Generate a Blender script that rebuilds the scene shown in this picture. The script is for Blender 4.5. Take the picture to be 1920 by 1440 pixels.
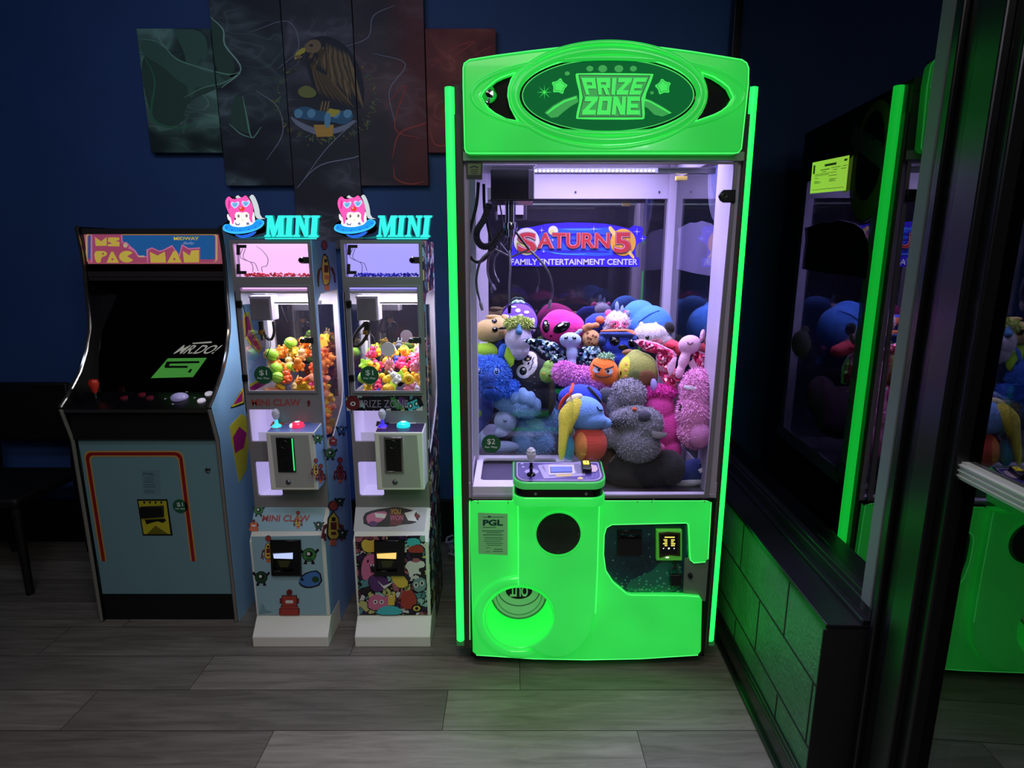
import bpy, bmesh, math, random
from mathutils import Vector, Matrix

for o in list(bpy.data.objects): bpy.data.objects.remove(o)
scene = bpy.context.scene
C = scene.collection
R = math.radians
random.seed(7)

# ------------------------------------------------------------------ camera
F = 1100.0; PIT = R(12.0); EYE = 1.55            # focal length in px of a 1920 px wide frame
cd = bpy.data.cameras.new('camera'); cam = bpy.data.objects.new('camera', cd); C.objects.link(cam)
cam.location = (0, 0, EYE); cam.rotation_euler = (R(90) - PIT, 0, 0)
cd.sensor_width = 36; cd.lens = F / 1920 * 36; cd.clip_start = 0.05
scene.camera = cam
# ------------------------------------------------------------------ world, exposure
w = bpy.data.worlds.new('world'); scene.world = w; w.use_nodes = True
w.node_tree.nodes['Background'].inputs[0].default_value = (0.30, 0.42, 0.60, 1)
w.node_tree.nodes['Background'].inputs[1].default_value = 0.0015
vs = scene.view_settings
vs.view_transform = 'Standard'; vs.look = 'None'; vs.gamma = 1; vs.use_curve_mapping = False; vs.exposure = 0.0

def lin(c):
    r = []
    for v in c[:3]:
        v = v / 255.0
        r.append(v / 12.92 if v <= 0.04045 else ((v + 0.055) / 1.055) ** 2.4)
    return (r[0], r[1], r[2], 1)

def area(name, loc, rot, sx, sy, power, col, spread=180):
    l = bpy.data.lights.new(name, 'AREA'); l.shape = 'RECTANGLE'; l.size = sx; l.size_y = sy
    l.energy = power; l.color = lin(col)[:3]; l.spread = R(spread)
    o = bpy.data.objects.new(name, l); C.objects.link(o); o.location = loc; o.rotation_euler = [R(a) for a in rot]
    return o
# dim room light, added fill lights out of view, and the lamps inside the machines
area('room_fill', (0.1, -0.3, 2.95), (14, 0, 0), 1.8, 0.6, 17, (255, 244, 232), 150)
area('room_fill', (-1.2, 0.9, 3.15), (40, 0, 0), 1.6, 0.3, 8.0, (205, 220, 255))  # unseen fill added to brighten the back wall and canvases
area('room_fill', (0.88, -0.7, 2.5), (62, 0, 4), 0.4, 0.3, 3.5, (235, 235, 255), 120)  # unseen fill added to brighten the window frame, door and machine side
area('floor_fill', (-0.15, 0.6, 3.2), (0, 0, 0), 0.5, 0.3, 6, (250, 244, 240), 80)  # unseen fill added to brighten the floor in front
area('claw_cabinet_lamp', (0.30, 2.20, 2.045), (0, 0, 0), 0.74, 0.16, 14, (206, 196, 255), 125)
area('claw_cabinet_lamp', (0.32, 2.55, 2.045), (0, 0, 0), 0.70, 0.24, 12, (202, 192, 255), 130)
for dx in (0.0, 0.417):
    area('mini_cabinet_lamp', (-0.907 + dx, 2.40, 1.415), (0, 0, 0), 0.24, 0.16, 3.2, (238, 236, 255))

# ------------------------------------------------------------------ pixel rays (world metres on real planes)
cp, sp = math.cos(PIT), math.sin(PIT)
def ray(x, y):
    a = (x - 960) / F; b = (720 - y) / F
    return Vector((a, cp + b * sp, -sp + b * cp))
def onY(x, y, Y):
    r = ray(x, y); return Vector((0, 0, EYE)) + r * (Y / r.y)
def onX(x, y, X):
    r = ray(x, y); return Vector((0, 0, EYE)) + r * (X / r.x)
def onZ(x, y, Z):
    r = ray(x, y); return Vector((0, 0, EYE)) + r * ((Z - EYE) / r.z)
def depth(p): return p.y * cp - (p.z - EYE) * sp

class Frame:
    def __init__(s, O, U, V):
        s.O = Vector(O); s.U = Vector(U).normalized(); s.V = Vector(V).normalized(); s.N = s.U.cross(s.V)
    def at(s, u, v, n=0): return s.O + s.U * u + s.V * v + s.N * n
    def px(s, x, y):
        r = ray(x, y); e = Vector((0, 0, EYE))
        k = (s.O - e).dot(s.N) / r.dot(s.N); p = e + r * k - s.O
        return (p.dot(s.U), p.dot(s.V))
    def pxs(s, pts): return [s.px(*q) for q in pts]
def FY(Y): return Frame((0, Y, 0), (1, 0, 0), (0, 0, 1))          # faces -Y, 2D = (X, Z)
def FXr(X): return Frame((X, 0, 0), (0, 1, 0), (0, 0, 1))         # faces +X, 2D = (Y, Z)

# ------------------------------------------------------------------ materials
MC = {}
def M(name, col=(128, 128, 128), rough=0.5, metal=0.0, em=None, es=0.0, bump=None, spec=0.5, coat=0.0, sheen=0.0, alpha=None, noise=None):
    if name in MC: return MC[name]
    m = bpy.data.materials.new(name); m.use_nodes = True; nt = m.node_tree
    b = nt.nodes['Principled BSDF']
    b.inputs['Base Color'].default_value = lin(col); b.inputs['Roughness'].default_value = rough
    b.inputs['Metallic'].default_value = metal; b.inputs['Specular IOR Level'].default_value = spec
    b.inputs['Coat Weight'].default_value = coat; b.inputs['Sheen Weight'].default_value = sheen
    if em: b.inputs['Emission Color'].default_value = lin(em); b.inputs['Emission Strength'].default_value = es
    if noise:                                                     # (scale, second colour, contrast)
        n = nt.nodes.new('ShaderNodeTexNoise'); n.inputs['Scale'].default_value = noise[0]; n.inputs['Detail'].default_value = 4
        tc = nt.nodes.new('ShaderNodeTexCoord'); nt.links.new(tc.outputs['Object'], n.inputs['Vector'])
        r = nt.nodes.new('ShaderNodeValToRGB'); r.color_ramp.elements[0].position = 0.5 - noise[2]; r.color_ramp.elements[1].position = 0.5 + noise[2]
        r.color_ramp.elements[0].color = lin(noise[1]); r.color_ramp.elements[1].color = lin(col)
        nt.links.new(n.outputs['Fac'], r.inputs[0]); nt.links.new(r.outputs[0], b.inputs['Base Color'])
    if bump:                                                      # (scale, strength)
        n2 = nt.nodes.new('ShaderNodeTexNoise'); n2.inputs['Scale'].default_value = bump[0]; n2.inputs['Detail'].default_value = 5
        tc2 = nt.nodes.new('ShaderNodeTexCoord'); nt.links.new(tc2.outputs['Object'], n2.inputs['Vector'])
        bp = nt.nodes.new('ShaderNodeBump'); bp.inputs['Strength'].default_value = bump[1]; bp.inputs['Distance'].default_value = 0.01
        nt.links.new(n2.outputs['Fac'], bp.inputs['Height']); nt.links.new(bp.outputs[0], b.inputs['Normal'])
    MC[name] = m
    return m
def glow(name, col, s=1.0, base=(20, 20, 20), rough=0.4): return M(name, base, rough, em=col, es=s)

def glass_mat(name, tint=(255, 255, 255), boost=1.0, ior=1.5):
    if name in MC: return MC[name]
    m = bpy.data.materials.new(name); m.use_nodes = True; nt = m.node_tree; nt.nodes.clear()
    out = nt.nodes.new('ShaderNodeOutputMaterial'); mx = nt.nodes.new('ShaderNodeMixShader')
    tr = nt.nodes.new('ShaderNodeBsdfTransparent'); tr.inputs[0].default_value = lin(tint)
    gl = nt.nodes.new('ShaderNodeBsdfGlossy'); gl.inputs['Roughness'].default_value = 0.0; gl.inputs[0].default_value = (1, 1, 1, 1)
    fr = nt.nodes.new('ShaderNodeFresnel'); ge = nt.nodes.new('ShaderNodeNewGeometry'); mi = nt.nodes.new('ShaderNodeMapRange')
    mi.inputs['From Min'].default_value = 0; mi.inputs['From Max'].default_value = 1
    mi.inputs['To Min'].default_value = ior; mi.inputs['To Max'].default_value = 1 / ior
    nt.links.new(ge.outputs['Backfacing'], mi.inputs['Value']); nt.links.new(mi.outputs[0], fr.inputs['IOR'])
    nt.links.new(fr.outputs[0], mx.inputs[0]); nt.links.new(tr.outputs[0], mx.inputs[1]); nt.links.new(gl.outputs[0], mx.inputs[2])
    nt.links.new(mx.outputs[0], out.inputs[0]); MC[name] = m
    return m
GLASS = glass_mat('clear_glass'); ACRYL = glass_mat('clear_acrylic', (240, 246, 252))
WINGLASS = glass_mat('window_glass', (150, 155, 160), ior=1.8)

# ------------------------------------------------------------------ objects
def tag(o, label=None, cat=None, group=None, kind=None):
    if label: o['label'] = label
    if cat: o['category'] = cat
    if group: o['group'] = group
    if kind: o['kind'] = kind
    return o
def thing(name, label, cat, loc=(0, 0, 0), group=None):
    o = bpy.data.objects.new(name, None); C.objects.link(o); o.location = loc; o.empty_display_size = 0.05
    return tag(o, label, cat, group)
def wpos(o):
    v = Vector(o.location); p = o.parent
    while p: v = v + Vector(p.location); p = p.parent
    return v

class B:
    """collects shapes (world metres) and links them as one mesh object"""
    def __init__(s): s.bm = bmesh.new(); s.mats = []; s.mi = 0
    def mat(s, m):
        if m not in s.mats: s.mats.append(m)
        s.mi = s.mats.index(m); return s
    def _new(s, vs_, faces):
        bv = [s.bm.verts.new(v) for v in vs_]
        for f in faces:
            try: fc = s.bm.faces.new([bv[i] for i in f]); fc.material_index = s.mi
            except ValueError: pass
        return bv
    def box(s, x0, x1, y0, y1, z0, z1, rot=None):
        c = Vector(((x0 + x1) / 2, (y0 + y1) / 2, (z0 + z1) / 2)); h = Vector((abs(x1 - x0) / 2, abs(y1 - y0) / 2, abs(z1 - z0) / 2))
        v = []
        for i in (-1, 1):
            for j in (-1, 1):
                for k in (-1, 1):
                    q = Vector((i * h.x, j * h.y, k * h.z)); v.append(c + (rot @ q if rot else q))
        s._new(v, [(0, 1, 3, 2), (4, 6, 7, 5), (0, 4, 5, 1), (2, 3, 7, 6), (0, 2, 6, 4), (1, 5, 7, 3)]); return s
    def prism(s, pts, fr, n0=0.0, n1=0.001):
        a = sum(pts[i][0] * pts[(i + 1) % len(pts)][1] - pts[(i + 1) % len(pts)][0] * pts[i][1] for i in range(len(pts)))
        if a < 0: pts = pts[::-1]
        n = len(pts); v = [fr.at(u, w_, n1) for u, w_ in pts] + [fr.at(u, w_, n0) for u, w_ in pts]
        s._new(v, [tuple(range(n)), tuple(range(2 * n - 1, n - 1, -1))] + [(i, i + n, (i + 1) % n + n, (i + 1) % n) for i in range(n)]); return s
    def tube(s, pts, r, seg=8, close=False):
        pts = [Vector(p) for p in pts]; n = len(pts); rings = []; up = None
        rr = r if isinstance(r, (list, tuple)) else [r] * n
        for i, p in enumerate(pts):
            if close: t = pts[(i + 1) % n] - pts[i - 1]
            else: t = pts[min(i + 1, n - 1)] - pts[max(i - 1, 0)]
            t.normalize()
            if up is None: up = Vector((0, 0, 1)) if abs(t.z) < 0.9 else Vector((1, 0, 0))
            a = t.cross(up); a.normalize(); b_ = a.cross(t); up = b_
            rings.append([p + (a * math.cos(q) + b_ * math.sin(q)) * rr[i] for q in [2 * math.pi * k / seg for k in range(seg)]])
        v = [x for g in rings for x in g]; f = []
        m = n if close else n - 1
        for i in range(m):
            for k in range(seg):
                j = (i + 1) % n; f.append((i * seg + k, j * seg + k, j * seg + (k + 1) % seg, i * seg + (k + 1) % seg))
        if not close: f += [tuple(range(seg)), tuple(range((n - 1) * seg, n * seg))[::-1]]
        s._new(v, f); return s
    def cyl(s, p0, p1, r0, r1=None, seg=24): return s.tube([p0, p1], [r0, r0 if r1 is None else r1], seg)
    def ell(s, c, r, rot=None, sub=3):
        g = bmesh.ops.create_icosphere(s.bm, subdivisions=sub, radius=1.0)
        for v in g['verts']:
            q = Vector((v.co.x * r[0], v.co.y * r[1], v.co.z * r[2])); v.co = Vector(c) + (rot @ q if rot else q)
        fs = {f for v in g['verts'] for f in v.link_faces}
        for f in fs: f.material_index = s.mi
        return s
    def lathe(s, prof, c, axis=(0, 0, 1), seg=28, xs=1.0, caps=True):
        ax = Vector(axis).normalized(); a = ax.orthogonal().normalized(); b_ = ax.cross(a); c = Vector(c)
        if abs(ax.y) > 0.9: a = Vector((1, 0, 0)); b_ = ax.cross(a)
        v = []; f = []
        for r, z in prof:
            for k in range(seg):
                q = 2 * math.pi * k / seg; v.append(c + ax * z + a * (r * math.cos(q) * xs) + b_ * (r * math.sin(q)))
        for i in range(len(prof) - 1):
            for k in range(seg): f.append((i * seg + k, i * seg + (k + 1) % seg, (i + 1) * seg + (k + 1) % seg, (i + 1) * seg + k))
        if caps and prof[0][0] > 1e-5: f.append(tuple(range(seg))[::-1])
        if caps and prof[-1][0] > 1e-5: f.append(tuple(range((len(prof) - 1) * seg, len(prof) * seg)))
        s._new(v, f); return s
    def ring(s, fr, u, v, ru, rv, r, n=0.0, seg=64, rs=10, a0=0, a1=360, flat=1.0):
        full = (a1 - a0) >= 360; k = seg if full else seg + 1; pts = []
        for i in range(k):
            q = R(a0 + (a1 - a0) * i / seg); pts.append(fr.at(u + ru * math.cos(q), v + rv * math.sin(q), n))
        s.tube(pts, r, rs, close=full); return s
    def mesh(s, me, mtx=None):
        n0 = len(s.bm.verts); nf = len(s.bm.faces); s.bm.from_mesh(me)
        s.bm.verts.ensure_lookup_table(); s.bm.faces.ensure_lookup_table()
        if mtx:
            for v in s.bm.verts[n0:]: v.co = mtx @ v.co
        for f in s.bm.faces[nf:]: f.material_index = s.mi
        return s
    def out(s, name, mat=None, parent=None, smooth=True, bevel=0.0, bseg=2, ang=35, normals=True):
        if mat: s.mats = [mat]; [setattr(f, 'material_index', 0) for f in s.bm.faces]
        if normals: bmesh.ops.recalc_face_normals(s.bm, faces=s.bm.faces[:])
        me = bpy.data.meshes.new(name)
        off = wpos(parent) if parent else Vector((0, 0, 0))
        if parent is None:
            xs = [v.co for v in s.bm.verts]
            off = Vector((sum((min(c[i] for c in xs), max(c[i] for c in xs))) / 2 for i in range(3))); off.z = min(c.z for c in xs)
        for v in s.bm.verts: v.co -= off
        s.bm.to_mesh(me); s.bm.free()
        for m in s.mats: me.materials.append(m)
        if smooth:
            me.shade_smooth(); me.set_sharp_from_angle(angle=R(ang))
        o = bpy.data.objects.new(name, me); C.objects.link(o)
        if parent: o.parent = parent
        else: o.location = off
        if bevel:
            md = o.modifiers.new('bevel', 'BEVEL'); md.width = bevel; md.segments = bseg; md.limit_method = 'ANGLE'; md.angle_limit = R(40)
        return o

def eval_mesh(ob):
    dg = bpy.context.evaluated_depsgraph_get(); dg.update()
    return bpy.data.meshes.new_from_object(ob.evaluated_get(dg))

def text_mesh(s, ext=0.0, bold=0.0, shear=0.0, space=1.0):
    cu = bpy.data.curves.new('t', 'FONT'); cu.body = s; cu.align_x = 'LEFT'; cu.extrude = ext; cu.offset = bold; cu.shear = shear; cu.space_character = space
    cu.fill_mode = 'BOTH'; cu.resolution_u = 4
    ob = bpy.data.objects.new('t', cu); C.objects.link(ob); me = eval_mesh(ob)
    bpy.data.objects.remove(ob); bpy.data.curves.remove(cu)
    return me
def text(b, fr, s, box, n=0.001, th=0.0008, bold=0.0, shear=0.0, flipu=False, space=1.0, warp=None):
    """letters fitted into box=(u0,v0,u1,v1) on the frame"""
    me = text_mesh(s, 0.5, bold, shear, space)
    xs = [v.co.x for v in me.vertices]; ys = [v.co.y for v in me.vertices]; x0, x1, y0, y1 = min(xs), max(xs), min(ys), max(ys)
    u0, v0, u1, v1 = box; u0, u1 = min(u0, u1), max(u0, u1); v0, v1 = min(v0, v1), max(v0, v1)
    for v in me.vertices:
        a = (v.co.x - x0) / max(x1 - x0, 1e-6); c = (v.co.y - y0) / max(y1 - y0, 1e-6)
        if flipu: a = 1 - a
        if warp: a, c = warp(a, c)
        v.co = fr.at(u0 + (u1 - u0) * a, v0 + (v1 - v0) * c, n + (v.co.z + 0.5) * th)
    b.mesh(me); bpy.data.meshes.remove(me); return b
def pxbox(fr, x0, y0, x1, y1):
    a = fr.px(x0, y1); c = fr.px(x1, y0); return (a[0], a[1], c[0], c[1])

def plate(b, fr, outline, holes=(), n0=0.0, n1=0.02, bev=0.003, bres=2):
    """solid plate with holes and rounded edges, from n0 to n1 along the frame normal"""
    cu = bpy.data.curves.new('p', 'CURVE'); cu.dimensions = '2D'; cu.fill_mode = 'BOTH'
    bev = min(bev, (n1 - n0) / 2 * 0.95)
    cu.extrude = (n1 - n0) / 2 - bev; cu.bevel_depth = bev; cu.bevel_resolution = bres; cu.offset = -bev
    for poly in [outline] + list(holes):
        sp_ = cu.splines.new('POLY'); sp_.points.add(len(poly) - 1)
        for i, (u, v) in enumerate(poly): sp_.points[i].co = (u, v, 0, 1)
        sp_.use_cyclic_u = True
    ob = bpy.data.objects.new('p', cu); C.objects.link(ob); me = eval_mesh(ob)
    bpy.data.objects.remove(ob); bpy.data.curves.remove(cu)
    for v in me.vertices: v.co = fr.at(v.co.x, v.co.y, (n0 + n1) / 2 + v.co.z)
    b.mesh(me); bpy.data.meshes.remove(me); return b

def rrect(u0, v0, u1, v1, r, seg=6):
    u0, u1 = min(u0, u1), max(u0, u1); v0, v1 = min(v0, v1), max(v0, v1)
    if not isinstance(r, (tuple, list)): r = (r, r, r, r)         # corner radii: bl, br, tr, tl
    out = []
    for (cx, cy, a, q) in ((u0, v0, 180, r[0]), (u1, v0, 270, r[1]), (u1, v1, 0, r[2]), (u0, v1, 90, r[3])):
        sx = 1 if cx == u0 else -1; sy = 1 if cy == v0 else -1
        for k in range(seg + 1):
            t = R(a + 90 * k / seg); out.append((cx + sx * q + q * math.cos(t), cy + sy * q + q * math.sin(t)))
    return out
def oval(u, v, ru, rv, seg=40, a0=0, a1=360):
    return [(u + ru * math.cos(R(a0 + (a1 - a0) * k / seg)), v + rv * math.sin(R(a0 + (a1 - a0) * k / seg))) for k in range(seg if a1 - a0 >= 360 else seg + 1)]
def smoothpoly(pts, it=2):
    for _ in range(it):
        q = []
        for i in range(len(pts)):
            a, b_ = pts[i], pts[(i + 1) % len(pts)]
            q += [(a[0] * .75 + b_[0] * .25, a[1] * .75 + b_[1] * .25), (a[0] * .25 + b_[0] * .75, a[1] * .25 + b_[1] * .75)]
        pts = q
    return pts
def spline(pts, n=6):
    """catmull-rom through 3D points"""
    P = [Vector(p) for p in pts]; P = [P[0] * 2 - P[1]] + P + [P[-1] * 2 - P[-2]]; out = []
    for i in range(1, len(P) - 2):
        for k in range(n):
            t = k / n; a, b_, c, d = P[i - 1], P[i], P[i + 1], P[i + 2]
            out.append(0.5 * ((2 * b_) + (c - a) * t + (2 * a - 5 * b_ + 4 * c - d) * t * t + (3 * b_ - a - 3 * c + d) * t ** 3))
    out.append(P[-2]); return out
def copy_tree(o, parent=None):
    c = o.copy(); C.objects.link(c); c.parent = parent
    for ch in [x for x in bpy.data.objects if x.parent == o]: copy_tree(ch, c)
    return c
def dec(fr, name, polys, parent, n=0.001, th=0.0006):
    """flat printed shapes: polys = [(material, pixel outline)], stacked a hair apart"""
    b = B()
    for i, (m, p) in enumerate(polys): b.mat(m).prism(fr.pxs(p), fr, n, n + th * (1 + 0.25 * i))
    return b.out(name, None, parent, smooth=False)
# ------------------------------------------------------------------ the room
def dirt(name, col, rough, scale, col2, contrast=0.2, bump=None, spec=0.5): return M(name, col, rough, noise=(scale, col2, contrast), bump=bump, spec=spec)
def plank_mat():
    m = bpy.data.materials.new('vinyl_plank'); m.use_nodes = True; nt = m.node_tree; b = nt.nodes['Principled BSDF']
    at = nt.nodes.new('ShaderNodeAttribute'); at.attribute_name = 'tone'
    tc = nt.nodes.new('ShaderNodeTexCoord'); mp = nt.nodes.new('ShaderNodeMapping'); mp.inputs['Scale'].default_value = (1.6, 16, 1)
    ad = nt.nodes.new('ShaderNodeVectorMath'); ad.operation = 'ADD'
    cm = nt.nodes.new('ShaderNodeVectorMath'); cm.operation = 'SCALE'; cm.inputs['Scale'].default_value = 40
    nt.links.new(at.outputs['Vector'], cm.inputs[0]); nt.links.new(tc.outputs['Object'], mp.inputs['Vector'])
    nt.links.new(mp.outputs[0], ad.inputs[0]); nt.links.new(cm.outputs[0], ad.inputs[1])
    n = nt.nodes.new('ShaderNodeTexNoise'); n.inputs['Scale'].default_value = 2.2; n.inputs['Detail'].default_value = 7; n.inputs['Roughness'].default_value = 0.62; n.inputs['Distortion'].default_value = 0.6
    nt.links.new(ad.outputs[0], n.inputs['Vector'])
    r = nt.nodes.new('ShaderNodeValToRGB'); e = r.color_ramp.elements
    e[0].position = 0.25; e[0].color = lin((96, 91, 84)); e[1].position = 0.75; e[1].color = lin((142, 137, 129))
    nt.links.new(n.outputs['Fac'], r.inputs[0])
    mx = nt.nodes.new('ShaderNodeMix'); mx.data_type = 'RGBA'; mx.blend_type = 'MULTIPLY'; mx.inputs['Factor'].default_value = 1
    nt.links.new(r.outputs[0], mx.inputs['A']); nt.links.new(at.outputs['Color'], mx.inputs['B'])
    nt.links.new(mx.outputs['Result'], b.inputs['Base Color'])
    b.inputs['Roughness'].default_value = 0.42; b.inputs['Specular IOR Level'].default_value = 0.35
    bp = nt.nodes.new('ShaderNodeBump'); bp.inputs['Strength'].default_value = 0.12; bp.inputs['Distance'].default_value = 0.01
    nt.links.new(n.outputs['Fac'], bp.inputs['Height']); nt.links.new(bp.outputs[0], b.inputs['Normal'])
    return m
bm = bmesh.new(); lay = bm.loops.layers.float_color.new('tone')
rnd = random.Random(3); joints = {0: [-0.80, 0.42], 1: [-1.52, -0.235, 0.9], 2: [-1.19, 0.03], -1: [-1.4, -0.1], 3: [-1.9, -0.65, 0.55]}
tones = {(0, 0): .62, (0, 1): 1.12, (0, 2): .8, (1, 0): .86, (1, 1): .66, (1, 2): 1.02, (1, 3): .8, (2, 0): .7, (2, 1): .9, (2, 2): .78}
for k in range(-15, 9):
    y0 = 1.497 + 0.19 * k; y1 = y0 + 0.19
    js = joints.get(k) or [rnd.uniform(-3.2, -2.2) + 1.22 * j for j in range(1, 5)]
    js = [-4.2] + sorted(j for j in js if -4 < j < 2.4) + [2.6]
    for i in range(len(js) - 1):
        t = tones.get((k, i), rnd.uniform(0.66, 1.0)); g = 0.0012
        v = [bm.verts.new(c) for c in ((js[i] + g, y0 + g, 0), (js[i + 1] - g, y0 + g, 0), (js[i + 1] - g, y1 - g, 0), (js[i] + g, y1 - g, 0))]
        f = bm.faces.new(v)
        for l in f.loops: l[lay] = (t, t * 0.985, t * 0.96, 1)
v = [bm.verts.new(c) for c in ((-4.2, -1.4, -0.02), (2.6, -1.4, -0.02), (2.6, 3.2, -0.02), (-4.2, 3.2, -0.02))]; f = bm.faces.new(v)
v2 = [bm.verts.new(c) for c in ((-4.2, -1.4, -0.001), (2.6, -1.4, -0.001), (2.6, 3.2, -0.001), (-4.2, 3.2, -0.001))]; f2 = bm.faces.new(v2)
for q in (f, f2):
    for l in q.loops: l[lay] = (.12, .12, .12, 1)
me = bpy.data.meshes.new('floor'); bm.to_mesh(me); bm.free(); me.materials.append(plank_mat())
fl = bpy.data.objects.new('floor', me); C.objects.link(fl); tag(fl, kind='structure')

def struct(b, name, mat=None, parent=None, bevel=0, smooth=False): return tag(b.out(name, mat, parent, smooth=smooth, bevel=bevel), kind=None if parent else 'structure')
NAVY = dirt('navy_wall_paint', (52, 88, 150), 0.62, 3.0, (46, 78, 136), 0.3, bump=(220, 0.05))
BLK = M('black_paint', (9, 9, 11), 0.35, bump=(30, 0.06)); BLKM = M('matt_black', (7, 7, 8), 0.6)
struct(B().box(-4.2, 1.2, 3.05, 3.15, 0, 3.3), 'wall_back', NAVY)
struct(B().box(-4.2, 1.2, -1.4, 3.15, 3.3, 3.4), 'ceiling', M('ceiling_black', (12, 12, 14), 0.9))
b = B().box(-4.2, 0.93, 3.034, 3.05, 0, 0.235); b.box(-4.2, 0.93, 3.026, 3.05, 0.235, 0.25)
struct(b, 'baseboard_back', M('baseboard_black', (16, 16, 19), 0.35), bevel=0.003)

WD = Vector((0.043, 1, 0)).normalized()
def FW(off): return Frame((0.849 + off, 2.076, 0), -WD, (0, 0, 1))   # faces -X, u grows toward the camera
def wbox(b, u0, u1, o0, o1, z0, z1): return b.prism([(u0, z0), (u1, z0), (u1, z1), (u0, z1)], FW(0), -o1, -o0)
UE = 0.70
BRK = dirt('painted_block', (78, 128, 90), 0.4, 14, (64, 108, 76), 0.3, bump=(70, 0.35))
b = B(); wbox(b, -0.96, UE, 0.016, 0.26, 0, 0.598)
kw = struct(b, 'wall_right', BRK)
b = B(); wbox(b, UE, UE + .004, 0.0, 0.27, 0, 0.598); b.out('end_cap', M('end_black', (10, 10, 11), .6), kw, smooth=False)
b = B(); z = 0.0                                                  # thin mortar lines standing proud of the painted blocks
for zz in (0.20, 0.40): wbox(b, -0.9, UE, 0.0145, 0.017, zz, zz + 0.006)
for i, zz in enumerate((0.0, 0.206, 0.406)):
    for k in range(5):
        u = -0.75 + 0.40 * k + (0.2 if i % 2 else 0)
        if u < UE - 0.02: wbox(b, u, u + 0.006, 0.0147, 0.017, zz, zz + 0.194)
b.out('mortar_joint', M('mortar_dark', (10, 16, 12), 0.7), kw, smooth=False)
b = B(); wbox(b, -0.96, UE, 0.0, 0.03, 0.0, 0.095); wbox(b, -0.96, UE, 0.004, 0.03, 0.095, 0.11); wbox(b, -0.96, UE, -0.012, 0.02, 0, 0.018)
struct(b, 'baseboard_right', M('baseboard_gloss', (18, 24, 21), 0.22), bevel=0.004)
SILL = M('sill_black', (16, 17, 21), 0.3, bump=(18, 0.12))
b = B(); wbox(b, -0.96, UE + 0.002, 0.006, 0.27, 0.598, 0.612); wbox(b, -0.96, UE, 0.098, 0.12, 0.612, 0.626); wbox(b, -0.96, UE, 0.118, 0.135, 0.612, 0.66)
struct(b, 'trim_1', SILL, bevel=0.003)
# window beside the machines
FR = M('frame_black', (14, 15, 18), 0.28); FRG = M('frame_satin', (104, 110, 112), 0.45)
gx = 0.148
b = B(); wbox(b, -0.96, 0.66, 0.128, 0.19, 0.612, 0.672); wbox(b, -0.96, 0.66, 0.128, 0.19, 2.9, 3.3); wbox(b, -0.96, -0.90, 0.128, 0.19, 0.672, 2.9)
win = struct(b, 'window_1', FR, bevel=0.004)
b = B(); wbox(b, 0.645, 0.69, 0.118, 0.2, 0.612, 3.3); b.out('window_jamb', FRG, win, smooth=False, bevel=0.003)
b = B(); wbox(b, -0.90, 0.645, gx, gx + 0.006, 0.672, 2.9); b.out('glass_pane', WINGLASS, win, smooth=False)
# glass door nearer the camera
b = B(); wbox(b, 0.69, 0.90, 0.12, 0.22, 0, 3.3); wbox(b, 0.72, 0.74, 0.105, 0.12, 0, 3.3); wbox(b, 0.80, 0.87, 0.10, 0.12, 0, 3.3)
wbox(b, 0.90, 2.2, 0.14, 0.19, 0, 0.22); wbox(b, 2.0, 2.2, 0.12, 0.22, 0.2, 3.3)
dr = struct(b, 'door_1', FR, bevel=0.004)
b = B(); wbox(b, 0.90, 2.0, gx, gx + 0.006, 0.22, 3.3); b.out('glass_pane', WINGLASS, dr, smooth=False)
b = B()
for k in range(6): wbox(b, 0.79, 2.0, 0.128 if k % 2 else 0.131, 0.15, 1.098 + k * 0.0055, 1.1015 + k * 0.0055)
wbox(b, 0.785, 2.0, 0.134, 0.15, 1.096, 1.134)
b.out('push_rail', M('rail_aluminium', (210, 212, 210), 0.38, 0.4), dr, smooth=False)
# outside the glass: a dark paved ground and a dark low wall
b = B(); b.box(1.2, 6, -3, 8, -0.12, -0.02); struct(b, 'ground', M('night_paving', (14, 14, 15), 0.9))
# wall to the left of the room, out of frame
struct(B().box(-4.3, -4.2, -1.4, 3.15, 0, 3.3), 'wall_left', NAVY)

# fluorescent inspection notice taped inside the window
d = Vector((-0.297, 1, 0)).normalized(); fp = Frame((0.978, 1.812, 0), -d, (0, 0, 1))
nt = thing('notice_sheet', 'fluorescent yellow-green printed notice taped to the dark window glass', 'notice', (0.96, 1.87, 1.75))
pts = fp.pxs([(1524, 305), (1593, 291), (1586, 357), (1519, 363)])
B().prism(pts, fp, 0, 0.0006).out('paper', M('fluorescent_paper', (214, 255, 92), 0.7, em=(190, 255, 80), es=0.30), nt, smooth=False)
b = B(); A, Bq, Cq, Dq = pts[3], pts[2], pts[1], pts[0]
def nq(a, c): return (A[0] * (1 - a) * (1 - c) + Bq[0] * a * (1 - c) + Cq[0] * a * c + Dq[0] * (1 - a) * c, A[1] * (1 - a) * (1 - c) + Bq[1] * a * (1 - c) + Cq[1] * a * c + Dq[1] * (1 - a) * c)
rows = [(.04, .09, .62, .9), (.36, .68, .80, .87), (.88, .96, .86, .92), (.25, .5, .70, .72), (.55, .8, .72, .735), (.86, .97, .72, .735), (.3, .42, .64, .655), (.6, .72, .655, .67), (.82, .95, .65, .665), (.1, .7, .58, .592), (.1, .5, .54, .552), (.1, .2, .46, .475), (.5, .72, .49, .505), (.1, .22, .36, .375), (.1, .3, .33, .342), (.1, .25, .30, .312), (.52, .72, .38, .395), (.52, .66, .35, .362), (.52, .7, .32, .332), (.06, .93, .10, .112)]
for a0, a1, c0, c1 in rows: b.prism([nq(a0, c0), nq(a1, c0), nq(a1, c1), nq(a0, c1)], fp, 0.0006, 0.001)
b.out('printing', M('notice_ink', (60, 90, 30), 0.8), nt, smooth=False)

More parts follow.
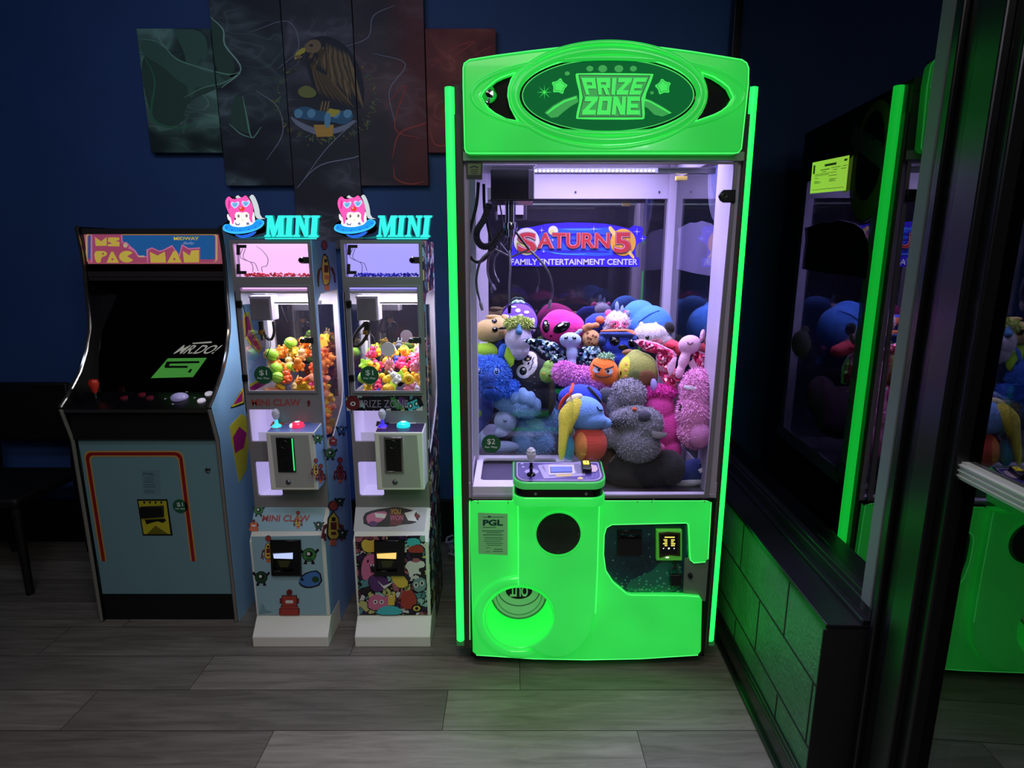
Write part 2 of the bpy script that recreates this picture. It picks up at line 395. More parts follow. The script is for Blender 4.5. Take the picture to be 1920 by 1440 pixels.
# ------------------------------------------------------------------ canvas prints on the back wall
def canvas_mat(name, c1, c2, sc, seed, amt=1.3, c3=None, split=None):
    m = bpy.data.materials.new(name); m.use_nodes = True; nt_ = m.node_tree; b_ = nt_.nodes['Principled BSDF']; N_ = nt_.nodes.new; K_ = nt_.links.new
    tc = N_('ShaderNodeTexCoord'); mp = N_('ShaderNodeMapping'); mp.inputs['Location'].default_value = (seed, seed * 1.7, seed); mp.inputs['Rotation'].default_value = (0, 0.9, 0); mp.inputs['Scale'].default_value = (1, 1, 1.9)
    K_(tc.outputs['Object'], mp.inputs['Vector']); acc = None
    for k, (s_, w_, g_) in enumerate(((sc, .11, .55), (sc * 1.9, .05, .5), (sc * .6, .25, .5))):
        n = N_('ShaderNodeTexNoise'); n.inputs['Scale'].default_value = s_; n.inputs['Detail'].default_value = 1.2; n.inputs['Roughness'].default_value = 0.4; n.inputs['Distortion'].default_value = 1.5
        K_(mp.outputs[0], n.inputs['Vector']); a_ = N_('ShaderNodeMath'); a_.operation = 'SUBTRACT'; a_.inputs[1].default_value = .5; K_(n.outputs['Fac'], a_.inputs[0]); ab = N_('ShaderNodeMath'); ab.operation = 'ABSOLUTE'; K_(a_.outputs[0], ab.inputs[0])
        mr = N_('ShaderNodeMapRange'); mr.interpolation_type = 'SMOOTHSTEP'; mr.inputs['From Min'].default_value = w_; mr.inputs['From Max'].default_value = 0; mr.inputs['To Max'].default_value = g_ * amt; K_(ab.outputs[0], mr.inputs['Value'])
        if acc is None: acc = mr.outputs[0]
        else: ad = N_('ShaderNodeMath'); ad.operation = 'ADD'; ad.use_clamp = True; K_(acc, ad.inputs[0]); K_(mr.outputs[0], ad.inputs[1]); acc = ad.outputs[0]
    big_ = N_('ShaderNodeTexNoise'); big_.inputs['Scale'].default_value = 2.6; K_(mp.outputs[0], big_.inputs['Vector']); mr = N_('ShaderNodeMapRange'); mr.interpolation_type = 'SMOOTHSTEP'; mr.inputs['From Min'].default_value = .38; mr.inputs['From Max'].default_value = .62; K_(big_.outputs['Fac'], mr.inputs['Value'])
    mu = N_('ShaderNodeMath'); mu.operation = 'MULTIPLY'; K_(acc, mu.inputs[0]); K_(mr.outputs[0], mu.inputs[1])
    mx = N_('ShaderNodeMix'); mx.data_type = 'RGBA'; K_(mu.outputs[0], mx.inputs['Factor']); mx.inputs['A'].default_value = lin(c1); mx.inputs['B'].default_value = lin(c2)
    if c3:                                                        # second base colour towards the right edge of the print
        sx_ = N_('ShaderNodeSeparateXYZ'); K_(tc.outputs['Object'], sx_.inputs[0]); m3 = N_('ShaderNodeMapRange'); m3.interpolation_type = 'SMOOTHSTEP'; m3.inputs['From Min'].default_value = split[0]; m3.inputs['From Max'].default_value = split[1]; K_(sx_.outputs[0], m3.inputs['Value'])
        m2 = N_('ShaderNodeMix'); m2.data_type = 'RGBA'; K_(m3.outputs[0], m2.inputs['Factor']); m2.inputs['A'].default_value = lin(c1); m2.inputs['B'].default_value = lin(c3); K_(m2.outputs['Result'], mx.inputs['A'])
    K_(mx.outputs['Result'], b_.inputs['Base Color']); b_.inputs['Roughness'].default_value = 0.55
    return m
CY = 3.012; fc = FY(CY); fcs = FY(CY)
panels = [  # px left, px right (at wall), top z, bottom z, colours
    ('leftmost canvas print with green smoke on black', -1.748, -1.404, 2.60, 2.055, canvas_mat('smoke_green', (36, 56, 56), (140, 190, 172), 2.6, 3.1, .9)),
    ('tall canvas print with pale green and grey smoke, second from the left', -1.400, -1.072, 2.95, 1.903, canvas_mat('smoke_grey', (38, 42, 54), (116, 138, 142), 2.4, 7.7, .6)),
    ('tallest middle canvas print showing a brown bird over blue and yellow ornament', -1.069, -0.741, 3.10, 1.60, canvas_mat('smoke_center', (48, 49, 60), (124, 124, 140), 2.2, 1.2, .6)),
    ('tall canvas print turning from grey into red smoke, second from the right', -0.738, -0.409, 2.95, 1.903, canvas_mat('smoke_red', (52, 46, 58), (140, 104, 112), 2.0, 5.1, .5, (104, 34, 40), (-.06, .12))),
    ('rightmost canvas print of red smoke behind the big claw machine', -0.405, -0.075, 2.60, 2.055, canvas_mat('smoke_red_dark', (116, 34, 38), (200, 100, 90), 2.4, 9.3, .6))]
def clipx(poly, x0, x1):
    for sgn, lim in ((1, x0), (-1, -x1)):
        out_ = []
        for i in range(len(poly)):
            a, c = poly[i - 1], poly[i]; ia = sgn * a[0] >= lim; ic = sgn * c[0] >= lim
            if ia != ic:
                t = (sgn * lim - a[0]) / (c[0] - a[0]); out_.append((sgn * lim, a[1] + (c[1] - a[1]) * t))
            if ic: out_.append(c)
        poly = out_
        if len(poly) < 3: return []
    return poly
CB = {k: M('print_' + k, tuple(min(255, int(v_ * 1.35)) for v_ in c), 0.6) for k, c in dict(brown=(98, 78, 54), dbrown=(44, 34, 28), tan=(140, 112, 72), yel=(170, 156, 62), blue=(92, 140, 170), dblue=(52, 92, 124), orange=(176, 134, 64), white=(116, 120, 138), olive=(110, 112, 60), gg=(96, 140, 122), g=(52, 104, 76), rr=(140, 56, 54), r2=(130, 38, 38), gl=(128, 160, 148), b2=(70, 58, 44), tan2=(118, 98, 74), olive2=(84, 86, 56), gg2=(70, 92, 84), s1=(60, 92, 80), s2=(48, 74, 62), w2=(70, 74, 88), d1=(34, 36, 46), r3=(104, 38, 44), rd=(64, 26, 34)).items()}
art = []
def A_(m, pts, sm=1): art.append((CB[m], smoothpoly(fc.pxs(pts), sm) if sm else fc.pxs(pts)))
def wisp(m, pts, w0):                                             # a thin curl of smoke
    P = spline([Vector((x, y, 0)) for x, y in pts], 5); n = len(P); L = []; Rr = []
    for i, p in enumerate(P):
        t = (P[min(i + 1, n - 1)] - P[max(i - 1, 0)]).normalized(); w_ = .55 * w0 * math.sin(math.pi * (i + .3) / n) ** 0.7 + 0.25
        L.append((p.x - t.y * w_, p.y + t.x * w_)); Rr.append((p.x + t.y * w_, p.y - t.x * w_))
    art.append((CB[m], fc.pxs(L + Rr[::-1])))
# smoke: broad soft veils first, thin curls over them
A_('s2', [(262, 110), (290, 90), (330, 110), (380, 140), (440, 150), (400, 170), (350, 190), (340, 240), (290, 232), (272, 180)], 3); A_('s1', [(262, 72), (300, 82), (340, 116), (400, 140), (450, 140), (410, 158), (352, 168), (300, 120), (266, 104)], 3)
A_('s1', [(322, 54), (388, 56), (390, 120), (372, 104), (366, 180), (352, 186), (350, 110), (336, 78)], 2); A_('s2', [(392, 34), (418, 52), (424, 90), (446, 130), (420, 160), (398, 110)], 3); A_('s2', [(440, 170), (458, 190), (474, 254), (450, 246), (430, 230)], 3)
0 and A_('w2', [(520, 90), (540, 60), (600, 50), (640, 64), (690, 100), (700, 170), (690, 230), (620, 262), (560, 258), (520, 210), (506, 150)], 3); 0 and A_('w2', [(500, 300), (520, 262), (556, 240), (580, 262), (546, 290)], 3)
0 and A_('r3', [(735, 20), (792, 10), (794, 250), (760, 232), (742, 270), (728, 190), (722, 120)], 3); 0 and A_('r3', [(726, 290), (752, 250), (792, 236), (794, 338), (760, 330), (742, 340)], 3); 0 and A_('r3', [(802, 60), (928, 62), (926, 120), (870, 150), (850, 220), (806, 240)], 3); 0 and A_('rd', [(810, 120), (850, 100), (880, 120), (850, 180), (820, 200)], 3)
wisp('gg', [(258, 72), (300, 80), (330, 110), (380, 128), (430, 140), (450, 136), (420, 155), (380, 165), (345, 183)], 2.2)
wisp('gg', [(320, 52), (335, 80), (370, 95), (368, 150), (362, 200)], 2.6); wisp('g', [(268, 100), (290, 150), (285, 220), (330, 240), (370, 232)], 3.5)
wisp('gl', [(392, 30), (418, 55), (422, 85), (452, 130), (415, 165)], 2.4); wisp('gg', [(455, 180), (462, 215), (472, 258), (490, 238)], 2.2)
wisp('gg', [(430, 232), (450, 250), (470, 258)], 2); 0 and wisp('white', [(405, 20), (450, 60), (500, 150), (560, 200), (600, 260)], .9)
wisp('white', [(470, 60), (540, 40), (560, 90), (520, 130)], .8); wisp('white', [(556, 353), (600, 310), (680, 290), (760, 240)], 1.3)
wisp('white', [(500, 300), (530, 250), (520, 200), (480, 170)], 1.2); wisp('white', [(560, 350), (620, 270), (700, 200), (720, 175)], 1.1)
wisp('white', [(640, 90), (690, 70), (700, 30), (740, 10)], 1); wisp('white', [(700, 100), (760, 120), (730, 170), (740, 230)], 1)
wisp('rr', [(735, 298), (750, 250), (800, 230), (850, 205)], 2.2); wisp('rr', [(738, 310), (742, 335), (770, 345), (795, 340)], 2); wisp('rr', [(803, 130), (850, 90), (890, 78), (860, 100), (830, 130)], 1.8)
wisp('rr', [(722, 200), (760, 160), (740, 240), (790, 260)], 1.6); wisp('rr', [(805, 240), (815, 270), (840, 268), (838, 225)], 1.8); wisp('rr', [(880, 110), (905, 95), (925, 85)], 1.2)
# ring of ornament, generic bird, base
rnd = random.Random(8)
for k in range(110):
    a = R(-50 + 280 * rnd.random()); q = rnd.gauss(1, .05); x = 610 + 92 * q * math.cos(a); y = 186 + 78 * q * math.sin(a); t = rnd.uniform(0, 6.28); l_ = rnd.uniform(2, 7)
    if y < 130 and rnd.random() < .6: continue
    A_(rnd.choice(('olive', 'olive2', 'olive2', 'gg2')), [(x - l_ * math.cos(t), y - l_ * math.sin(t)), (x + 1.5 * math.sin(t), y - 1.5 * math.cos(t)), (x + l_ * math.cos(t), y + l_ * math.sin(t)), (x - 1.5 * math.sin(t), y + 1.5 * math.cos(t))], 0)
A_('white', [(540, 215), (560, 240), (600, 256), (650, 246), (672, 220), (640, 238), (600, 244), (565, 230)])
A_('dblue', [(548, 205), (575, 198), (600, 210), (640, 206), (668, 214), (650, 236), (620, 228), (580, 226), (555, 220)], 2)
for x in (560, 584, 630, 652): A_('blue', [(x - 9, 210), (x, 203), (x + 10, 210), (x + 4, 222), (x - 6, 221)], 2)
A_('yel', [(612, 206), (630, 200), (640, 208), (628, 220), (614, 218)], 2); A_('orange', [(588, 234), (626, 234), (624, 256), (594, 257)], 0); A_('blue', [(608, 212), (622, 212), (618, 240), (609, 240)], 1)
rnd = random.Random(4)
A_('d1', [(574, 78), (600, 66), (630, 72), (656, 92), (676, 130), (684, 170), (680, 200), (660, 206), (620, 206), (600, 190), (586, 160), (576, 130), (572, 100)], 2)
def feather(m, x0, y0, x1, y1, w_): dx, dy = x1 - x0, y1 - y0; l_ = math.hypot(dx, dy); nx, ny = -dy / l_ * w_, dx / l_ * w_; art.append((CB[m], fc.pxs([(x0, y0), (x0 + dx * .3 + nx, y0 + dy * .3 + ny), (x0 + dx * .8 + nx * .9, y0 + dy * .8 + ny * .9), (x1, y1), (x0 + dx * .8 - nx * .6, y0 + dy * .8 - ny * .6), (x0 + dx * .3 - nx, y0 + dy * .3 - ny)])))
for k in range(15): t = k / 14; feather(('brown', 'b2', 'tan2')[k % 3], 612 + 40 * t, 78 + 20 * t, 618 + 64 * t, 160 + 40 * t + 6 * math.sin(k), 3.2)
for k in range(13): t = k / 12; feather(('b2', 'brown', 'tan2')[k % 3], 600 + 42 * t, 84 + 26 * t, 600 + 60 * t, 130 + 30 * t, 2.6)
for k in range(11): t = k / 10; feather(('brown', 'b2')[k % 2], 585 + 26 * t, 124 + 16 * t, 600 + 66 * t, 178 + 26 * t + 4 * (k % 2), 2.6)
for k in range(30): a = R(rnd.uniform(0, 360)); q = math.sqrt(rnd.random()); x = 592 + 17 * q * math.cos(a); y = 96 + 26 * q * math.sin(a); feather(rnd.choice(('brown', 'b2', 'tan2')), x, y, x - 3 + rnd.uniform(-3, 5), y + rnd.uniform(8, 14), 1.7)
A_('tan2', [(572, 84), (584, 74), (600, 76), (604, 90), (594, 100), (578, 100), (570, 94)], 2); A_('d1', [(580, 84), (587, 83), (588, 88), (581, 88)], 1); A_('yel', [(572, 88), (574, 98), (562, 104), (555, 114), (552, 108), (558, 96)], 1); A_('tan2', [(552, 106), (562, 103), (570, 108), (560, 112)], 1)
for k in range(3): A_('tan2', [(604 + 6 * k, 190), (607 + 6 * k, 190), (604 + 6 * k, 208), (600 + 6 * k, 208)], 0)
A_('olive', [(556, 170), (575, 158), (596, 172), (590, 184), (566, 184)], 2)
for lab, x0, x1, z1, z0, mt in panels:
    cv = thing('canvas_print', lab, 'canvas print', ((x0 + x1) / 2, 3.03, z0), 'five dark canvas prints forming one picture on the blue wall')
    B().box(x0, x1, CY, 3.048, z0, z1).out('canvas', mt, cv, smooth=False, bevel=0.002)
    b = B(); k = 0
    for m, p in art:
        if sum(1 for q in p if z0 < q[1] < z1) < len(p): continue
        q = clipx(p, x0 + .002, x1 - .002)
        if len(q) >= 3: b.mat(m).prism(q, fc, 0.0003, 0.0006 + 0.00003 * k); k += 1
    b.out('printed_picture', None, cv, smooth=False)

# ------------------------------------------------------------------ black chair at the left edge, cable bundle by the wall
ch = thing('dining_chair', 'black dining chair in the dark at the left edge beside the arcade cabinet', 'chair', (-2.48, 2.72, 0))
CH = M('chair_black', (5, 5, 6), 0.6)
B().box(-2.72, -2.26, 2.50, 2.94, 0.43, 0.48).out('seat', CH, ch, bevel=0.015)
for x in (-2.70, -2.29):
    B().cyl((x, 2.53, 0.43), (x - 0.01 if x < -2.5 else x + .01, 2.51, 0.0), 0.022, 0.016, 12).out('leg', CH, ch)
for x in (-2.70, -2.29): B().tube([(x, 2.93, 0), (x, 2.92, .45), (x, 2.97, .92)], [.016, .022, .018], 12).out('leg', CH, ch)
B().box(-2.70, -2.29, 2.945, 2.975, 0.62, 0.93).out('backrest', CH, ch, bevel=0.01)
rnd = random.Random(5); pts = []
for k in range(60): a = k * 0.55; pts.append((-0.285 + 0.05 * math.cos(a) * (1 + .3 * math.sin(k)), 2.86 + 0.05 * math.sin(a), 0.02 + 0.0016 * k + 0.012 * math.sin(k * 1.9)))
tag(B().tube(pts, 0.006, 6).out('power_cable', M('cable_grey', (150, 150, 158), 0.5)), 'tangled grey power cable on the floor between the doodle cabinet and the green machine', 'cable')
# ------------------------------------------------------------------ the big green claw machine
XL, XR, GY, BY = -0.157, 0.742, 2.0, 2.79
def green_mat(name, col, es, base=(70, 210, 95), rough=0.22):
    m = M(name, base, rough, em=col, es=es, coat=0.35)
    nt_ = m.node_tree; b_ = nt_.nodes['Principled BSDF']
    n = nt_.nodes.new('ShaderNodeTexNoise'); n.inputs['Scale'].default_value = 5.0; n.inputs['Detail'].default_value = 1.5
    tc = nt_.nodes.new('ShaderNodeTexCoord'); nt_.links.new(tc.outputs['Object'], n.inputs['Vector'])
    mr = nt_.nodes.new('ShaderNodeMapRange'); mr.inputs['From Min'].default_value = 0.3; mr.inputs['From Max'].default_value = 0.7
    mr.inputs['To Min'].default_value = es * 0.84; mr.inputs['To Max'].default_value = es * 1.08
    nt_.links.new(n.outputs['Fac'], mr.inputs['Value']); nt_.links.new(mr.outputs[0], b_.inputs['Emission Strength'])
    return m
GREEN = green_mat('lit_green_plastic', (36, 214, 72), 0.78)
GREENT = green_mat('lit_green_header_plastic', (36, 208, 66), 0.74)
GREEND = green_mat('dim_green_plastic', (60, 180, 84), 0.42)
LEDG = M('green_led_tube', (30, 120, 60), 0.4, em=(27, 255, 76), es=2.4)
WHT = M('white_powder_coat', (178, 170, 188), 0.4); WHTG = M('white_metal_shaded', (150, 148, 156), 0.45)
DOL = M('dark_olive_metal', (58, 54, 44), 0.45); CHR = M('chrome', (200, 200, 205), 0.12, 1.0); STEEL = M('brushed_steel', (120, 122, 126), 0.3, 0.9)
BLKG = M('gloss_black', (8, 8, 10), 0.12); RUB = M('black_rubber', (14, 14, 15), 0.6)

big = thing('claw_machine', 'tall claw machine glowing bright green, filled with large stuffed toys', 'claw machine', ((XL + XR) / 2, 2.4, 0))
# cabinet shell
b = B().mat(BLKM).box(XL, XR, 2.20, BY + 0.04, 0.05, 0.69).box(XL, XL + .01, 2.0, 2.2, .05, .69).box(XR - .01, XR, 2.0, 2.2, .05, .69).box(XL, XR, 2.0, 2.2, .05, .06).box(.16, XR, 2.012, 2.2, .06, .69); b.box(XL, XR, 2.0, BY + .04, 0.69, 0.70)
b.out('cabinet_base', None, big, smooth=False)
for x in (XL + 0.06, XR - 0.06):
    for y in (2.1, 2.72): B().cyl((x, y, 0), (x, y, 0.052), 0.022, 0.022, 16).out('levelling_foot', RUB, big)
b = B().box(XL - .004, XR + .002, 1.985, BY + 0.04, 2.061, 2.10).box(XL - .004, XR + .002, 1.986, 1.999, 1.885, 2.06).box(XL - .004, XL - .001, 2.0, BY + .04, 1.885, 2.06).box(XR + .0005, XR + .002, 2.0, BY + .04, 1.885, 2.06).box(XL, XR, BY + .012, BY + .04, 0.7, 2.06); b.out('header_box', M('header_shell', (40, 44, 40), 0.5), big, smooth=False, bevel=0.004)
b = B().box(XL, XR, 1.982, 2.02, 1.858, 1.886); b.out('header_rail', M('rail_grey', (150, 168, 150), 0.4), big, smooth=False, bevel=.002)
b = B()
for x0, x1 in ((XL - 0.026, XL + .0), (XR + .0, XR + 0.012)): b.box(x0, x1, 1.99, 2.05, 0.09, 2.0)
b.out('side_frame', DOL, big, smooth=False, bevel=0.003)
b = B().box(XL, XL + .006, 2.0, BY + .04, 0.70, .76).box(XR - .006, XR, 2.0, BY + .04, 0.70, .76)
for x0, x1 in ((XL, XL + 0.012), (XR - 0.024, XR)): b.box(x0, x1, 2.006, 2.085 if x0 < 0 else 2.16, 0.70, 1.9)
b.box(XL, XL + .046, BY - .04, BY, 0.70, 1.98); b.box(XR - .036, XR, BY - .036, BY, 0.70, 1.98)
b.box(XL, XR, BY - .012, BY, 1.818, 2.06); b.box(XL, XL + .01, 2.0, BY, 1.90, 2.06); b.box(XR - .010, XR, 2.0, BY, 1.90, 2.06)
b.box(XL, XR, 2.0, BY, 2.052, 2.06); b.box(XL, XR, 2.004, 2.03, 0.70, 0.714); b.box(XL + 0.0, XL + 0.02, 2.3, 2.345, .70, 1.9)
b.out('inner_frame', WHT, big, smooth=False, bevel=0.0015)
for q in ((1079, 360), (1236, 360)): p = onY(q[0], q[1], BY - .012); B().cyl(p, p - Vector((0, .004, 0)), .004, .004, 10).out('screw', M('screw_dark', (40, 40, 44), .4), big)
B().box(XL, XR, 2.02, BY, 0.685, 0.7015).out('prize_floor', M('prize_floor', (60, 56, 66), .6), big, smooth=False)
# mirror-dark back panel and glass
def mirror_mat():
    m = bpy.data.materials.new('dark_mirror'); m.use_nodes = True; nt_ = m.node_tree; nt_.nodes.clear()
    o = nt_.nodes.new('ShaderNodeOutputMaterial'); mx = nt_.nodes.new('ShaderNodeMixShader'); mx.inputs[0].default_value = 0.30
    d_ = nt_.nodes.new('ShaderNodeBsdfDiffuse'); d_.inputs[0].default_value = lin((34, 32, 40)); g = nt_.nodes.new('ShaderNodeBsdfGlossy'); g.inputs['Roughness'].default_value = 0.015
    nt_.links.new(d_.outputs[0], mx.inputs[1]); nt_.links.new(g.outputs[0], mx.inputs[2]); nt_.links.new(mx.outputs[0], o.inputs[0]); return m
B().box(XL, XR, BY, BY + 0.01, 0.70, 1.83).out('back_panel', mirror_mat(), big, smooth=False)
B().box(XL + .0125, XR - .0245, 2.0, 2.004, 0.716, 1.857).out('front_glass', GLASS, big, smooth=False)
B().box(XR - .0045, XR - .0005, 2.05, BY - .04, 0.76, 1.90).out('side_glass', glass_mat('side_glass_pane', (225, 225, 235), ior=1.62), big, smooth=False)
B().box(XL + .0005, XL + .0045, 2.05, BY - .045, 0.76, 1.90).out('side_glass', GLASS, big, smooth=False)
f0 = FY(1.996)
b = B(); u0, v0 = f0.px(876, 303); u1, v1 = f0.px(1326, 934)
plate(b, f0, [f0.px(876, 303), f0.px(1384, 304), f0.px(1328, 942), f0.px(884, 942)], [[f0.px(880, 307), f0.px(1377, 308), f0.px(1320, 927), f0.px(886, 930)]], -.004, .004, .001)
b.out('glass_door_frame', M('door_frame_silver', (146, 142, 152), .35, .3), big, smooth=False)
f1 = FY(1.988)
b = B(); plate(b, f1, [f1.px(1347, 368 + dy) if dx == 0 else (f1.px(1347 + dx, 368 + dy)) for dx, dy in ((4, -8), (9, -12), (32, -12), (31, 12), (9, 12), (3, 8), (0, 0))], [], -.006, .006, .003)
lk = b.out('door_lock', M('lock_black', (6, 6, 7), .35), big)
p = onY(1358, 367, 1.982); B().ring(Frame((p.x, p.y, p.z), (1, 0, 0), (0, 0, 1)), 0, 0, .008, .008, .002, 0.001, seg=20, rs=6).out('lock_cylinder', STEEL, lk)
for x0_, x1_, z1_ in ((0.318, 0.726, .705), (-.15, 0.0, .700)): B().box(x0_, x1_, 1.986, 1.996, 0.688, z1_).out('black_trim_strip', BLKG, big, smooth=False)
bb = B().mat(CHR)
for q in ((1222, 941), (1226, 936), (1195, 941), (1318, 937), (1321, 941), (896, 938), (896, 943), (953, 938), (953, 943)): p = onY(q[0], q[1], 1.985); bb.ell(p, (.003, .0015, .0026), sub=1)
bb.out('trim_rivets', None, big, smooth=False)

# chute: white deck with a dark opening, clear partitions
b = B(); fz = Frame((0, 0, 0.742), (1, 0, 0), (0, 1, 0))
plate(b, Frame((0, 0, 0.728), (1, 0, 0), (0, 1, 0)), [(XL + .014, 2.02), (0.215, 2.02), (0.215, 2.36), (XL + .014, 2.36)], [rrect(-0.118, 2.075, 0.18, 2.325, .018)], 0, .014, .002)
b.box(XL + .014, .215, 2.008, 2.02, .702, .742)
b.out('chute_deck', M('chute_white', (205, 200, 214), .4), big, smooth=False)
B().box(-.125, .19, 2.07, 2.33, 0.702, 0.716).out('chute_opening', M('chute_dark', (66, 58, 84), .6), big, smooth=False)
b = B().box(XL + .014, .218, 2.358, 2.362, .742, 1.06).box(.214, .218, 2.02, 2.362, .742, 1.06)
b.out('chute_partition', ACRYL, big, smooth=False)

# gantry, carriage, claw
zr = onY(1100, 320, 2.22).z
b = B().mat(STEEL).box(0.07, XR - .012, 2.215, 2.235, zr - .010, zr + .006).box(0.07, XR - .012, 2.212, 2.238, zr + .006, zr + .010)
b.mat(M('rail_end_yellow', (214, 190, 90), .5)).box(.60, .64, 2.25, 2.27, zr - .028, zr - .014)
g = b.out('gantry_rail', None, big, smooth=False)
b = B()
for k in range(30): b.ell((.085 + .0145 * k, 2.208, zr - .002), (.0048, .002, .0042), sub=1)
b.out('led_reflection', glow('led_reflection_white', (250, 244, 255), 5.0), big)  # glowing dots put on the rail as the front strip's reflection
B().box(.078, .522, 2.2095, 2.2125, zr - .009, zr + .008).out('led_reflection_tape', M('led_reflection_tape', (150, 150, 160), .4), big, smooth=False)  # backing for the added reflection dots
b = B().box(XL + .02, .085, 2.17, 2.34, 1.868, 1.93); b.out('carriage_cover', WHT, big, bevel=.006)
b = B().mat(M('carriage_black', (16, 15, 20), .25)).box(-0.075, 0.058, 2.17, 2.33, 1.758, 1.858); b.mat(M('carriage_grey', (90, 84, 98), .3)).box(0.058, 0.075, 2.168, 2.33, 1.758, 1.858).mat(WHTG).box(-0.087, -0.075, 2.17, 2.33, 1.755, 1.80).box(.075, .079, 2.165, 2.33, 1.76, 1.865)
b.mat(M('carriage_black')).box(-.078, .078, 2.165, 2.335, 1.752, 1.758).mat(WHTG).box(-.07, .075, 2.175, 2.33, 1.858, 1.868)
car = b.out('claw_carriage', None, big, smooth=False, bevel=.003)
CYY = 2.25
def cpt(x, y, dy=0): return onY(x, y, CYY + dy)
cl = B(); a, c = cpt(957, 380), cpt(957, 455)
cl.mat(CHR).lathe([(.0195, 0), (.0195, -.07), (.026, -.072), (.027, -.078), (.0265, -.095), (.02, -.097), (.019, -.12), (.012, -.125), (.008, -.16), (.0, -.162)], a, seg=28)
claw = cl.out('claw_head', None, big)
for tag_, el, knee, tip in ((0, (992, 468), None, [(994, 470), (1012, 488), (1029, 512), (1036, 542), (1033, 562)]), (1, (926, 466), None, [(925, 468), (903, 486), (894, 515), (894, 540), (900, 565)]), (2, (956, 486), None, [(955, 470), (957, 500), (955, 535), (955, 570)]), (3, (935, 452), None, [(932, 462), (917, 480), (914, 505), (917, 522), (922, 532)])):
    dy = {0: -.01, 1: -.01, 2: -.075, 3: .07}[tag_]; arm = B().mat(M('arm_black', (12, 12, 14), .3))
    e0 = cpt(*el, dy); st = cpt(957 + (8 if tag_ == 0 else -8 if tag_ == 1 else 0), 432, dy * .3); lo = cpt(958, 482, dy * .3)
    arm.tube([st, e0], .0045, 8); arm.mat(STEEL).tube([lo, e0], .0035, 8)
    am = arm.out('claw_arm', None, claw)
    P = spline([cpt(x, y, dy * (1 + .25 * i)) for i, (x, y) in enumerate(tip)], 5)
    B().mat(STEEL).tube(P, [.0045] * (len(P) - 3) + [.004, .0035, .003], 8).out('claw_finger', None, claw)
    e = P[-1]; d_ = (P[-1] - P[-3]).normalized(); B().tube([e, e + d_ * .012, e + d_ * .035], [.0035, .007, .005], 8).out('finger_tip', BLKG if tag_ == 2 else M('tip_grey', (150, 150, 158), .3, .6), claw)
b = B().mat(RUB).tube(spline([cpt(*q) for q in ((897, 342), (893, 385), (880, 440), (879, 472), (893, 491), (912, 482), (925, 452), (942, 428))]), .006, 8)
b.tube(spline([cpt(*q, .02) for q in ((907, 345), (908, 385), (912, 410), (921, 450), (932, 470))]), .0055, 8)
P = spline([cpt(*q, -.03) for q in ((918, 382), (908, 410), (895, 432), (895, 450), (906, 462), (925, 457), (940, 436))], 12)
b.tube(P, [.011 + (.0022 if i % 2 else 0) for i in range(len(P))], 8); b.mat(STEEL).tube(spline([cpt(*q, .03) for q in ((935, 372), (942, 420), (930, 455), (917, 480))]), .003, 6)
b.out('coiled_cable', None, big)
B().mat(WHT).box(*[q for q in (-.066, .052)], BY - .006, BY - .001, 1.75, 1.80).out('instruction_label', None, big, smooth=False)

# lit lower fascia
fl_ = FY(1.985)
outl = [(880, 941), (890, 938), (1325, 938), (1335, 942), (1328, 1049), (1323, 1054), (1301, 1056), (1294, 1050), (1291, 984), (1287, 981), (1148, 984), (1137, 990), (1133, 1004), (1132, 1040), (1136, 1070), (1150, 1092), (1176, 1114), (1186, 1116), (1270, 1116), (1285, 1117), (1312, 1119), (1317, 1126), (1315, 1222), (1309, 1229), (1200, 1236), (1100, 1238), (1000, 1236), (893, 1229), (886, 1223)]
hc = fl_.px(974, 1157); hr = 0.128
b = B(); plate(b, fl_, fl_.pxs(outl), [oval(hc[0], hc[1], hr, hr, 48)], -.03, 0.0, .006, 3)
b.out('lower_fascia', GREEN, big, ang=50)
fb = FY(1.955)
colo = [(971, 948), (1124, 948), (1121, 1060), (1117, 1150), (1108, 1190), (1090, 1215), (1065, 1231), (1045, 1235), (1022, 1231), (1005, 1222), (992, 1208), (975, 1180), (971, 1150)]
c2 = fb.px(974, 1157); b = B(); cl3 = fb.pxs(colo)
arc_ = [(c2[0] + .129 * math.cos(R(a)), c2[1] + .129 * math.sin(R(a))) for a in range(92, -80, -6)]
plate(b, fb, [cl3[0]] + arc_ + [cl3[9]] + cl3[8:0:-1], [], -.03, 0.0, .008, 3)
b.out('speaker_column', GREEN, big, ang=50)
b = B().ring(fl_, hc[0], hc[1], hr + .026, hr + .026, .021, -.004, seg=72, rs=14); b.ring(fl_, hc[0], hc[1], hr + .003, hr + .003, .006, 0.002, seg=72, rs=8)
b.out('prize_ring', GREEN, big, ang=60)
# tunnel behind the opening, hinged flap
b = B().lathe([(hr + .004, -.012), (hr + .002, .10), (hr * .8, .17), (0.0, .19)], fl_.at(hc[0], hc[1], 0), axis=(0, 1, 0), seg=48, caps=False)
b.out('prize_tunnel', GREEN, big, ang=60)
ff = FY(2.012); fc_ = ff.px(973, 1112); cfl = M('flap_green', (120, 200, 130), .25, em=(90, 190, 100), es=.42)
b = B().mat(cfl).lathe([(0, -.004), (.104, -.004), (.108, 0), (.104, .004), (0, .004)], ff.at(fc_[0], fc_[1], 0), axis=(0, 1, 0), seg=48)
fp_ = b.out('prize_flap', None, big)
b = B().mat(M('flap_ring', (60, 130, 70), .4, em=(40, 120, 50), es=.3)); b.ring(ff, fc_[0], fc_[1], .104, .104, .004, .004, seg=60, rs=6); b.ring(ff, fc_[0], fc_[1], .088, .088, .0014, .005, seg=60, rs=6)
b.mat(M('flap_ink', (12, 34, 16), .4)).ring(ff, fc_[0], fc_[1] + .012, .078, .062, .0014, .005, seg=60, rs=6); b.prism(oval(fc_[0], fc_[1] + .012, .05, .034), ff, .004, .0046)
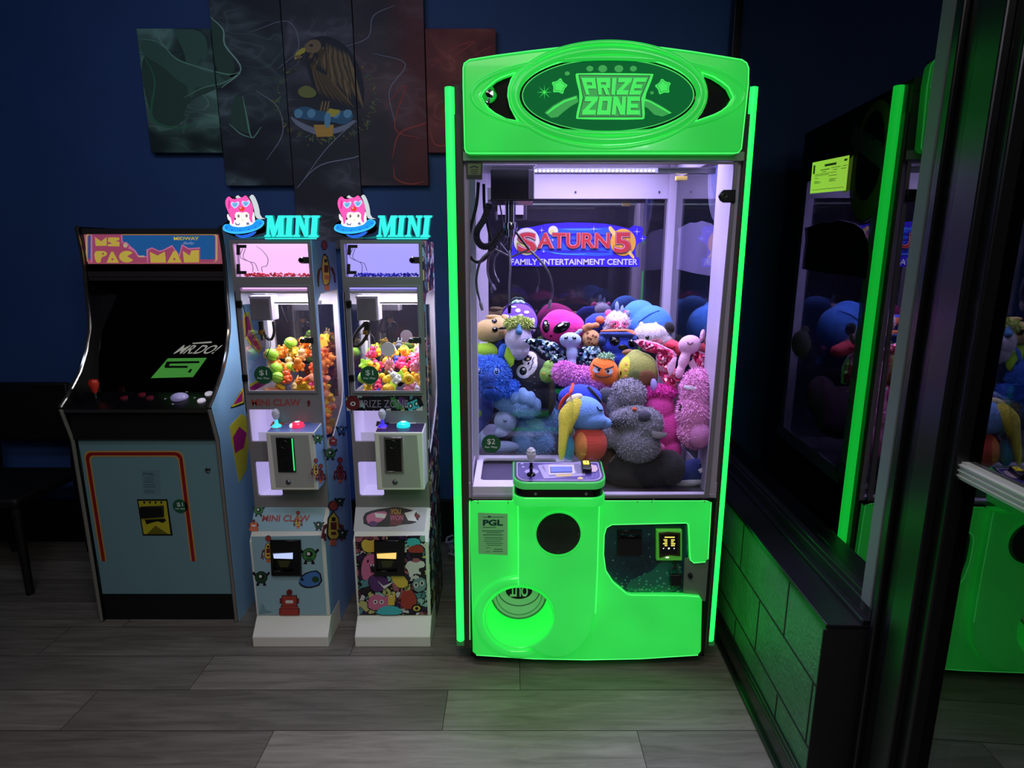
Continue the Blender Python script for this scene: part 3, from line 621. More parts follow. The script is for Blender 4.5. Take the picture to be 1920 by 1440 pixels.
b.mat(cfl); text(b, ff, 'OUT', (fc_[0] - .034, fc_[1] - .012, fc_[0] + .034, fc_[1] + .034), .0046, .0006, .03, flipu=True, warp=lambda a, c: (a, 1 - c))
b.out('flap_print', None, fp_, smooth=False)
# console
ftop = Frame((0, 0, 0), (1, 0, 0), (0, 1, 0))
def deck(z0, z1, x0, x1, y0, y1, r=.045, mat=GREEN, name='console_band', bev=.006):
    b = B(); plate(b, Frame((0, 0, z0), (1, 0, 0), (0, 1, 0)), rrect(x0, y0, x1, y1, (r, r, .004, .004)), [], 0, z1 - z0, bev, 3); return b.out(name, mat, big, ang=50)
deck(.722, .757, .002, .322, 1.868, 1.99, name='console_band')
deck(.755, .800, .008, .316, 1.874, 1.99, mat=BLKG, name='console_recess', bev=.002)
cpf = Frame((0, 1.866, .812), (1, 0, 0), (0, .134, .030))
b = B(); plate(b, cpf, rrect(.002, 0, .322, .138, (.045, .045, .004, .004)), [], -.030, 0, .006, 3); pan = b.out('control_panel', GREEND, big, ang=50)
V = Vector
b = B().mat(M('panel_navy', (24, 26, 62), .2)).prism(rrect(.008, .006, .316, .132, (.04, .04, .004, .004)), cpf, .0005, .0012)
b.mat(M('panel_lav', (170, 160, 205), .3)); plate(b, cpf, rrect(.016, .012, .308, .128, (.035, .035, .006, .006)), [rrect(.020, .016, .304, .124, (.032, .032, .005, .005))], .0012, .0018, .0001)
b.mat(M('panel_space', (44, 38, 110), .25, noise=(18, (86, 70, 150), .2))).prism(rrect(.020, .016, .304, .124, (.032, .032, .005, .005)), cpf, .0012, .0015)
for k, (m, pl) in enumerate([(M('panel_lav'), [(1008, 873), (1090, 866), (1098, 892), (1020, 898)]), (M('panel_grey', (120, 118, 150), .3), [(1014, 875), (1040, 872), (1086, 870), (1094, 888), (1030, 894)]), (M('panel_lav'), [(1020, 874), (1072, 872), (1082, 888), (1026, 892)]),
        (M('panel_pale', (216, 208, 226), .3), [(1028, 873), (1076, 872), (1078, 889), (1030, 891)]), (M('panel_gold', (208, 184, 110), .3), [(1040, 891), (1075, 890), (1070, 894), (1045, 895)]), (M('panel_ink', (20, 20, 50), .3), [(1031, 876), (1072, 876), (1073, 887), (1032, 888)]), (M('panel_peach', (214, 186, 190), .3), [(1108, 872), (1118, 874), (1121, 881), (1117, 886), (1109, 886)]), (M('panel_gold'), [(1083, 897), (1088, 895), (1093, 897), (1093, 900), (1083, 900)])]):
    b.mat(m).prism(cpf.pxs(pl), cpf, .0015 + .0002 * k, .0018 + .0002 * k)
b.mat(M('panel_lav'))
for i, j in ((981, 876), (979, 870), (1110, 894), (1118, 890), (1100, 897)): p = cpf.px(i, j); b.prism(oval(p[0], p[1], .006 if i < 1000 else .002, .005 if i < 1000 else .002, 10), cpf, .0015, .002)
b.prism(oval(*cpf.px(997, 885), .024, .016, 24), cpf, .0015, .0019)
b.out('panel_artwork', None, pan, smooth=False)
q = cpf.pxs([(1032, 877), (1071, 877), (1072, 886), (1033, 887)]); B().prism(q, cpf, .003, .005).out('lcd_display', glow('lcd_blue', (96, 116, 250), 1.0), pan, smooth=False)
q = cpf.px(1099, 879); b = B().mat(BLKG); plate(b, cpf, rrect(q[0] - .017, q[1] - .03, q[0] + .016, q[1] + .028, .004), [], 0, .018, .003); b.mat(M('start_yellow', (236, 224, 60), .3, em=(230, 214, 50), es=.55)); plate(b, cpf, rrect(q[0] - .011, q[1] - .002, q[0] + .011, q[1] + .022, .003), [], .016, .021, .002)
b.mat(BLKG).prism(oval(q[0] + .001, q[1] + .011, .002, .004, 10), cpf, .021, .0215); b.out('start_button', None, pan, bevel=0)
q = onY(996, 893, 1.905); base = V((q.x, 1.915, .824))
b = B().mat(BLKG).lathe([(.0, 0), (.016, 0), (.014, .004), (.006, .006), (.0055, .022), (.008, .026), (.0055, .03), (.005, .045), (.0, .045)], base, seg=20); js = b.out('joystick', None, pan)
CRY = M('crystal_ball', (190, 190, 205), .08, spec=.9, em=(170, 165, 190), es=.12, bump=(140, .7))
b = B().lathe([(.0, .043), (.006, .044), (.008, .052), (.0145, .062), (.0175, .075), (.015, .088), (.008, .096), (.0, .098)], base, seg=12); b.out('joystick_knob', CRY, js, ang=20)
p = V((.0, 1.884, 0))
for x in (1004, 1099): w_ = onY(x, 926, 1.874); B().ring(Frame((w_.x, 1.8735, w_.z), (1, 0, 0), (0, 0, 1)), 0, 0, .005, .003, .0012, 0, seg=14, rs=6).out('recess_bolt', STEEL, big)
# speaker grille
fsp = FY(1.955); q = fsp.px(1047, 1001)
b = B().mat(GREEN).ring(fsp, q[0], q[1], .083, .085, .004, .001, seg=60, rs=8); b.out('grille_rim', None, big)
b = B().mat(M('grille_black', (48, 50, 48), .5, bump=(900, .9))).lathe([(0, -.004), (.079, -.003), (.081, 0.002), (.079, .006), (0, .006)], fsp.at(q[0], q[1], 0), axis=(0, 1, 0), seg=56)
sp_o = b.out('speaker_grille', None, big)
b = B().mat(M('grille_dot', (6, 6, 6), .6))
for k in range(96): a = k * 2.4; r_ = .0048 * math.sqrt(k); b.prism(oval(q[0] + r_ * math.cos(a), q[1] + r_ * math.sin(a), .0011, .0011, 6), fsp, .0038, .0042)
b.mat(STEEL)
for a, r_ in ((-90, .07), (0, .072), (180, .072), (80, .07)): b.ell(fsp.at(q[0] + r_ * math.cos(R(a)), q[1] + r_ * math.sin(R(a)), .004), (.003, .0012, .003), sub=1)
b.out('grille_holes', None, sp_o, smooth=False)
LITE = M('edge_glow_green', (90, 230, 120), .3, em=(84, 246, 120), es=.95)  # brighter green for added tubes that imitate glow along the plastic edges
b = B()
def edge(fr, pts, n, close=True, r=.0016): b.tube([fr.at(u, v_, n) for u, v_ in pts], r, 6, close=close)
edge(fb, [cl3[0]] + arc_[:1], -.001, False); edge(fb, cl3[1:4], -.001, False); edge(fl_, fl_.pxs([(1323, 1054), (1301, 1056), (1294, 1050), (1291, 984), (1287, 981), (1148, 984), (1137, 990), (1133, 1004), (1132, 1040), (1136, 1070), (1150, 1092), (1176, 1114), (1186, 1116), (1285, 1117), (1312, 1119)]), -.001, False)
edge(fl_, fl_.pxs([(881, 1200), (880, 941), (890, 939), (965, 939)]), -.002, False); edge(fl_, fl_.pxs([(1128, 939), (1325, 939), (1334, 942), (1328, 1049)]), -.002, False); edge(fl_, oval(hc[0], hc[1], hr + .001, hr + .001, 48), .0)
edge(fl_, fl_.pxs([(893, 1229), (1000, 1236), (1100, 1238), (1200, 1236), (1309, 1229)]), -.002, False); b.out('edge_glow', LITE, big)
# printed notice PGL
fst = FY(1.9845); stk = M('notice_green_tint', (120, 170, 120), .5, em=(70, 160, 84), es=.3); ink = M('notice_dark', (10, 70, 60), .6)
pg = dec(fst, 'operator_notice', [(stk, [(896, 961), (952, 963), (952, 1041), (897, 1038)])], big, .0003)
b = B().mat(ink); text(b, fst, 'PGL', pxbox(fst, 905.5, 974, 943, 985.5), .0012, .0004, .045)
for x0, x1, y, h in ((905, 945, 969, .8), (915, 920, 967, 3), (905, 930, 988, 1), (904, 945, 994.5, 1.2), (912, 940, 998, 1), (906, 943, 1002, 1.2), (907, 942, 1007, .8), (909, 944, 1010, .8), (907, 940, 1014, .8), (911, 943, 1018, .8), (913, 941, 1021.5, .8), (926, 942, 1029, 1), (924, 943, 1033, 1), (911, 919, 1026.5, .6), (911, 919, 1034, .6)): b.prism(fst.pxs([(x0, y), (x1, y), (x1, y + h), (x0, y + h)]), fst, .0012, .0015)
b.out('notice_print', None, pg, smooth=False)
# recessed card door with starry print
fd = FY(2.004); tealm = M('space_print', (22, 74, 82), .2, noise=(9, (8, 34, 46), .25))
b = B().mat(tealm).prism(fd.pxs([(1128, 976), (1294, 976), (1287, 1052), (1285, 1122), (1170, 1122), (1128, 1080)]), fd, -.008, 0); cdr = b.out('service_door', None, big, smooth=False)
b = B(); rnd = random.Random(11); neb = M('nebula_green', (60, 190, 140), .3); neb2 = M('nebula_dim', (34, 120, 96), .3); star = M('star_print', (120, 190, 160), .3)
b.mat(neb2).prism(smoothpoly(fd.pxs([(1172, 1112), (1178, 1090), (1200, 1080), (1225, 1070), (1240, 1050), (1262, 1048), (1278, 1062), (1280, 1112)]), 2), fd, .0001, .0003)
for k in range(70):
    t = rnd.random(); x = 1150 + 125 * rnd.random(); y = 1112 - 36 * t * t - (x - 1150) * .12 * rnd.random(); s_ = rnd.uniform(.8, 3.0); p = fd.px(x, y); b.mat(neb if k % 3 else star).prism(oval(p[0], p[1], s_ * .0018, s_ * .0017, 7), fd, .0003, .0005)
for k in range(42): p = fd.px(rnd.uniform(1136, 1225), rnd.uniform(992, 1105)); s_ = rnd.choice((.0008, .001, .0016, .0028)); b.mat(star).prism(oval(p[0], p[1], s_, s_, 8), fd, .0003, .0005)
b.out('star_print', None, cdr, smooth=False)
b = B(); plate(b, fd, fd.pxs([(1157, 993), (1203, 993), (1203, 1040), (1156, 1040)]), [fd.pxs([(1163, 999), (1199, 999), (1198, 1004), (1163, 1004)])], 0, .008, .002); b.box(*[v for v in (fd.px(1160, 1000)[0], fd.px(1202, 1000)[0])], 1.990, 1.998, fd.px(1160, 1013)[1], fd.px(1160, 1007)[1]); b.out('bill_slot', BLKG, cdr, smooth=False)
cr = B().mat(M('reader_green', (96, 190, 70), .35, em=(80, 190, 60), es=.25)); plate(cr, fd, fd.pxs([(1229, 990), (1276, 990), (1276, 1046), (1229, 1046)]), [], 0, .022, .004); cro = cr.out('card_reader', None, cdr)
f2 = FY(2.004 - .023); b = B(); plate(b, f2, f2.pxs([(1235, 999), (1252, 997), (1275, 999), (1275, 1042), (1255, 1040), (1236, 1045)]), [], -.002, .006, .002); b.out('reader_bezel', M('reader_brown', (52, 42, 22), .35), cro)
f3 = FY(2.004 - .030); b = B().mat(BLKG).prism(f3.pxs([(1239, 1003), (1270, 1003), (1270, 1038), (1239, 1038)]), f3, 0, .001); b.mat(glow('display_yellow', (238, 226, 100), 1.1))
for x0, x1, y0 in ((1246, 1265, 1006), (1244, 1251, 1011), (1258, 1265, 1011), (1246, 1251, 1014.5), (1258, 1263, 1014.5), (1243, 1251, 1018), (1258, 1266, 1018), (1246, 1251, 1021.5), (1258, 1265, 1021.5)): b.prism(f3.pxs([(x0, y0), (x1, y0), (x1, y0 + 2.2), (x0, y0 + 2.2)]), f3, .001, .0014)
b.mat(glow('display_white', (255, 255, 230), 1.3))
for x, r_ in ((1244, .0022), (1254, .0035), (1264, .0022)): p = f3.px(x, 1028); b.prism(oval(p[0], p[1], r_, r_, 12), f3, .001, .0014)
p = f3.px(1251, 1045); b.prism(oval(p[0], p[1], .007, .003, 12), f3, .001, .0014); b.out('reader_display', None, cro, smooth=False)
f4 = FY(1.99); p = f4.px(1268, 1085); b = B().mat(M('padlock_black', (18, 22, 20), .35)); plate(b, f4, f4.pxs([(1256, 1076), (1278, 1076), (1277, 1097), (1256, 1097)]), [], -.006, .010, .004)
b.mat(STEEL).tube(spline([onY(*q, 1.988) for q in ((1259, 1077), (1259, 1067), (1264, 1062), (1269, 1062), (1273, 1067), (1273, 1077))]), .0032, 8); b.mat(M('hasp_dark', (60, 66, 60), .4, .8)).tube([onY(1263, 1046, 1.992), onY(1267, 1056, 1.985), onY(1265, 1066, 1.99)], .0045, 8)
b.out('padlock', None, big, ang=40)
b = B().mat(M('latch_plate', (120, 134, 120), .4, .2)); b.prism(fd.pxs([(1283, 1046), (1330, 1046), (1322, 1126), (1280, 1126)]), fd, -.006, .004); b.mat(RUB); p = fd.px(1293, 1077); b.lathe([(0, -.012), (.008, -.012), (.009, 0), (0, 0)], fd.at(p[0], p[1], .004), axis=(0, 1, 0), seg=16); b.out('latch_plate', None, big, smooth=False)

# lit header
fh = FY(1.945)
hd = [(868, 127), (870, 118), (880, 111), (930, 103), (990, 95), (1050, 88), (1085, 84), (1110, 82), (1141, 81), (1170, 82), (1195, 84), (1240, 88), (1300, 96), (1350, 104), (1392, 111), (1401, 117), (1405, 127), (1404, 160), (1391, 279), (1385, 286), (1378, 287), (880, 287), (874, 285), (871, 279), (868, 160)]
lc = [(902, 180), (909, 169), (919, 160), (931, 150), (943, 144), (966, 136), (958, 149), (953, 165), (952, 180), (956, 199), (970, 226), (949, 223), (928, 212), (912, 199)]
rc = [(1316, 136), (1338, 144), (1354, 154), (1366, 164), (1375, 182), (1366, 197), (1352, 208), (1338, 215), (1304, 227), (1315, 212), (1322, 197), (1326, 176), (1322, 155)]
ho = fh.px(1140, 179.5)
b = B(); plate(b, fh, fh.pxs(hd), [fh.pxs(lc), fh.pxs(rc), oval(ho[0], ho[1], .272, .110, 56)], -.045, 0.0, .008, 3)
hdr = b.out('lit_header', GREENT, big, ang=50)
b = B().ring(fh, ho[0], ho[1], .285, .128, .014, -.004, seg=90, rs=12); b.ring(fh, ho[0], ho[1], .418, .108, .008, -.003, seg=90, rs=10); b.ring(fh, ho[0], ho[1] , .30, .150, .007, -.002, seg=90, rs=10)
b.out('raised_ring', GREENT, hdr, ang=60); b = B(); edge(fh, fh.pxs(lc), .0); edge(fh, fh.pxs(rc), .0); edge(fh, fh.pxs(hd), -.004); edge(fh, oval(ho[0], ho[1], .274, .112, 64), .0); b.out('edge_glow', LITE, hdr)
B().box(-.13, .715, 1.972, 1.985, 1.93, 2.14).out('header_backing', M('header_black', (4, 4, 5), .35, spec=.1), big, smooth=False)
b = B().lathe([(0, -.02), (.012, -.018), (.022, -.008), (.026, 0.0)], onY(918, 178, 1.968), axis=(0, 1, 0), seg=20); b.lathe([(0, -.02), (.006, -.018), (.010, 0.0)], onY(915, 196, 1.968), axis=(0, 1, 0), seg=16); b.out('chrome_reflection', CHR, big)  # made-up chrome domes stand in for reflections in the left crescent
fs = FY(1.956); q = fs.px(1140, 179.5); hs = B().mat(M('sign_green_dark', (6, 40, 24), .6, em=(8, 104, 48), es=.8, spec=.1)).prism(oval(q[0], q[1], .268, .107, 64), fs, -.003, 0); sg = hs.out('prize_zone_sign', None, big, smooth=False)
b = B().mat(BLKG).ring(fs, q[0], q[1], .270, .1085, .004, .002, seg=90, rs=8); b.mat(M('rim_bright', (60, 220, 90), .3, em=(90, 220, 110), es=.7)).ring(fs, q[0], q[1], .264, .1035, .0016, .001, seg=90, rs=6); b.out('sign_rim', None, sg)
SB = M('sign_bright', (40, 200, 70), .4, em=(48, 226, 80), es=.86); SM = M('sign_mid', (30, 150, 60), .4, em=(30, 160, 62), es=.7); SD = M('sign_dark', (6, 80, 36), .4, em=(10, 96, 40), es=.6)
def c8(x, y): return (840 + x / 3.31, 70 + y / 3.31)
b = B(); ns = [0.0]
def sgn(m, pts, px=True, sm=0):
    ns[0] += .00012; p = fs.pxs([c8(*z_) for z_ in pts]) if px else pts
    b.mat(m).prism(smoothpoly(p, sm) if sm else p, fs, .0002, .0006 + ns[0])
L_ = [(600, 468), (650, 425), (720, 385), (800, 360), (810, 400), (760, 430), (720, 460), (680, 495), (640, 500)]
sgn(SM, L_); sgn(SM, [(1200, 372), (1260, 392), (1330, 430), (1390, 468), (1330, 492), (1280, 480), (1240, 440), (1200, 420)])
sgn(SB, [(610, 470), (655, 432), (720, 393), (795, 368), (797, 378), (722, 403), (662, 442), (620, 474)]); sgn(SB, [(1205, 376), (1262, 398), (1330, 436), (1384, 470), (1376, 474), (1322, 444), (1258, 406), (1205, 388)])
for cx, cy, r_ in ((960, 195, 28), (1060, 195, 28), (880, 195, 22), (1150, 195, 22), (740, 225, 16), (1265, 345, 12)): sgn(SM, [(cx + r_ * math.cos(a * .52), cy + (r_ * .8) * math.sin(a * .52)) for a in range(12)])
def starp(cx, cy, r0, r1, n=5, ph=-90): return [(cx + (r0 if k % 2 == 0 else r1) * math.cos(R(ph + 180 * k / n)), cy + (r0 if k % 2 == 0 else r1) * math.sin(R(ph + 180 * k / n))) for k in range(2 * n)]
for cx, cy, ph in ((690, 305, -80), (1335, 308, -100)): sgn(SB, starp(cx, cy, 56, 34, ph=ph), sm=1); sgn(SM, starp(cx, cy, 46, 26, ph=ph), sm=1); sgn(SB, starp(cx, cy, 40, 22, ph=ph), sm=1)
sgn(SB, starp(598, 342, 44, 5, 8)); sgn(SB, [(800, 222), (1268, 226), (1276, 236), (1215, 385), (1222, 500), (1206, 512), (800, 510), (792, 496), (822, 370), (788, 236)], sm=1)
sgn(SD, [(808, 234), (1256, 238), (1198, 380), (1206, 498), (808, 498), (836, 374)]); sgn(SM, [(816, 241), (1246, 244), (1190, 382), (1198, 490), (816, 490), (844, 376)])
GLY = {'P': [(0, 0, .3, 1), (0, .74, 1, 1), (.7, .36, 1, 1), (.25, .36, 1, .56)], 'R': [(0, 0, .3, 1), (0, .74, 1, 1), (.7, .4, 1, 1), (.25, .4, .9, .58), ((.45, .45), (.75, .45), (1, 0), (.68, 0))], 'I': [(.1, 0, .9, 1)],
       'Z': [(0, .74, 1, 1), (0, 0, 1, .26), ((.62, .8), (1, .8), (.38, .2), (0, .2))], 'E': [(0, 0, .3, 1), (0, .76, 1, 1), (0, .38, .85, .6), (0, 0, 1, .24)], 'O': [(0, 0, .3, 1), (.7, 0, 1, 1), (0, .76, 1, 1), (0, 0, 1, .24)], 'N': [(0, 0, .3, 1), (.7, 0, 1, 1), ((0, 1), (.35, 1), (1, 0), (.65, 0))]}
def word(m, s_, xl0, xr0, y0, xl1, xr1, y1, wid, dx=0, dy=0):
    tot = sum(wid) + .12 * (len(s_) - 1); u = 0
    for ch_, w_ in zip(s_, wid):
        for r_ in GLY[ch_]:
            pp = [(r_[0], r_[1]), (r_[2], r_[1]), (r_[2], r_[3]), (r_[0], r_[3])] if not isinstance(r_[0], tuple) else list(r_)
            o_ = []
            for a, c in pp:
                t = (u + a * w_) / tot; o_.append(((xl0 + (xr0 - xl0) * t) * c + (xl1 + (xr1 - xl1) * t) * (1 - c) + dx, y0 * c + y1 * (1 - c) + dy))
            ns[0] += .000004; b.mat(m).prism(fs.pxs([c8(*z_) for z_ in o_]), fs, .0002, .0008 + ns[0])
        u += w_ + .12
for m, dx, dy in ((SD, -5, 5), (SB, 0, 0)):
    word(m, 'PRIZE', 826, 1236, 254, 856, 1190, 358, [1, 1, .38, 1, 1], dx, dy); word(m, 'ZONE', 852, 1190, 370, 830, 1188, 482, [1, 1, 1, 1], dx, dy); ns[0] += .0003
b.out('sign_lettering', None, sg, smooth=False)
# led tubes down both sides
for x in (-.199, .768):
    t = B().mat(LEDG).tube([(x, 2.025, .105), (x, 2.025, 2.085)], .0155, 16); lt = t.out('led_tube', None, big)
    B().mat(M('tube_cap', (60, 110, 70), .4, em=(40, 150, 70), es=.25)).box(x - .016, x + .016, 2.01, 2.045, .085, .107).out('tube_cap', None, lt, bevel=.004)
b = B().box(-.183, XL, 2.012, 2.04, .1, 2.09).box(XR + .0, .753, 2.012, 2.04, .1, 2.085); b.out('tube_bracket', DOL, big, smooth=False)

# stickers on its glass
GS = M('sticker_green', (30, 92, 60), .5); GW = M('sticker_white', (214, 222, 214), .5)
def price(fr, cx, cy, r, s_, lab, par, name='price_sticker'):
    q = fr.px(cx, cy); b = B().mat(GS).prism(oval(q[0], q[1], r, r, 36), fr, .0006, .0012); b.mat(GW)
    text(b, fr, s_, (q[0] - r * .42, q[1] - r * .12, q[0] + r * .42, q[1] + r * .55), .0012, .0003, .01); text(b, fr, 'Per Play', (q[0] - r * .66, q[1] - r * .52, q[0] + r * .66, q[1] - r * .26), .0012, .0003, .02)
    return b.out(name, None, par, smooth=False)
price(FY(1.9985), 921, 832, .034, '$2', '', big)
f9 = FY(1.9915); q = dec(f9, 'permit_sticker', [(M('permit_dark', (22, 44, 34), .4), [(874, 304), (905, 304), (904, 337), (875, 336)]), (M('permit_olive', (104, 116, 78), .4), [(877, 307), (902, 307), (901, 328), (877, 328)])], big, .0005)
b = B().mat(M('permit_dark')); b.prism(f9.pxs([(880, 314), (889, 310), (898, 314), (896, 316), (889, 313), (882, 316)]), f9, .0018, .002)
for y in (318, 321.5, 325): b.prism(f9.pxs([(883, y), (896, y), (896, y + 1.2), (883, y + 1.2)]), f9, .0018, .002)
b.out('permit_print', None, q, smooth=False)

# printed signs on the glass of the machine
sat = FY(BY - .002); s5 = thing('family_entertainment_sign', 'blue cut-out sign with red lettering and planets hanging inside the big claw machine', 'sign', onY(1083, 500, BY - .003))
def S(x, y): return (940 + x / 6.62, 400 + y / 6.62)
def SP(m, pts, n, sm=0): p = sat.pxs([S(*q) for q in pts]); sb.mat(m).prism(smoothpoly(p, sm) if sm else p, sat, n, n + .0006)
sb = B(); K = lambda n_, c=(0, 0, 0): M('sat_' + n_, tuple(int(v_ * .86) for v_ in c), .5)
SP(K('blue', (48, 22, 206)), [(112, 560), (130, 460), (128, 380), (180, 250), (240, 185), (400, 165), (560, 130), (830, 112), (1100, 118), (1300, 130), (1480, 165), (1590, 190), (1640, 150), (1740, 165), (1760, 200), (1745, 265), (1800, 290), (1790, 325), (1690, 380), (1660, 450), (1670, 540), (1715, 560), (1710, 665), (112, 655)], 0)
sbb = sb; 
SP(K('mid', (40, 86, 226)), [(480, 250), (700, 185), (960, 190), (1330, 175), (1350, 230), (1380, 520), (1200, 530), (850, 520), (500, 470), (440, 380)], .0007)
for pl in ([(560, 240), (760, 255), (1000, 245), (1300, 262), (1310, 285), (1000, 275), (760, 285), (600, 280)], [(820, 330), (1000, 315), (1180, 330), (1170, 350), (1000, 340), (840, 352)], [(520, 430), (760, 462), (1100, 455), (1330, 470), (1340, 490), (1050, 480), (780, 490), (560, 466)], [(740, 290), (800, 300), (860, 370), (980, 400), (900, 420), (800, 400), (745, 340)], [(1090, 400), (1240, 380), (1330, 420), (1180, 430)]): SP(K('navy', (34, 20, 170)), pl, .0014, 1)
for pl in ([(700, 195), (960, 185), (1280, 195), (1200, 210), (900, 215)], [(560, 470), (800, 505), (1100, 500), (1000, 520), (700, 515)]): SP(K('sky', (70, 140, 240)), pl, .0014, 1)
def circ(cx, cy, r_, ry=None): return [(cx + r_ * math.cos(k * .2244), cy + (ry or r_) * math.sin(k * .2244)) for k in range(28)]
SP(K('cream', (226, 224, 206)), circ(315, 350, 158, 170), .0021); SP(K('lime', (216, 214, 120)), [(160, 360), (250, 330), (340, 420), (460, 400), (420, 490), (320, 520), (220, 480)], .0028, 2)
SP(K('cream'), circ(643, 215, 60), .0021); SP(K('lime'), circ(630, 235, 34), .0028)
SP(K('gold', (232, 172, 50)), circ(1510, 360, 158, 168), .0021); SP(K('gold2', (246, 206, 100)), [(1325, 165), (1370, 160), (1640, 520), (1655, 560), (1620, 560), (1340, 230)], .0028, 1); SP(K('gold'), circ(1510, 350, 120, 140), .0035)
for k in range(4): SP(K('gold3', (206, 132, 36)), [(1420 + 50 * k, 250), (1432 + 50 * k, 250), (1470 + 50 * k, 450), (1458 + 50 * k, 450)], .0042)
for cx, cy, r_ in ((500, 212, 36), (1145, 195, 44), (1680, 228, 50), (635, 330, 26), (525, 475, 22), (1750, 315, 40)): SP(K('star', (214, 214, 240)), starp(cx, cy, r_, 5, 4), .0049)
def STX(s_, x0, y0, x1, y1, m, n, bold, sh=0.0): sb.mat(m); text(sb, sat, s_, pxbox(sat, *S(x0, y0), *S(x1, y1)), n, .0006, bold, sh)
for m, g_, n, bo in ((K('dark', (60, 12, 30)), 9, .0056, .06), (K('pink', (226, 150, 160)), 4, .0062, .045), (K('red', (190, 44, 46)), 0, .0068, .02)):
    STX('S', 205 - g_, 240 - g_, 432 + g_, 482 + g_, m, n, bo); STX('ATURN', 445 - g_, 245 - g_, 1345 + g_, 435 + g_, m, n, bo); STX('5', 1395 - g_, 240 - g_, 1605 + g_, 490 + g_, m, n, bo)
STX('FAMILY ENTERTAINMENT CENTER', 118, 565, 1692, 640, K('star'), .002, .022)
sb.out('printed_board', None, s5, smooth=False)

fsx = Frame((XR + .0022, 0, 0), (0, 1, 0), (0, 0, 1))              # outer face of the right side, faces +X
wb = M('decal_back', (186, 182, 200), .6)
vy = thing('window_cling', 'pale-backed oval cling on the right side glass of the big green machine', 'sticker', (XR, 2.45, 1.4))
pts = fsx.pxs([(1271, 428), (1280, 424), (1294, 417), (1303, 418), (1316, 414), (1333, 419), (1345, 430), (1352, 452), (1354, 480), (1351, 523), (1330, 517), (1300, 512), (1268, 504), (1270, 470), (1272, 455)])
B().mat(wb).prism(pts, fsx, .0, .001).mat(M('decal_face_unlit', (14, 12, 22), .5)).prism(pts, fsx, .001, .002).out('cling', None, vy, smooth=False)  # outer face coloured near black to imitate its unlit side
q = fsx.px(1345, 330); eb = thing('ring_emblem', 'large ringed oval emblem high on the right side of the big green machine', 'sticker', (XR, 2.2, 1.7))
ce = (2.20, 1.885); mY = M('emblem_yellow', (236, 204, 100), .5); mN = M('emblem_navy', (40, 32, 80), .5)
b = B().mat(wb).prism(oval(*ce, .145, .205, 40), fsx, .0, .001); b.mat(mN).prism(oval(*ce, .145, .205, 40), fsx, .001, .0016); b.mat(mY); plate(b, fsx, oval(*ce, .14, .2, 40), [oval(ce[0] + .012, ce[1] + .02, .098, .150, 40)], .0016, .0024, .0002)
b.mat(wb).prism([(ce[0] - .16, ce[1] - .01), (ce[0] - .13, ce[1] - .06), (ce[0] + .17, ce[1] + .09), (ce[0] + .15, ce[1] + .15)], fsx, .0024, .003)
me_ = text_mesh('SATURN 5', .5, .02); xs = [v.co.x for v in me_.vertices]; mx_ = max(xs)
for v in me_.vertices:
    a = v.co.x / mx_ ; c = v.co.y / .7; v.co = fsx.at(ce[0] - .135 + .28 * a - .0 * c, ce[1] - .035 + .145 * a + .05 * c, .003 + (v.co.z + .5) * .0005)
b.mesh(me_); b.out('emblem', None, eb, smooth=False)
fin = Frame((XR + .0022, 0, 0), (0, -1, 0), (0, 0, 1)); b = B().mat(M('emblem_back_blue', (96, 124, 200), .5)).prism(oval(-ce[0] - .012, ce[1] + .02, .098, .150, 40), fin, 0, .0006)
b.mat(wb).prism([(-ce[0] + .16, ce[1] - .01), (-ce[0] + .13, ce[1] - .06), (-ce[0] - .17, ce[1] + .09), (-ce[0] - .15, ce[1] + .15)], fin, .0006, .0009); b.out('emblem_back', None, eb, smooth=False)
# ------------------------------------------------------------------ upright arcade cabinet
AL, AR, AB = -1.804, -1.196, 3.0
arc = thing('arcade_cabinet', 'black and light blue upright arcade cabinet with a pink and yellow marquee', 'arcade cabinet', ((AL + AR) / 2, 2.6, 0))
BLU = M('cabinet_light_blue', (116, 156, 164), 0.4); BLUS = M('cabinet_side_blue', (150, 200, 236), 0.38)
prof = [(2.295, 0), (2.30, .827), (2.264, .962), (2.262, .975), (2.300, 1.003), (2.353, 1.05), (2.395, 1.09), (2.421, 1.127), (2.450, 1.17), (2.467, 1.21), (2.485, 1.245), (2.493, 1.275), (2.499, 1.32), (2.501, 1.387), (2.507, 1.45), (2.512, 1.52), (2.512, 1.585), (2.507, 1.63), (2.500, 1.675), (2.512, 1.682), (AB, 1.69), (AB, 0)]
for x0, x1 in ((AL, AL + .018), (AR - .018, AR)):
    B().prism(prof, Frame((x0, 0, 0), (0, 1, 0), (0, 0, 1)), 0, x1 - x0).out('side_panel', M('side_panel_black', (9, 9, 12), .4), arc, smooth=False)
B().prism(prof, Frame((AR, 0, 0), (0, 1, 0), (0, 0, 1)), 0, .0015).out('side_laminate', BLUS, arc, smooth=False)
tm = M('t_moulding', (150, 146, 138), .12, .9); tmw = M('t_moulding_worn', (128, 122, 116), .4)
for x in (AL + .009, AR - .009):
    P = [V((x, y - .003, z_)) for y, z_ in prof[3:20]]; B().tube(P, .0075, 8).out('chrome_edge_trim', tm, arc)
    B().tube([V((x, 2.296, 0.004)), V((x, 2.2975, .827)), V((x, 2.262, .965))], .0075, 8).out('edge_trim', tmw, arc)
x0, x1 = AL + .018, AR - .018
b = B().box(x0, x1, 2.31, AB - .01, 0.0, .135); b.out('toe_kick', BLKM, arc, smooth=False)
fa = FY(2.31)
dz0, dz1 = fa.px(160, 1113)[1], fa.px(160, 823)[1]
dpn = B().box(x0 + .004, x1 - .002, 2.306, 2.33, dz0, dz1).out('front_door', BLU, arc, smooth=False, bevel=.002); fa = FY(2.306)
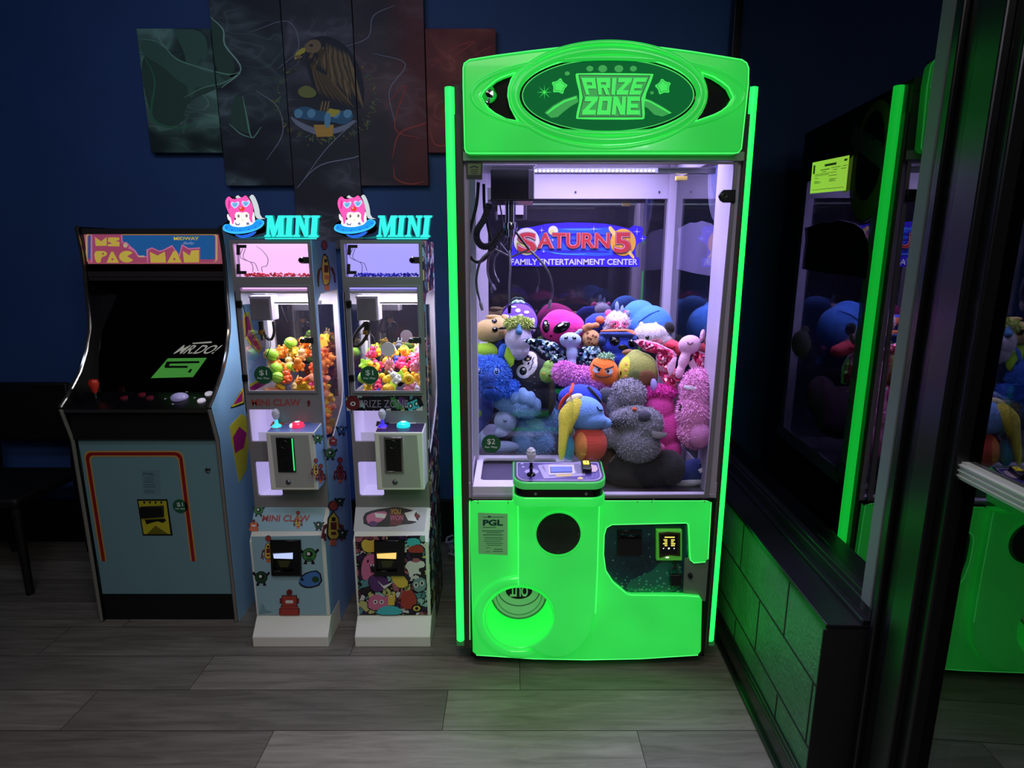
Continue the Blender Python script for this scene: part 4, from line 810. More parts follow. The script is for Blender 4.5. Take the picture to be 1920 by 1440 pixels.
b = B().mat(BLKM).box(x0, x1, 2.312, 2.34, .1, .83).box(x0, x1, 2.29, 2.5, dz1 + .003, .962)
b.out('front_frame', None, arc, smooth=False)
B().box(x0, x1, 2.264, 2.285, .952, .964).out('panel_edge_strip', tm, arc, smooth=False)
# control panel and screen surround
cpa = Frame((x0, 2.268, .966), (1, 0, 0), (0, 2.40 - 2.268, 1.005 - .966))
B().prism([(0, 0), (x1 - x0, 0), (x1 - x0, .14), (0, .14)], cpa, -.01, 0).out('control_panel', M('panel_black', (10, 10, 13), .3), arc, smooth=False)
scr = Frame((x0, 2.41, 1.0), (1, 0, 0), (0, 2.62 - 2.41, 1.49 - 1.0))
B().prism([(0, 0), (x1 - x0, 0), (x1 - x0, .54), (0, .54)], scr, -.01, 0).out('screen', M('screen_black', (5, 5, 8), .08), arc, smooth=False)
b = B().box(x0, x1, 2.515, 2.63, 1.462, 1.482).box(x0, x1, 2.512, 2.53, 1.478, 1.50).box(x0, x1, 2.515, AB - .01, 1.652, 1.675).box(x0, x1, AB - .02, AB - .01, 0.0, 1.68); b.out('top_frame', M('arcade_top_brown', (44, 38, 40), .5), arc, smooth=False)
b = B().mat(glow('screen_green', (58, 128, 48), .9)).prism(scr.pxs([(283, 709), (362, 707), (388, 671), (315, 672)]), scr, .0005, .001)
b.mat(M('screen_maze', (8, 22, 10), .3)); b.prism(scr.pxs([(309, 686), (313, 678), (374, 677), (374, 681), (319, 682), (317, 686), (352, 686), (352, 690), (309, 690)]), scr, .001, .0014); b.prism(scr.pxs([(352, 698), (357, 692), (361, 692), (357, 699)]), scr, .001, .0014)
b.mat(glow('screen_white', (148, 148, 140), .8))
o_, ux, uy = scr.px(326, 664), None, None; A0, A1, A3 = V(scr.px(324, 663)), V(scr.px(402, 663)), V(scr.px(340, 647))
me_ = text_mesh('MR.DO!', .5, .012, .2); mx_ = max(v.co.x for v in me_.vertices); my_ = max(v.co.y for v in me_.vertices)
for v in me_.vertices:
    q = A0 + (A1 - A0) * (v.co.x / mx_) + (A3 - A0) * (v.co.y / my_); v.co = scr.at(q.x, q.y, .0006 + .0004 * (v.co.z + .5))
b.mesh(me_); b.prism(scr.pxs([(361, 643), (397, 640), (397, 643), (362, 645)]), scr, .0005, .001)
b.out('lit_game_picture', None, arc, smooth=False)
# marquee
fm = FY(2.520); mz0, mz1 = fm.px(300, 493)[1], fm.px(300, 433)[1]
mq = B().box(x0 + .001, x1 - .001, 2.521, 2.54, mz0 - .004, mz1 + .002).out('marquee', M('marquee_pink', (198, 106, 128), .4, em=(190, 100, 120), es=.36), arc, smooth=False)
def m8(x, y): return (140 + x / 6.62, 420 + y / 6.62)
b = B(); ns = [0]
def mk(m, pts, sm=0, n=None):
    ns[0] += .00005; p = fm.pxs([m8(*q) for q in pts]); b.mat(m).prism(smoothpoly(p, sm) if sm else p, fm, .0, .0006 + ns[0])
def mm(n_, c, e=.36): return M('marq_' + n_, c, .4, em=c, es=e)
PK, PD, YL, BU, CR = mm('lightpink', (226, 130, 178)), mm('rose', (190, 84, 120)), mm('yellow', (228, 200, 84)), mm('blue', (40, 106, 176)), mm('cream', (226, 196, 160))
def rr(x0_, y0_, x1_, y1_, r_): return rrect(x0_, y0_, x1_, y1_, r_)
mk(CR, rr(140, 118, 1770, 470, 40)); mk(PD, rr(150, 126, 1760, 470, 36)); mk(YL, rr(152, 128, 1758, 470, 34)); mk(PD, rr(160, 135, 1750, 470, 30)); mk(BU, rr(170, 140, 1742, 440, 26))
mk(PK, [(200, 120), (590, 120), (600, 225), (650, 225), (690, 270), (760, 330), (800, 395), (900, 400), (900, 480), (200, 480)]); mk(PD, [(222, 130), (575, 130), (585, 235), (650, 240), (680, 275), (660, 300), (740, 340), (780, 400), (900, 415), (900, 480), (222, 480)])
mk(PK, [(900, 470), (890, 320), (960, 290), (1050, 330), (1100, 320), (1210, 260), (1300, 380), (1330, 250), (1420, 300), (1560, 290), (1560, 480), (900, 480)]); mk(PD, [(915, 480), (915, 330), (960, 305), (1055, 345), (1110, 330), (1210, 285), (1305, 410), (1340, 275), (1420, 318), (1560, 305), (1560, 480)])
# M S .
mk(YL, [(252, 160), (330, 215), (400, 160), (400, 270), (262, 272)]); mk(YL, [(420, 165), (555, 168), (555, 200), (505, 210), (560, 225), (556, 278), (415, 276), (412, 250), (470, 245), (412, 215)]); mk(CR, circ(632, 265, 28))
# P A C - M A N
mk(YL, [(240, 342), (330, 332), (400, 345), (402, 392), (330, 412), (328, 480), (262, 480)], 1); mk(PD, circ(355, 370, 13)); mk(YL, [(455, 345), (480, 345), (552, 480), (400, 480)]); mk(PD, circ(472, 438, 14))
mk(YL, [(652, 400)] + [(650 + 96 * math.cos(R(a)), 405 + 72 * math.sin(R(a))) for a in range(35, 330, 15)])
mk(CR, rr(790, 392, 868, 412, 6)); mk(YL, [(935, 345), (1030, 392), (1120, 342), (1135, 478), (945, 480)]); mk(YL, [(1228, 335), (1262, 335), (1330, 478), (1150, 480)]); mk(PD, circ(1240, 436, 14)); mk(YL, [(1345, 335), (1430, 392), (1450, 330), (1545, 322), (1545, 475), (1360, 478)])
b.mat(mm('yellow', None)); text(b, fm, 'MIDWAY', pxbox(fm, *m8(1235, 160), *m8(1545, 200)), .002, .0004, .03); b.mat(mm('pale', (150, 170, 214))); text(b, fm, 'Bally', pxbox(fm, *m8(1350, 222), *m8(1490, 262)), .002, .0004, .015, shear=.3)
b.out('marquee_print', None, mq, smooth=False)
# joystick, buttons, trackball
REDP = M('red_plastic', (206, 50, 36), .22)
q = onY(181, 752, 2.345); base = V((q.x, 2.345, cpa.O.z + .024)); top = onY(176, 722, 2.345)
b = B().mat(STEEL).cyl(base, top + V((0, 0, -.01)), .0045, .0045, 10); jo = b.out('joystick', None, arc)
b = B().lathe([(0, -.034), (.008, -.032), (.012, -.02), (.018, 0), (.019, .012), (.014, .022), (0, .026)], top, seg=20); b.out('joystick_knob', REDP, jo)
for x, y in ((233, 747), (266, 741), (281, 747)):
    p = cpa.px(x, y); b = B().lathe([(0, 0), (.015, 0), (.014, .006), (.010, .008), (0, .0095)], cpa.at(p[0], p[1], 0), axis=cpa.N, seg=18); b.out('push_button', M('button_dark_red', (110, 28, 44), .25), arc)
for x, y in ((392, 739), (378, 752)):
    p = cpa.px(x, y); b = B().lathe([(0, 0), (.0165, 0), (.0155, .006), (.011, .009), (0, .0105)], cpa.at(p[0], p[1], 0), axis=cpa.N, seg=18); b.out('push_button', M('button_white', (232, 226, 234), .25, em=(220, 210, 230), es=.35), arc)
p = cpa.px(337, 746); tb = B().ell(cpa.at(p[0], p[1], .002), (.034, .034, .02)).out('trackball', M('trackball_lavender', (176, 170, 214), .15, em=(160, 150, 210), es=.16), arc)
for x, y in ((310, 748), (324, 758), (350, 735), (365, 746)): p = cpa.px(x, y); B().prism(starp(p[0], p[1], .006, .002, 4), cpa, .0005, .001).out('bolt_mark', M('white_mark', (220, 220, 225), .4), arc, smooth=False)
# front door art
b = B(); red, yel = M('stripe_red', (150, 26, 34), .4), M('stripe_yellow', (206, 160, 82), .4)
def stripe(m, w0, w1, n):
    L_ = fa.px(191, 1065)[0]; Rr_ = fa.px(371, 1070)[0]; zt = fa.px(280, 845)[1]; zb = fa.px(200, 1052)[1]
    b.mat(m); plate(b, fa, [(L_ + w0, zb)] + [(L_ + w0, zt - w0 - .03)] + [(L_ + w0 + .03 - .03 * math.cos(R(a)), zt - w0 - .03 + .03 * math.sin(R(a))) for a in range(10, 90, 16)] + [(Rr_ - w0 - .03 + .03 * math.sin(R(a)), zt - w0 - .03 + .03 * math.cos(R(a))) for a in range(0, 91, 15)] + [(Rr_ - w0, zb), (Rr_ - w1, zb), (Rr_ - w1, zt - w1 - .02)] + [(Rr_ - w1 - .02 + .02 * math.cos(R(a)), zt - w1 - .02 + .02 * math.sin(R(a))) for a in range(10, 91, 16)] + [(L_ + w1 + .02 - .02 * math.sin(R(a)), zt - w1 - .02 + .02 * math.cos(R(a))) for a in range(0, 91, 15)] + [(L_ + w1, zb)], [], n, n + .0004, .00005)
stripe(yel, 0, .026, .0003); stripe(red, .006, .020, .0008)
b.out('door_stripe', None, dpn, smooth=False)
b = B().mat(BLKM).prism(fa.pxs([(257, 936), (314, 936), (324, 1004), (268, 1004)]), fa, .0003, .0012); b.mat(M('plate_yellow', (196, 186, 44), .4)).prism(fa.pxs([(260, 939), (312, 939), (320, 1001), (270, 1001)]), fa, .0012, .002)
b.mat(M('plate_olive', (112, 104, 24), .4)).prism(fa.pxs([(292, 985), (316, 1001), (276, 1001)]), fa, .002, .0024)
b.mat(BLKM)
for k in range(4): x = 268 + 10.6 * k; b.prism(fa.pxs([(x, 940), (x + 6, 940), (x + 3.2, 945)]), fa, .002, .0024)
plate(b, fa, fa.pxs([(265, 949), (308, 947), (309, 967), (267, 970)]), [], .002, .014, .003); b.prism(fa.pxs([(272, 974), (310, 972), (312, 976), (306, 980), (296, 977), (284, 980), (275, 983)]), fa, .002, .0024)
b.out('bill_slot', None, arc, smooth=False)
price(fa, 338, 949, .031, '$1', '', arc)
sl = dec(fa, 'operator_notice', [(M('clear_sticker', (112, 146, 152), .4), [(265, 882), (299, 881), (302, 927), (268, 927)])], arc, .0002)
b = B().mat(M('sticker_text', (70, 104, 112), .5)); text(b, fa, 'PGL', pxbox(fa, 269, 886, 290, 891), .0012, .0003, .03)
for y in (895, 899, 903, 908, 912, 919, 922): b.prism(fa.pxs([(270 + (y % 3), y), (292 - (y % 4), y), (292 - (y % 4), y + 1), (270 + (y % 3), y + 1)]), fa, .0012, .0015)
b.out('notice_print', None, sl, smooth=False)
p = fa.px(390, 881); B().lathe([(0, -.008), (.009, -.007), (.0125, 0), (0, 0)], fa.at(p[0], p[1], .001), axis=(0, 1, 0), seg=18).out('door_lock', CHR, arc)
for y0, y1 in ((844, 892), (1050, 1092)): a, c = fa.px(137, y0), fa.px(137, y1); B().cyl(V((x0 + .004, 2.303, a[1])), V((x0 + .004, 2.303, c[1])), .004, .004, 10).out('door_hinge', M('hinge_dark', (40, 50, 50), .4, .6), arc)
# plain stripes on the right side (seen past the small machine)
fsa = Frame((AR + .0015, 0, 0), (0, 1, 0), (0, 0, 1)); b = B()
for m, pl in ((BLKM, [(432, 765), (458, 722), (458, 758), (434, 766)]), (M('side_yellow', (226, 214, 40), .4), [(434, 762), (456, 727), (456, 755), (436, 763)]), (M('side_magenta', (186, 30, 120), .4), [(438, 757), (454, 733), (454, 752), (440, 758)])): b.mat(m).prism(fsa.pxs(pl), fsa, .0002 + .0004 * len(b.mats), .0006 + .0004 * len(b.mats))
SY, SMG = M('side_yellow'), M('side_magenta')
for k, (m, pl) in enumerate(((SY, [(456, 588), (466, 584), (474, 618), (492, 652), (486, 662), (468, 646), (458, 630)]), (SMG, [(458, 596), (465, 592), (472, 622), (488, 653), (484, 657), (470, 642), (460, 626)]), (SY, [(452, 730), (500, 702), (504, 708), (496, 740), (452, 742)]), (SMG, [(456, 732), (500, 708), (494, 738), (456, 740)]), (SY, [(430, 800), (452, 776), (470, 790), (462, 880), (448, 905), (440, 860)]), (SMG, [(436, 820), (448, 800), (462, 812), (456, 840), (440, 850)]))): b.mat(m).prism(fsa.pxs(pl), fsa, .0003, .0008 + .0002 * k)
b.out('side_print', None, arc, smooth=False)

# ------------------------------------------------------------------ two small claw cabinets
MLX, MRX, MF, MBK = -1.062, -0.752, 2.262, 2.565
GRY = M('mini_frame_grey', (136, 132, 134), .4); CABW = M('mini_cabinet_white', (226, 224, 216), .42); LBL = M('robot_print_blue', (150, 186, 200), .45); LBLS = M('robot_side_blue', (130, 166, 220), .45)
def doodle_mat():
    m = bpy.data.materials.new('doodle_print'); m.use_nodes = True; nt_ = m.node_tree; b_ = nt_.nodes['Principled BSDF']; b_.inputs['Roughness'].default_value = .4
    tc = nt_.nodes.new('ShaderNodeTexCoord'); nz = nt_.nodes.new('ShaderNodeTexNoise'); nz.inputs['Scale'].default_value = 26
    ad = nt_.nodes.new('ShaderNodeMix'); ad.data_type = 'RGBA'; ad.blend_type = 'LINEAR_LIGHT'; ad.inputs['Factor'].default_value = .035
    nt_.links.new(tc.outputs['Object'], nz.inputs['Vector']); nt_.links.new(tc.outputs['Object'], ad.inputs['A']); nt_.links.new(nz.outputs['Color'], ad.inputs['B'])
    v1 = nt_.nodes.new('ShaderNodeTexVoronoi'); v1.feature = 'F1'; v1.inputs['Scale'].default_value = 30; v2 = nt_.nodes.new('ShaderNodeTexVoronoi'); v2.feature = 'DISTANCE_TO_EDGE'; v2.inputs['Scale'].default_value = 30
    for v_ in (v1, v2): nt_.links.new(ad.outputs['Result'], v_.inputs['Vector'])
    sx = nt_.nodes.new('ShaderNodeSeparateColor'); nt_.links.new(v1.outputs['Color'], sx.inputs[0]); r = nt_.nodes.new('ShaderNodeValToRGB'); r.color_ramp.interpolation = 'CONSTANT'
    cols = [(36, 26, 48), (170, 96, 110), (150, 190, 190), (56, 34, 78), (190, 186, 120), (120, 60, 84), (214, 206, 210), (88, 140, 150), (40, 30, 40)]; e = r.color_ramp.elements
    e[0].color = lin(cols[0]); e[1].position = 1 / 9; e[1].color = lin(cols[1])
    for k in range(2, 9): x_ = e.new(k / 9); x_.color = lin(cols[k])
    nt_.links.new(sx.outputs[0], r.inputs[0]); mt = nt_.nodes.new('ShaderNodeMath'); mt.operation = 'LESS_THAN'; mt.inputs[1].default_value = .07; nt_.links.new(v2.outputs['Distance'], mt.inputs[0])
    mx = nt_.nodes.new('ShaderNodeMix'); mx.data_type = 'RGBA'; nt_.links.new(mt.outputs[0], mx.inputs['Factor']); nt_.links.new(r.outputs[0], mx.inputs['A']); mx.inputs['B'].default_value = lin((14, 10, 16))
    nt_.links.new(mx.outputs['Result'], b_.inputs['Base Color']); return m
DOO = doodle_mat()
Rm = {k: M('bot_' + k, c, .45) for k, c in dict(red=(170, 62, 52), yel=(222, 190, 74), dred=(108, 34, 40), grn=(64, 130, 66), dgrn=(30, 70, 44), blu=(70, 120, 190), ink=(20, 18, 26), pur=(90, 50, 110), pk=(206, 110, 150), wht=(226, 222, 222), oran=(206, 104, 70), teal=(70, 190, 200)).items()}
class Art:
    def __init__(s, fr, n=.0002): s.b = B(); s.fr = fr; s.n = n
    def p(s, m, pts, sm=0):
        s.n += .00006; q = s.fr.pxs(pts); s.b.mat(Rm[m] if isinstance(m, str) else m).prism(smoothpoly(q, sm) if sm else q, s.fr, .0001, s.n); return s
    def e(s, m, x, y, rx, ry): return s.p(m, [(x + rx * math.cos(k * .393), y + ry * math.sin(k * .393)) for k in range(16)])
    def r(s, m, x, y, w_, h): return s.p(m, [(x - w_, y - h), (x + w_, y - h), (x + w_, y + h), (x - w_, y + h)])
    def rocket(s, x, y, k=1.0, c='yel'):                          # tall robot: ball antenna, bullet body, claw arms
        s.e('ink', x, y - 24 * k, 6.5 * k, 7 * k); s.e('red', x, y - 24 * k, 5.5 * k, 6 * k)
        s.p('ink', [(x, y - 17 * k), (x + 7 * k, y - 8 * k), (x + 8.5 * k, y + 16 * k), (x + 5 * k, y + 22 * k), (x - 5 * k, y + 22 * k), (x - 8.5 * k, y + 16 * k), (x - 7 * k, y - 8 * k)]); s.p(c, [(x, y - 15 * k), (x + 6 * k, y - 7 * k), (x + 7.3 * k, y + 15 * k), (x + 4 * k, y + 20 * k), (x - 4 * k, y + 20 * k), (x - 7.3 * k, y + 15 * k), (x - 6 * k, y - 7 * k)])
        s.r('ink', x, y - 6 * k, 2.6 * k, 2.6 * k); s.r('dred', x, y + 3 * k, 4 * k, 5 * k); s.r('dred', x, y + 13 * k, 3.4 * k, 2 * k); s.r('oran', x, y + 25 * k, 4 * k, 4 * k)
        for d_ in (-1, 1): s.p('dred', [(x + d_ * 8 * k, y), (x + d_ * 13 * k, y + 2 * k), (x + d_ * 15 * k, y + 12 * k), (x + d_ * 16 * k, y + 20 * k), (x + d_ * 13 * k, y + 20 * k), (x + d_ * 12 * k, y + 8 * k), (x + d_ * 8 * k, y + 4 * k)]); s.r('dred', x + d_ * 11 * k, y + 18 * k, 1 * k, 5 * k)
        return s
    def roundbot(s, x, y, k=1.0, c='grn'):
        for d_ in (-1, 1): s.p('ink', [(x + d_ * 7 * k, y - 4 * k), (x + d_ * 12 * k, y - 9 * k), (x + d_ * 14 * k, y - 6 * k), (x + d_ * 8 * k, y)]); s.p('ink', [(x + d_ * 3 * k, y + 8 * k), (x + d_ * 6 * k, y + 8 * k), (x + d_ * 8 * k, y + 13 * k), (x + d_ * 3 * k, y + 13 * k)])
        s.e('ink', x, y, 10 * k, 9.5 * k); s.e(c, x, y, 9 * k, 8.5 * k); s.e('ink', x, y - 1 * k, 5 * k, 4.4 * k); s.e('wht', x - 1 * k, y - 1.5 * k, 2.4 * k, 2.4 * k); s.r('dgrn', x, y + 6 * k, 4 * k, 1 * k); return s
    def boxbot(s, x, y, k=1.0, c='red'):
        s.r('ink', x, y, 9.2 * k, 6.6 * k); s.r(c, x, y, 8.4 * k, 6 * k); s.r('wht', x, y + 1 * k, 4.5 * k, 1.8 * k); s.e('dred', x, y - 10 * k, 3.6 * k, 3.8 * k); s.r('ink', x, y + 10 * k, 10.5 * k, 4 * k); s.r(c, x, y + 10 * k, 10 * k, 3.6 * k); s.r('dred', x - 10 * k, y, 1.6 * k, 3 * k); s.r('dred', x + 10 * k, y, 1.6 * k, 3 * k); return s
def mtext(b, fr, s_, box, m, n, bold=.03): b.mat(m); text(b, fr, s_, pxbox(fr, *box), n, .0004, bold)

def mini(v):
    """v = 0 robot cabinet, v = 1 doodle cabinet; pixel shapes are given for cabinet 0 and shifted by DXW metres"""
    DXW = 0.417 * v
    lab = ('small claw cabinet printed with robots, between the arcade cabinet and the doodle cabinet', 'small claw cabinet covered in dark doodle monsters, nearest the big green machine')[v]
    root = thing('mini_claw_machine', lab, 'claw machine', ((MLX + MRX) / 2 + DXW, 2.4, 0), 'two narrow white claw cabinets')
    L, Rx = MLX + DXW, MRX + DXW
    class SF(Frame):                                              # pixel shapes measured on cabinet 0 land on cabinet v
        def px(s, x, y): q = Frame.px(s, x, y); return (q[0] + (DXW if abs(s.U.x) > .5 else 0), q[1])
    def sFY(Y): return SF((0, Y, 0), (1, 0, 0), (0, 0, 1))
    def q3(x, y, Y): p = onY(x, y, Y); p.x += DXW; return p
    side = LBLS if v == 0 else DOO
    # foot, lower body
    yzs = Frame((L + .004, 0, 0), (0, 1, 0), (0, 0, 1))
    B().prism([(2.122, 0), (2.122, .045), (2.178, .106), (2.3, .106), (2.3, 0)], yzs, 0, .308).out('foot_plate', CABW, root, smooth=False, bevel=.003)
    b = B().mat(CABW).prism([(2.176, .106), (2.176, .438), (2.262, .548), (MBK, .548), (MBK, 0.0), (2.3, 0), (2.3, .106)], yzs, .001, .305); body = b.out('lower_cabinet', None, root, smooth=False, bevel=.003)
    b = B().mat(side).prism([(2.18, .11), (2.18, .436), (2.264, .546), (MBK, .546), (MBK, 0.0), (2.26, 0)], Frame((Rx - .001, 0, 0), (0, 1, 0), (0, 0, 1)), 0, .002); b.out('side_print', None, root, smooth=False)
    fl2 = sFY(2.176); art = Art(fl2, .0008); bg = LBL if v == 0 else DOO
    art.b.mat(bg).prism(fl2.pxs([(471, 1006), (602, 1004), (613, 1153), (485, 1153)]), fl2, .0, .0008)
    fsl = SF((0, 2.176, .438), (1, 0, 0), (0, .086, .110)); a2 = Art(fsl, .0008); 
    if v == 0:
        art.rocket(503, 1030, .85); art.roundbot(580, 1040, 1.35); art.roundbot(490, 1082, 1.2, 'dgrn'); art.p('ink', [(562, 1082), (575, 1072), (600, 1068), (606, 1095), (578, 1104), (560, 1096)], 1); art.p('blu', [(564, 1084), (576, 1074), (598, 1070), (603, 1093), (580, 1101), (562, 1094)], 1); art.e('dgrn', 592, 1086, 7, 6); art.e('blu', 567, 1088, 6, 6); art.e('ink', 567, 1086, 3, 3)
        art.boxbot(543, 1126, 1.55, 'red'); art.r('dred', 543, 1146, 19, 6); art.r('red', 543, 1147, 17, 6); art.p(M('bot_pale', (120, 160, 170), .5), [(486, 1150), (492, 1130), (500, 1142), (510, 1146)])
        a2.b.mat(LBL).prism(fsl.pxs([(478, 948), (612, 948), (603, 996), (470, 996)]), fsl, 0, .0008)
        a2.roundbot(485, 957, .9); a2.boxbot(476, 985, .8, 'oran'); a2.rocket(559, 975, .55); a2.roundbot(598, 985, .75, 'dgrn')
        mtext(a2.b, fsl, 'MINI CLAW', (491, 966, 582, 978), M('bot_letters', (176, 74, 70), .5), .0022, .02)
    else:
        X = lambda pts: pts
        def mo(m, pts, sm=1): art.p('ink', [(x + (1.6 if x > 540 else -1.6), y + (1 if y > 1080 else -1)) for x, y in pts], sm); art.p(m, pts, sm)
        mo('pk', [(488, 1046), (500, 1038), (520, 1040), (520, 1075), (505, 1082), (490, 1090), (484, 1070)]); art.p('ink', [(500, 1058), (520, 1060), (518, 1072), (504, 1074)]); art.e('ink', 497, 1052, 2, 3)
        for k in range(4): art.p('wht', [(501 + 5 * k, 1058), (505 + 5 * k, 1058), (503 + 5 * k, 1063)])
        mo('yel', [(482, 1020), (488, 1010), (500, 1014), (510, 1010), (518, 1022), (514, 1034), (490, 1036)]); mo(Rm['teal'], [(566, 1010), (590, 1008), (596, 1022), (574, 1026)]); mo('red', [(572, 1026), (590, 1020), (602, 1028), (600, 1038), (572, 1036)]); art.p('ink', [(574, 1036), (600, 1036), (598, 1046), (576, 1046)])
        art.p('wht', [(574, 1050), (586, 1056), (600, 1050), (606, 1062), (590, 1066), (600, 1078), (586, 1074), (576, 1084), (574, 1070), (566, 1062)], 1); mo(M('doo_slate', (120, 150, 156), .5), [(580, 1088), (604, 1080), (610, 1104), (588, 1112)]); art.e('wht', 589, 1096, 4, 5); art.e('wht', 600, 1093, 4, 5); art.e('ink', 589, 1096, 2, 3); art.e('ink', 600, 1093, 2, 3)
        mo('pur', [(498, 1084), (514, 1074), (526, 1080), (540, 1090), (528, 1108), (508, 1110)]); art.p('wht', [(516, 1088), (528, 1098), (548, 1090), (530, 1104)]); mo('yel', [(540, 1076), (560, 1072), (578, 1096), (560, 1104), (546, 1092)]); mo('pk', [(500, 1122), (516, 1112), (530, 1120), (540, 1116), (540, 1142), (502, 1144)]); art.e('wht', 514, 1128, 4, 4); art.e('ink', 514, 1128, 2, 2); art.e('wht', 526, 1128, 4, 4); art.e('ink', 526, 1128, 2, 2)
        mo('red', [(560, 1112), (580, 1104), (592, 1120), (590, 1140), (564, 1142)]); art.e('ink', 592, 1140, 10, 8); art.e('yel', 592, 1140, 7, 5); art.e('ink', 592, 1140, 3, 3); mo(Rm['teal'], [(520, 1140), (540, 1134), (562, 1140), (566, 1152), (516, 1152)]); art.p('yel', [(538, 1112), (541, 1112), (543, 1122), (548, 1112), (551, 1112), (550, 1134), (538, 1134)])
        a2.b.mat(M('mini_slope_white', (190, 188, 192), .45)).prism(fsl.pxs([(478, 948), (612, 948), (603, 996), (470, 996)]), fsl, 0, .0008)
        a2.p('ink', [(490, 964), (510, 956), (540, 952), (556, 950), (590, 958), (596, 972), (586, 982), (560, 984), (545, 988), (490, 988)], 1); a2.p('pk', [(494, 968), (512, 960), (538, 958), (530, 975), (500, 986)], 1); a2.p('wht', [(512, 962), (534, 964), (530, 972), (514, 970)]); a2.p('dred', [(540, 956), (552, 952), (566, 966), (560, 984), (540, 986)]); a2.p('wht', [(568, 962), (592, 956), (586, 966), (592, 978), (574, 976)]); a2.e('pur', 508, 982, 8, 5); a2.e('dred', 592, 968, 5, 4)
        mtext(a2.b, fsl, 'YOU', (542, 955, 562, 964), Rm['yel'], .0022, .01); mtext(a2.b, fsl, 'WON', (540, 966, 566, 976), Rm['pk'], .0022, .01)
    art.b.out('door_print', None, body, smooth=False); a2.b.out('slope_print', None, body, smooth=False)
    b = B(); plate(b, fl2, fl2.pxs([(508, 1011), (565, 1011), (567, 1077), (511, 1077)]), [fl2.pxs([(514, 1033), (551, 1033), (552, 1068), (515, 1068)])], .001, .014, .003); b.prism(fl2.pxs([(512, 1030), (556, 1030), (556, 1070), (513, 1070)]), fl2, .001, .003)
    pb = b.out('bill_validator', BLKG, root, smooth=False)
    b = B().mat(glow('validator_glow_%d' % v, (190, 205, 255) if v == 0 else (255, 214, 120), 1.0)).prism(fl2.pxs([(514, 1037), (550, 1035), (550, 1046), (515, 1045)]), fl2, .006, .009); b.mat(M('validator_olive', (60, 62, 30), .3)).prism(fl2.pxs([(522, 1050), (546, 1050), (541, 1062), (526, 1062)]), fl2, .004, .007); b.out('lit_slot', None, pb, smooth=False)
    # middle body: panel with openings, coin box
    fmid = sFY(MF); z0, z1 = .548, fmid.px(500, 768)[1]
    sl1 = [(478, 788), (478, 828), (500, 828), (500, 772), (470, 772)]; o1 = fmid.px(472, 772); o1b = fmid.px(530, 828); o2 = fmid.px(482, 866); o2b = fmid.px(528, 930)
    ty = fmid.px(520, 536)[1]; ty0 = fmid.px(520, 735)[1]; tb0 = fmid.px(520, 519)[1]; tb1 = fmid.px(520, 457)[1]; top = fmid.px(520, 450)[1]; gl_l, gl_r = L + .020, Rx - .020
    b = B(); plate(b, fmid, [(L, z0), (Rx, z0), (Rx, top), (L, top)], [rrect(L + .012, o1b[1], L + .12, z1, .004), rrect(L + .018, o2b[1], L + .12, o2[1], .010), rrect(gl_l, ty0, gl_r, ty, .003), rrect(gl_l - .006, tb0, gl_r + .004, tb1, .003)], -.012, 0, .002)
    b.out('front_frame', GRY, root, smooth=False)
    b = B().box(L, L + .004, MF + .012, MBK, .548, 1.02).box(L, Rx, MF + .012, MBK, 1.425, 1.432).box(L, Rx, MBK - .006, MBK, .548, .95).box(L, L + .004, MF + .012, MBK, 1.43, top).box(L, Rx, MBK - .004, MBK, 1.43, top).box(L, Rx, MF + .012, MBK, top - .006, top).box(L, L + .02, MBK - .02, MBK, .95, 1.43).box(Rx - .02, Rx, MBK - .02, MBK, .95, 1.43).box(L, Rx, MBK - .006, MBK, 1.36, 1.43).box(L, L + .006, MF, MF + .02, .95, 1.43).box(L + .004, Rx - .004, MF + .012, MBK - .006, 1.422, 1.426)
    b.out('cabinet_shell', M('mini_shell_white', (206, 202, 212), .45), root, smooth=False)
    B().box(L + .004, Rx - .004, MBK - .003, MBK, .95, 1.36).out('back_panel', bpy.data.materials['dark_mirror'], root, smooth=False)
    # chute and its lit white lining
    b = B()
    for x0_, x1_, y0_, y1_, za, zb in ((L + .006, L + .010, MF + .012, 2.43, o2b[1] - .02, z1), (L + .125, L + .129, MF + .012, 2.43, o2b[1] - .02, z1), (L + .006, L + .129, 2.43, 2.434, o2b[1] - .02, z1), (L + .006, L + .129, MF + .012, 2.434, o2b[1] - .022, o2b[1] - .018), (L + .03, L + .129, MF + .03, MF + .033, o1b[1] - .02, o1b[1] + .03)): b.box(x0_, x1_, y0_, y1_, za, zb)
    chl = b.out('prize_chute', M('chute_lining', (214, 210, 226), .5, em=(190, 180, 235), es=.32), root, smooth=False)
    if v == 0:
        fq = sFY(2.428); b = B().mat(M('chute_label', (60, 70, 130), .5)); bx = (L + .034, fmid.px(0, 904)[1] - .028, L + .10, fmid.px(0, 904)[1] + .018)
        plate(b, fq, rrect(bx[0] - .008, bx[1] - .008, bx[2] + .008, bx[3] + .008, .004), [], .0, .001, .0001); b.mat(Rm['wht']); plate(b, fq, rrect(bx[0] - .005, bx[1] - .005, bx[2] + .005, bx[3] + .005, .003), [], .001, .0014, .0001); b.mat(M('chute_label')); text(b, fq, 'PRIZE', (bx[0], (bx[1] + bx[3]) / 2 + .003, bx[2], bx[3]), .0016, .0003, .04); text(b, fq, 'OUT', (bx[0], bx[1], bx[2] - .01, (bx[1] + bx[3]) / 2 - .003), .0016, .0003, .04); b.out('chute_label', None, chl, smooth=False)
    B().box(L + .004, Rx - .002, 2.44, MBK, .785, .795).box(L + .132, Rx - .002, MF + .013, MBK, .785, .795).out('toy_floor', CABW, root, smooth=False)
    B().box(L + .0005, L + .0035, MF + .02, MBK - .02, 1.02, 1.42).out('side_window', GLASS, root, smooth=False)
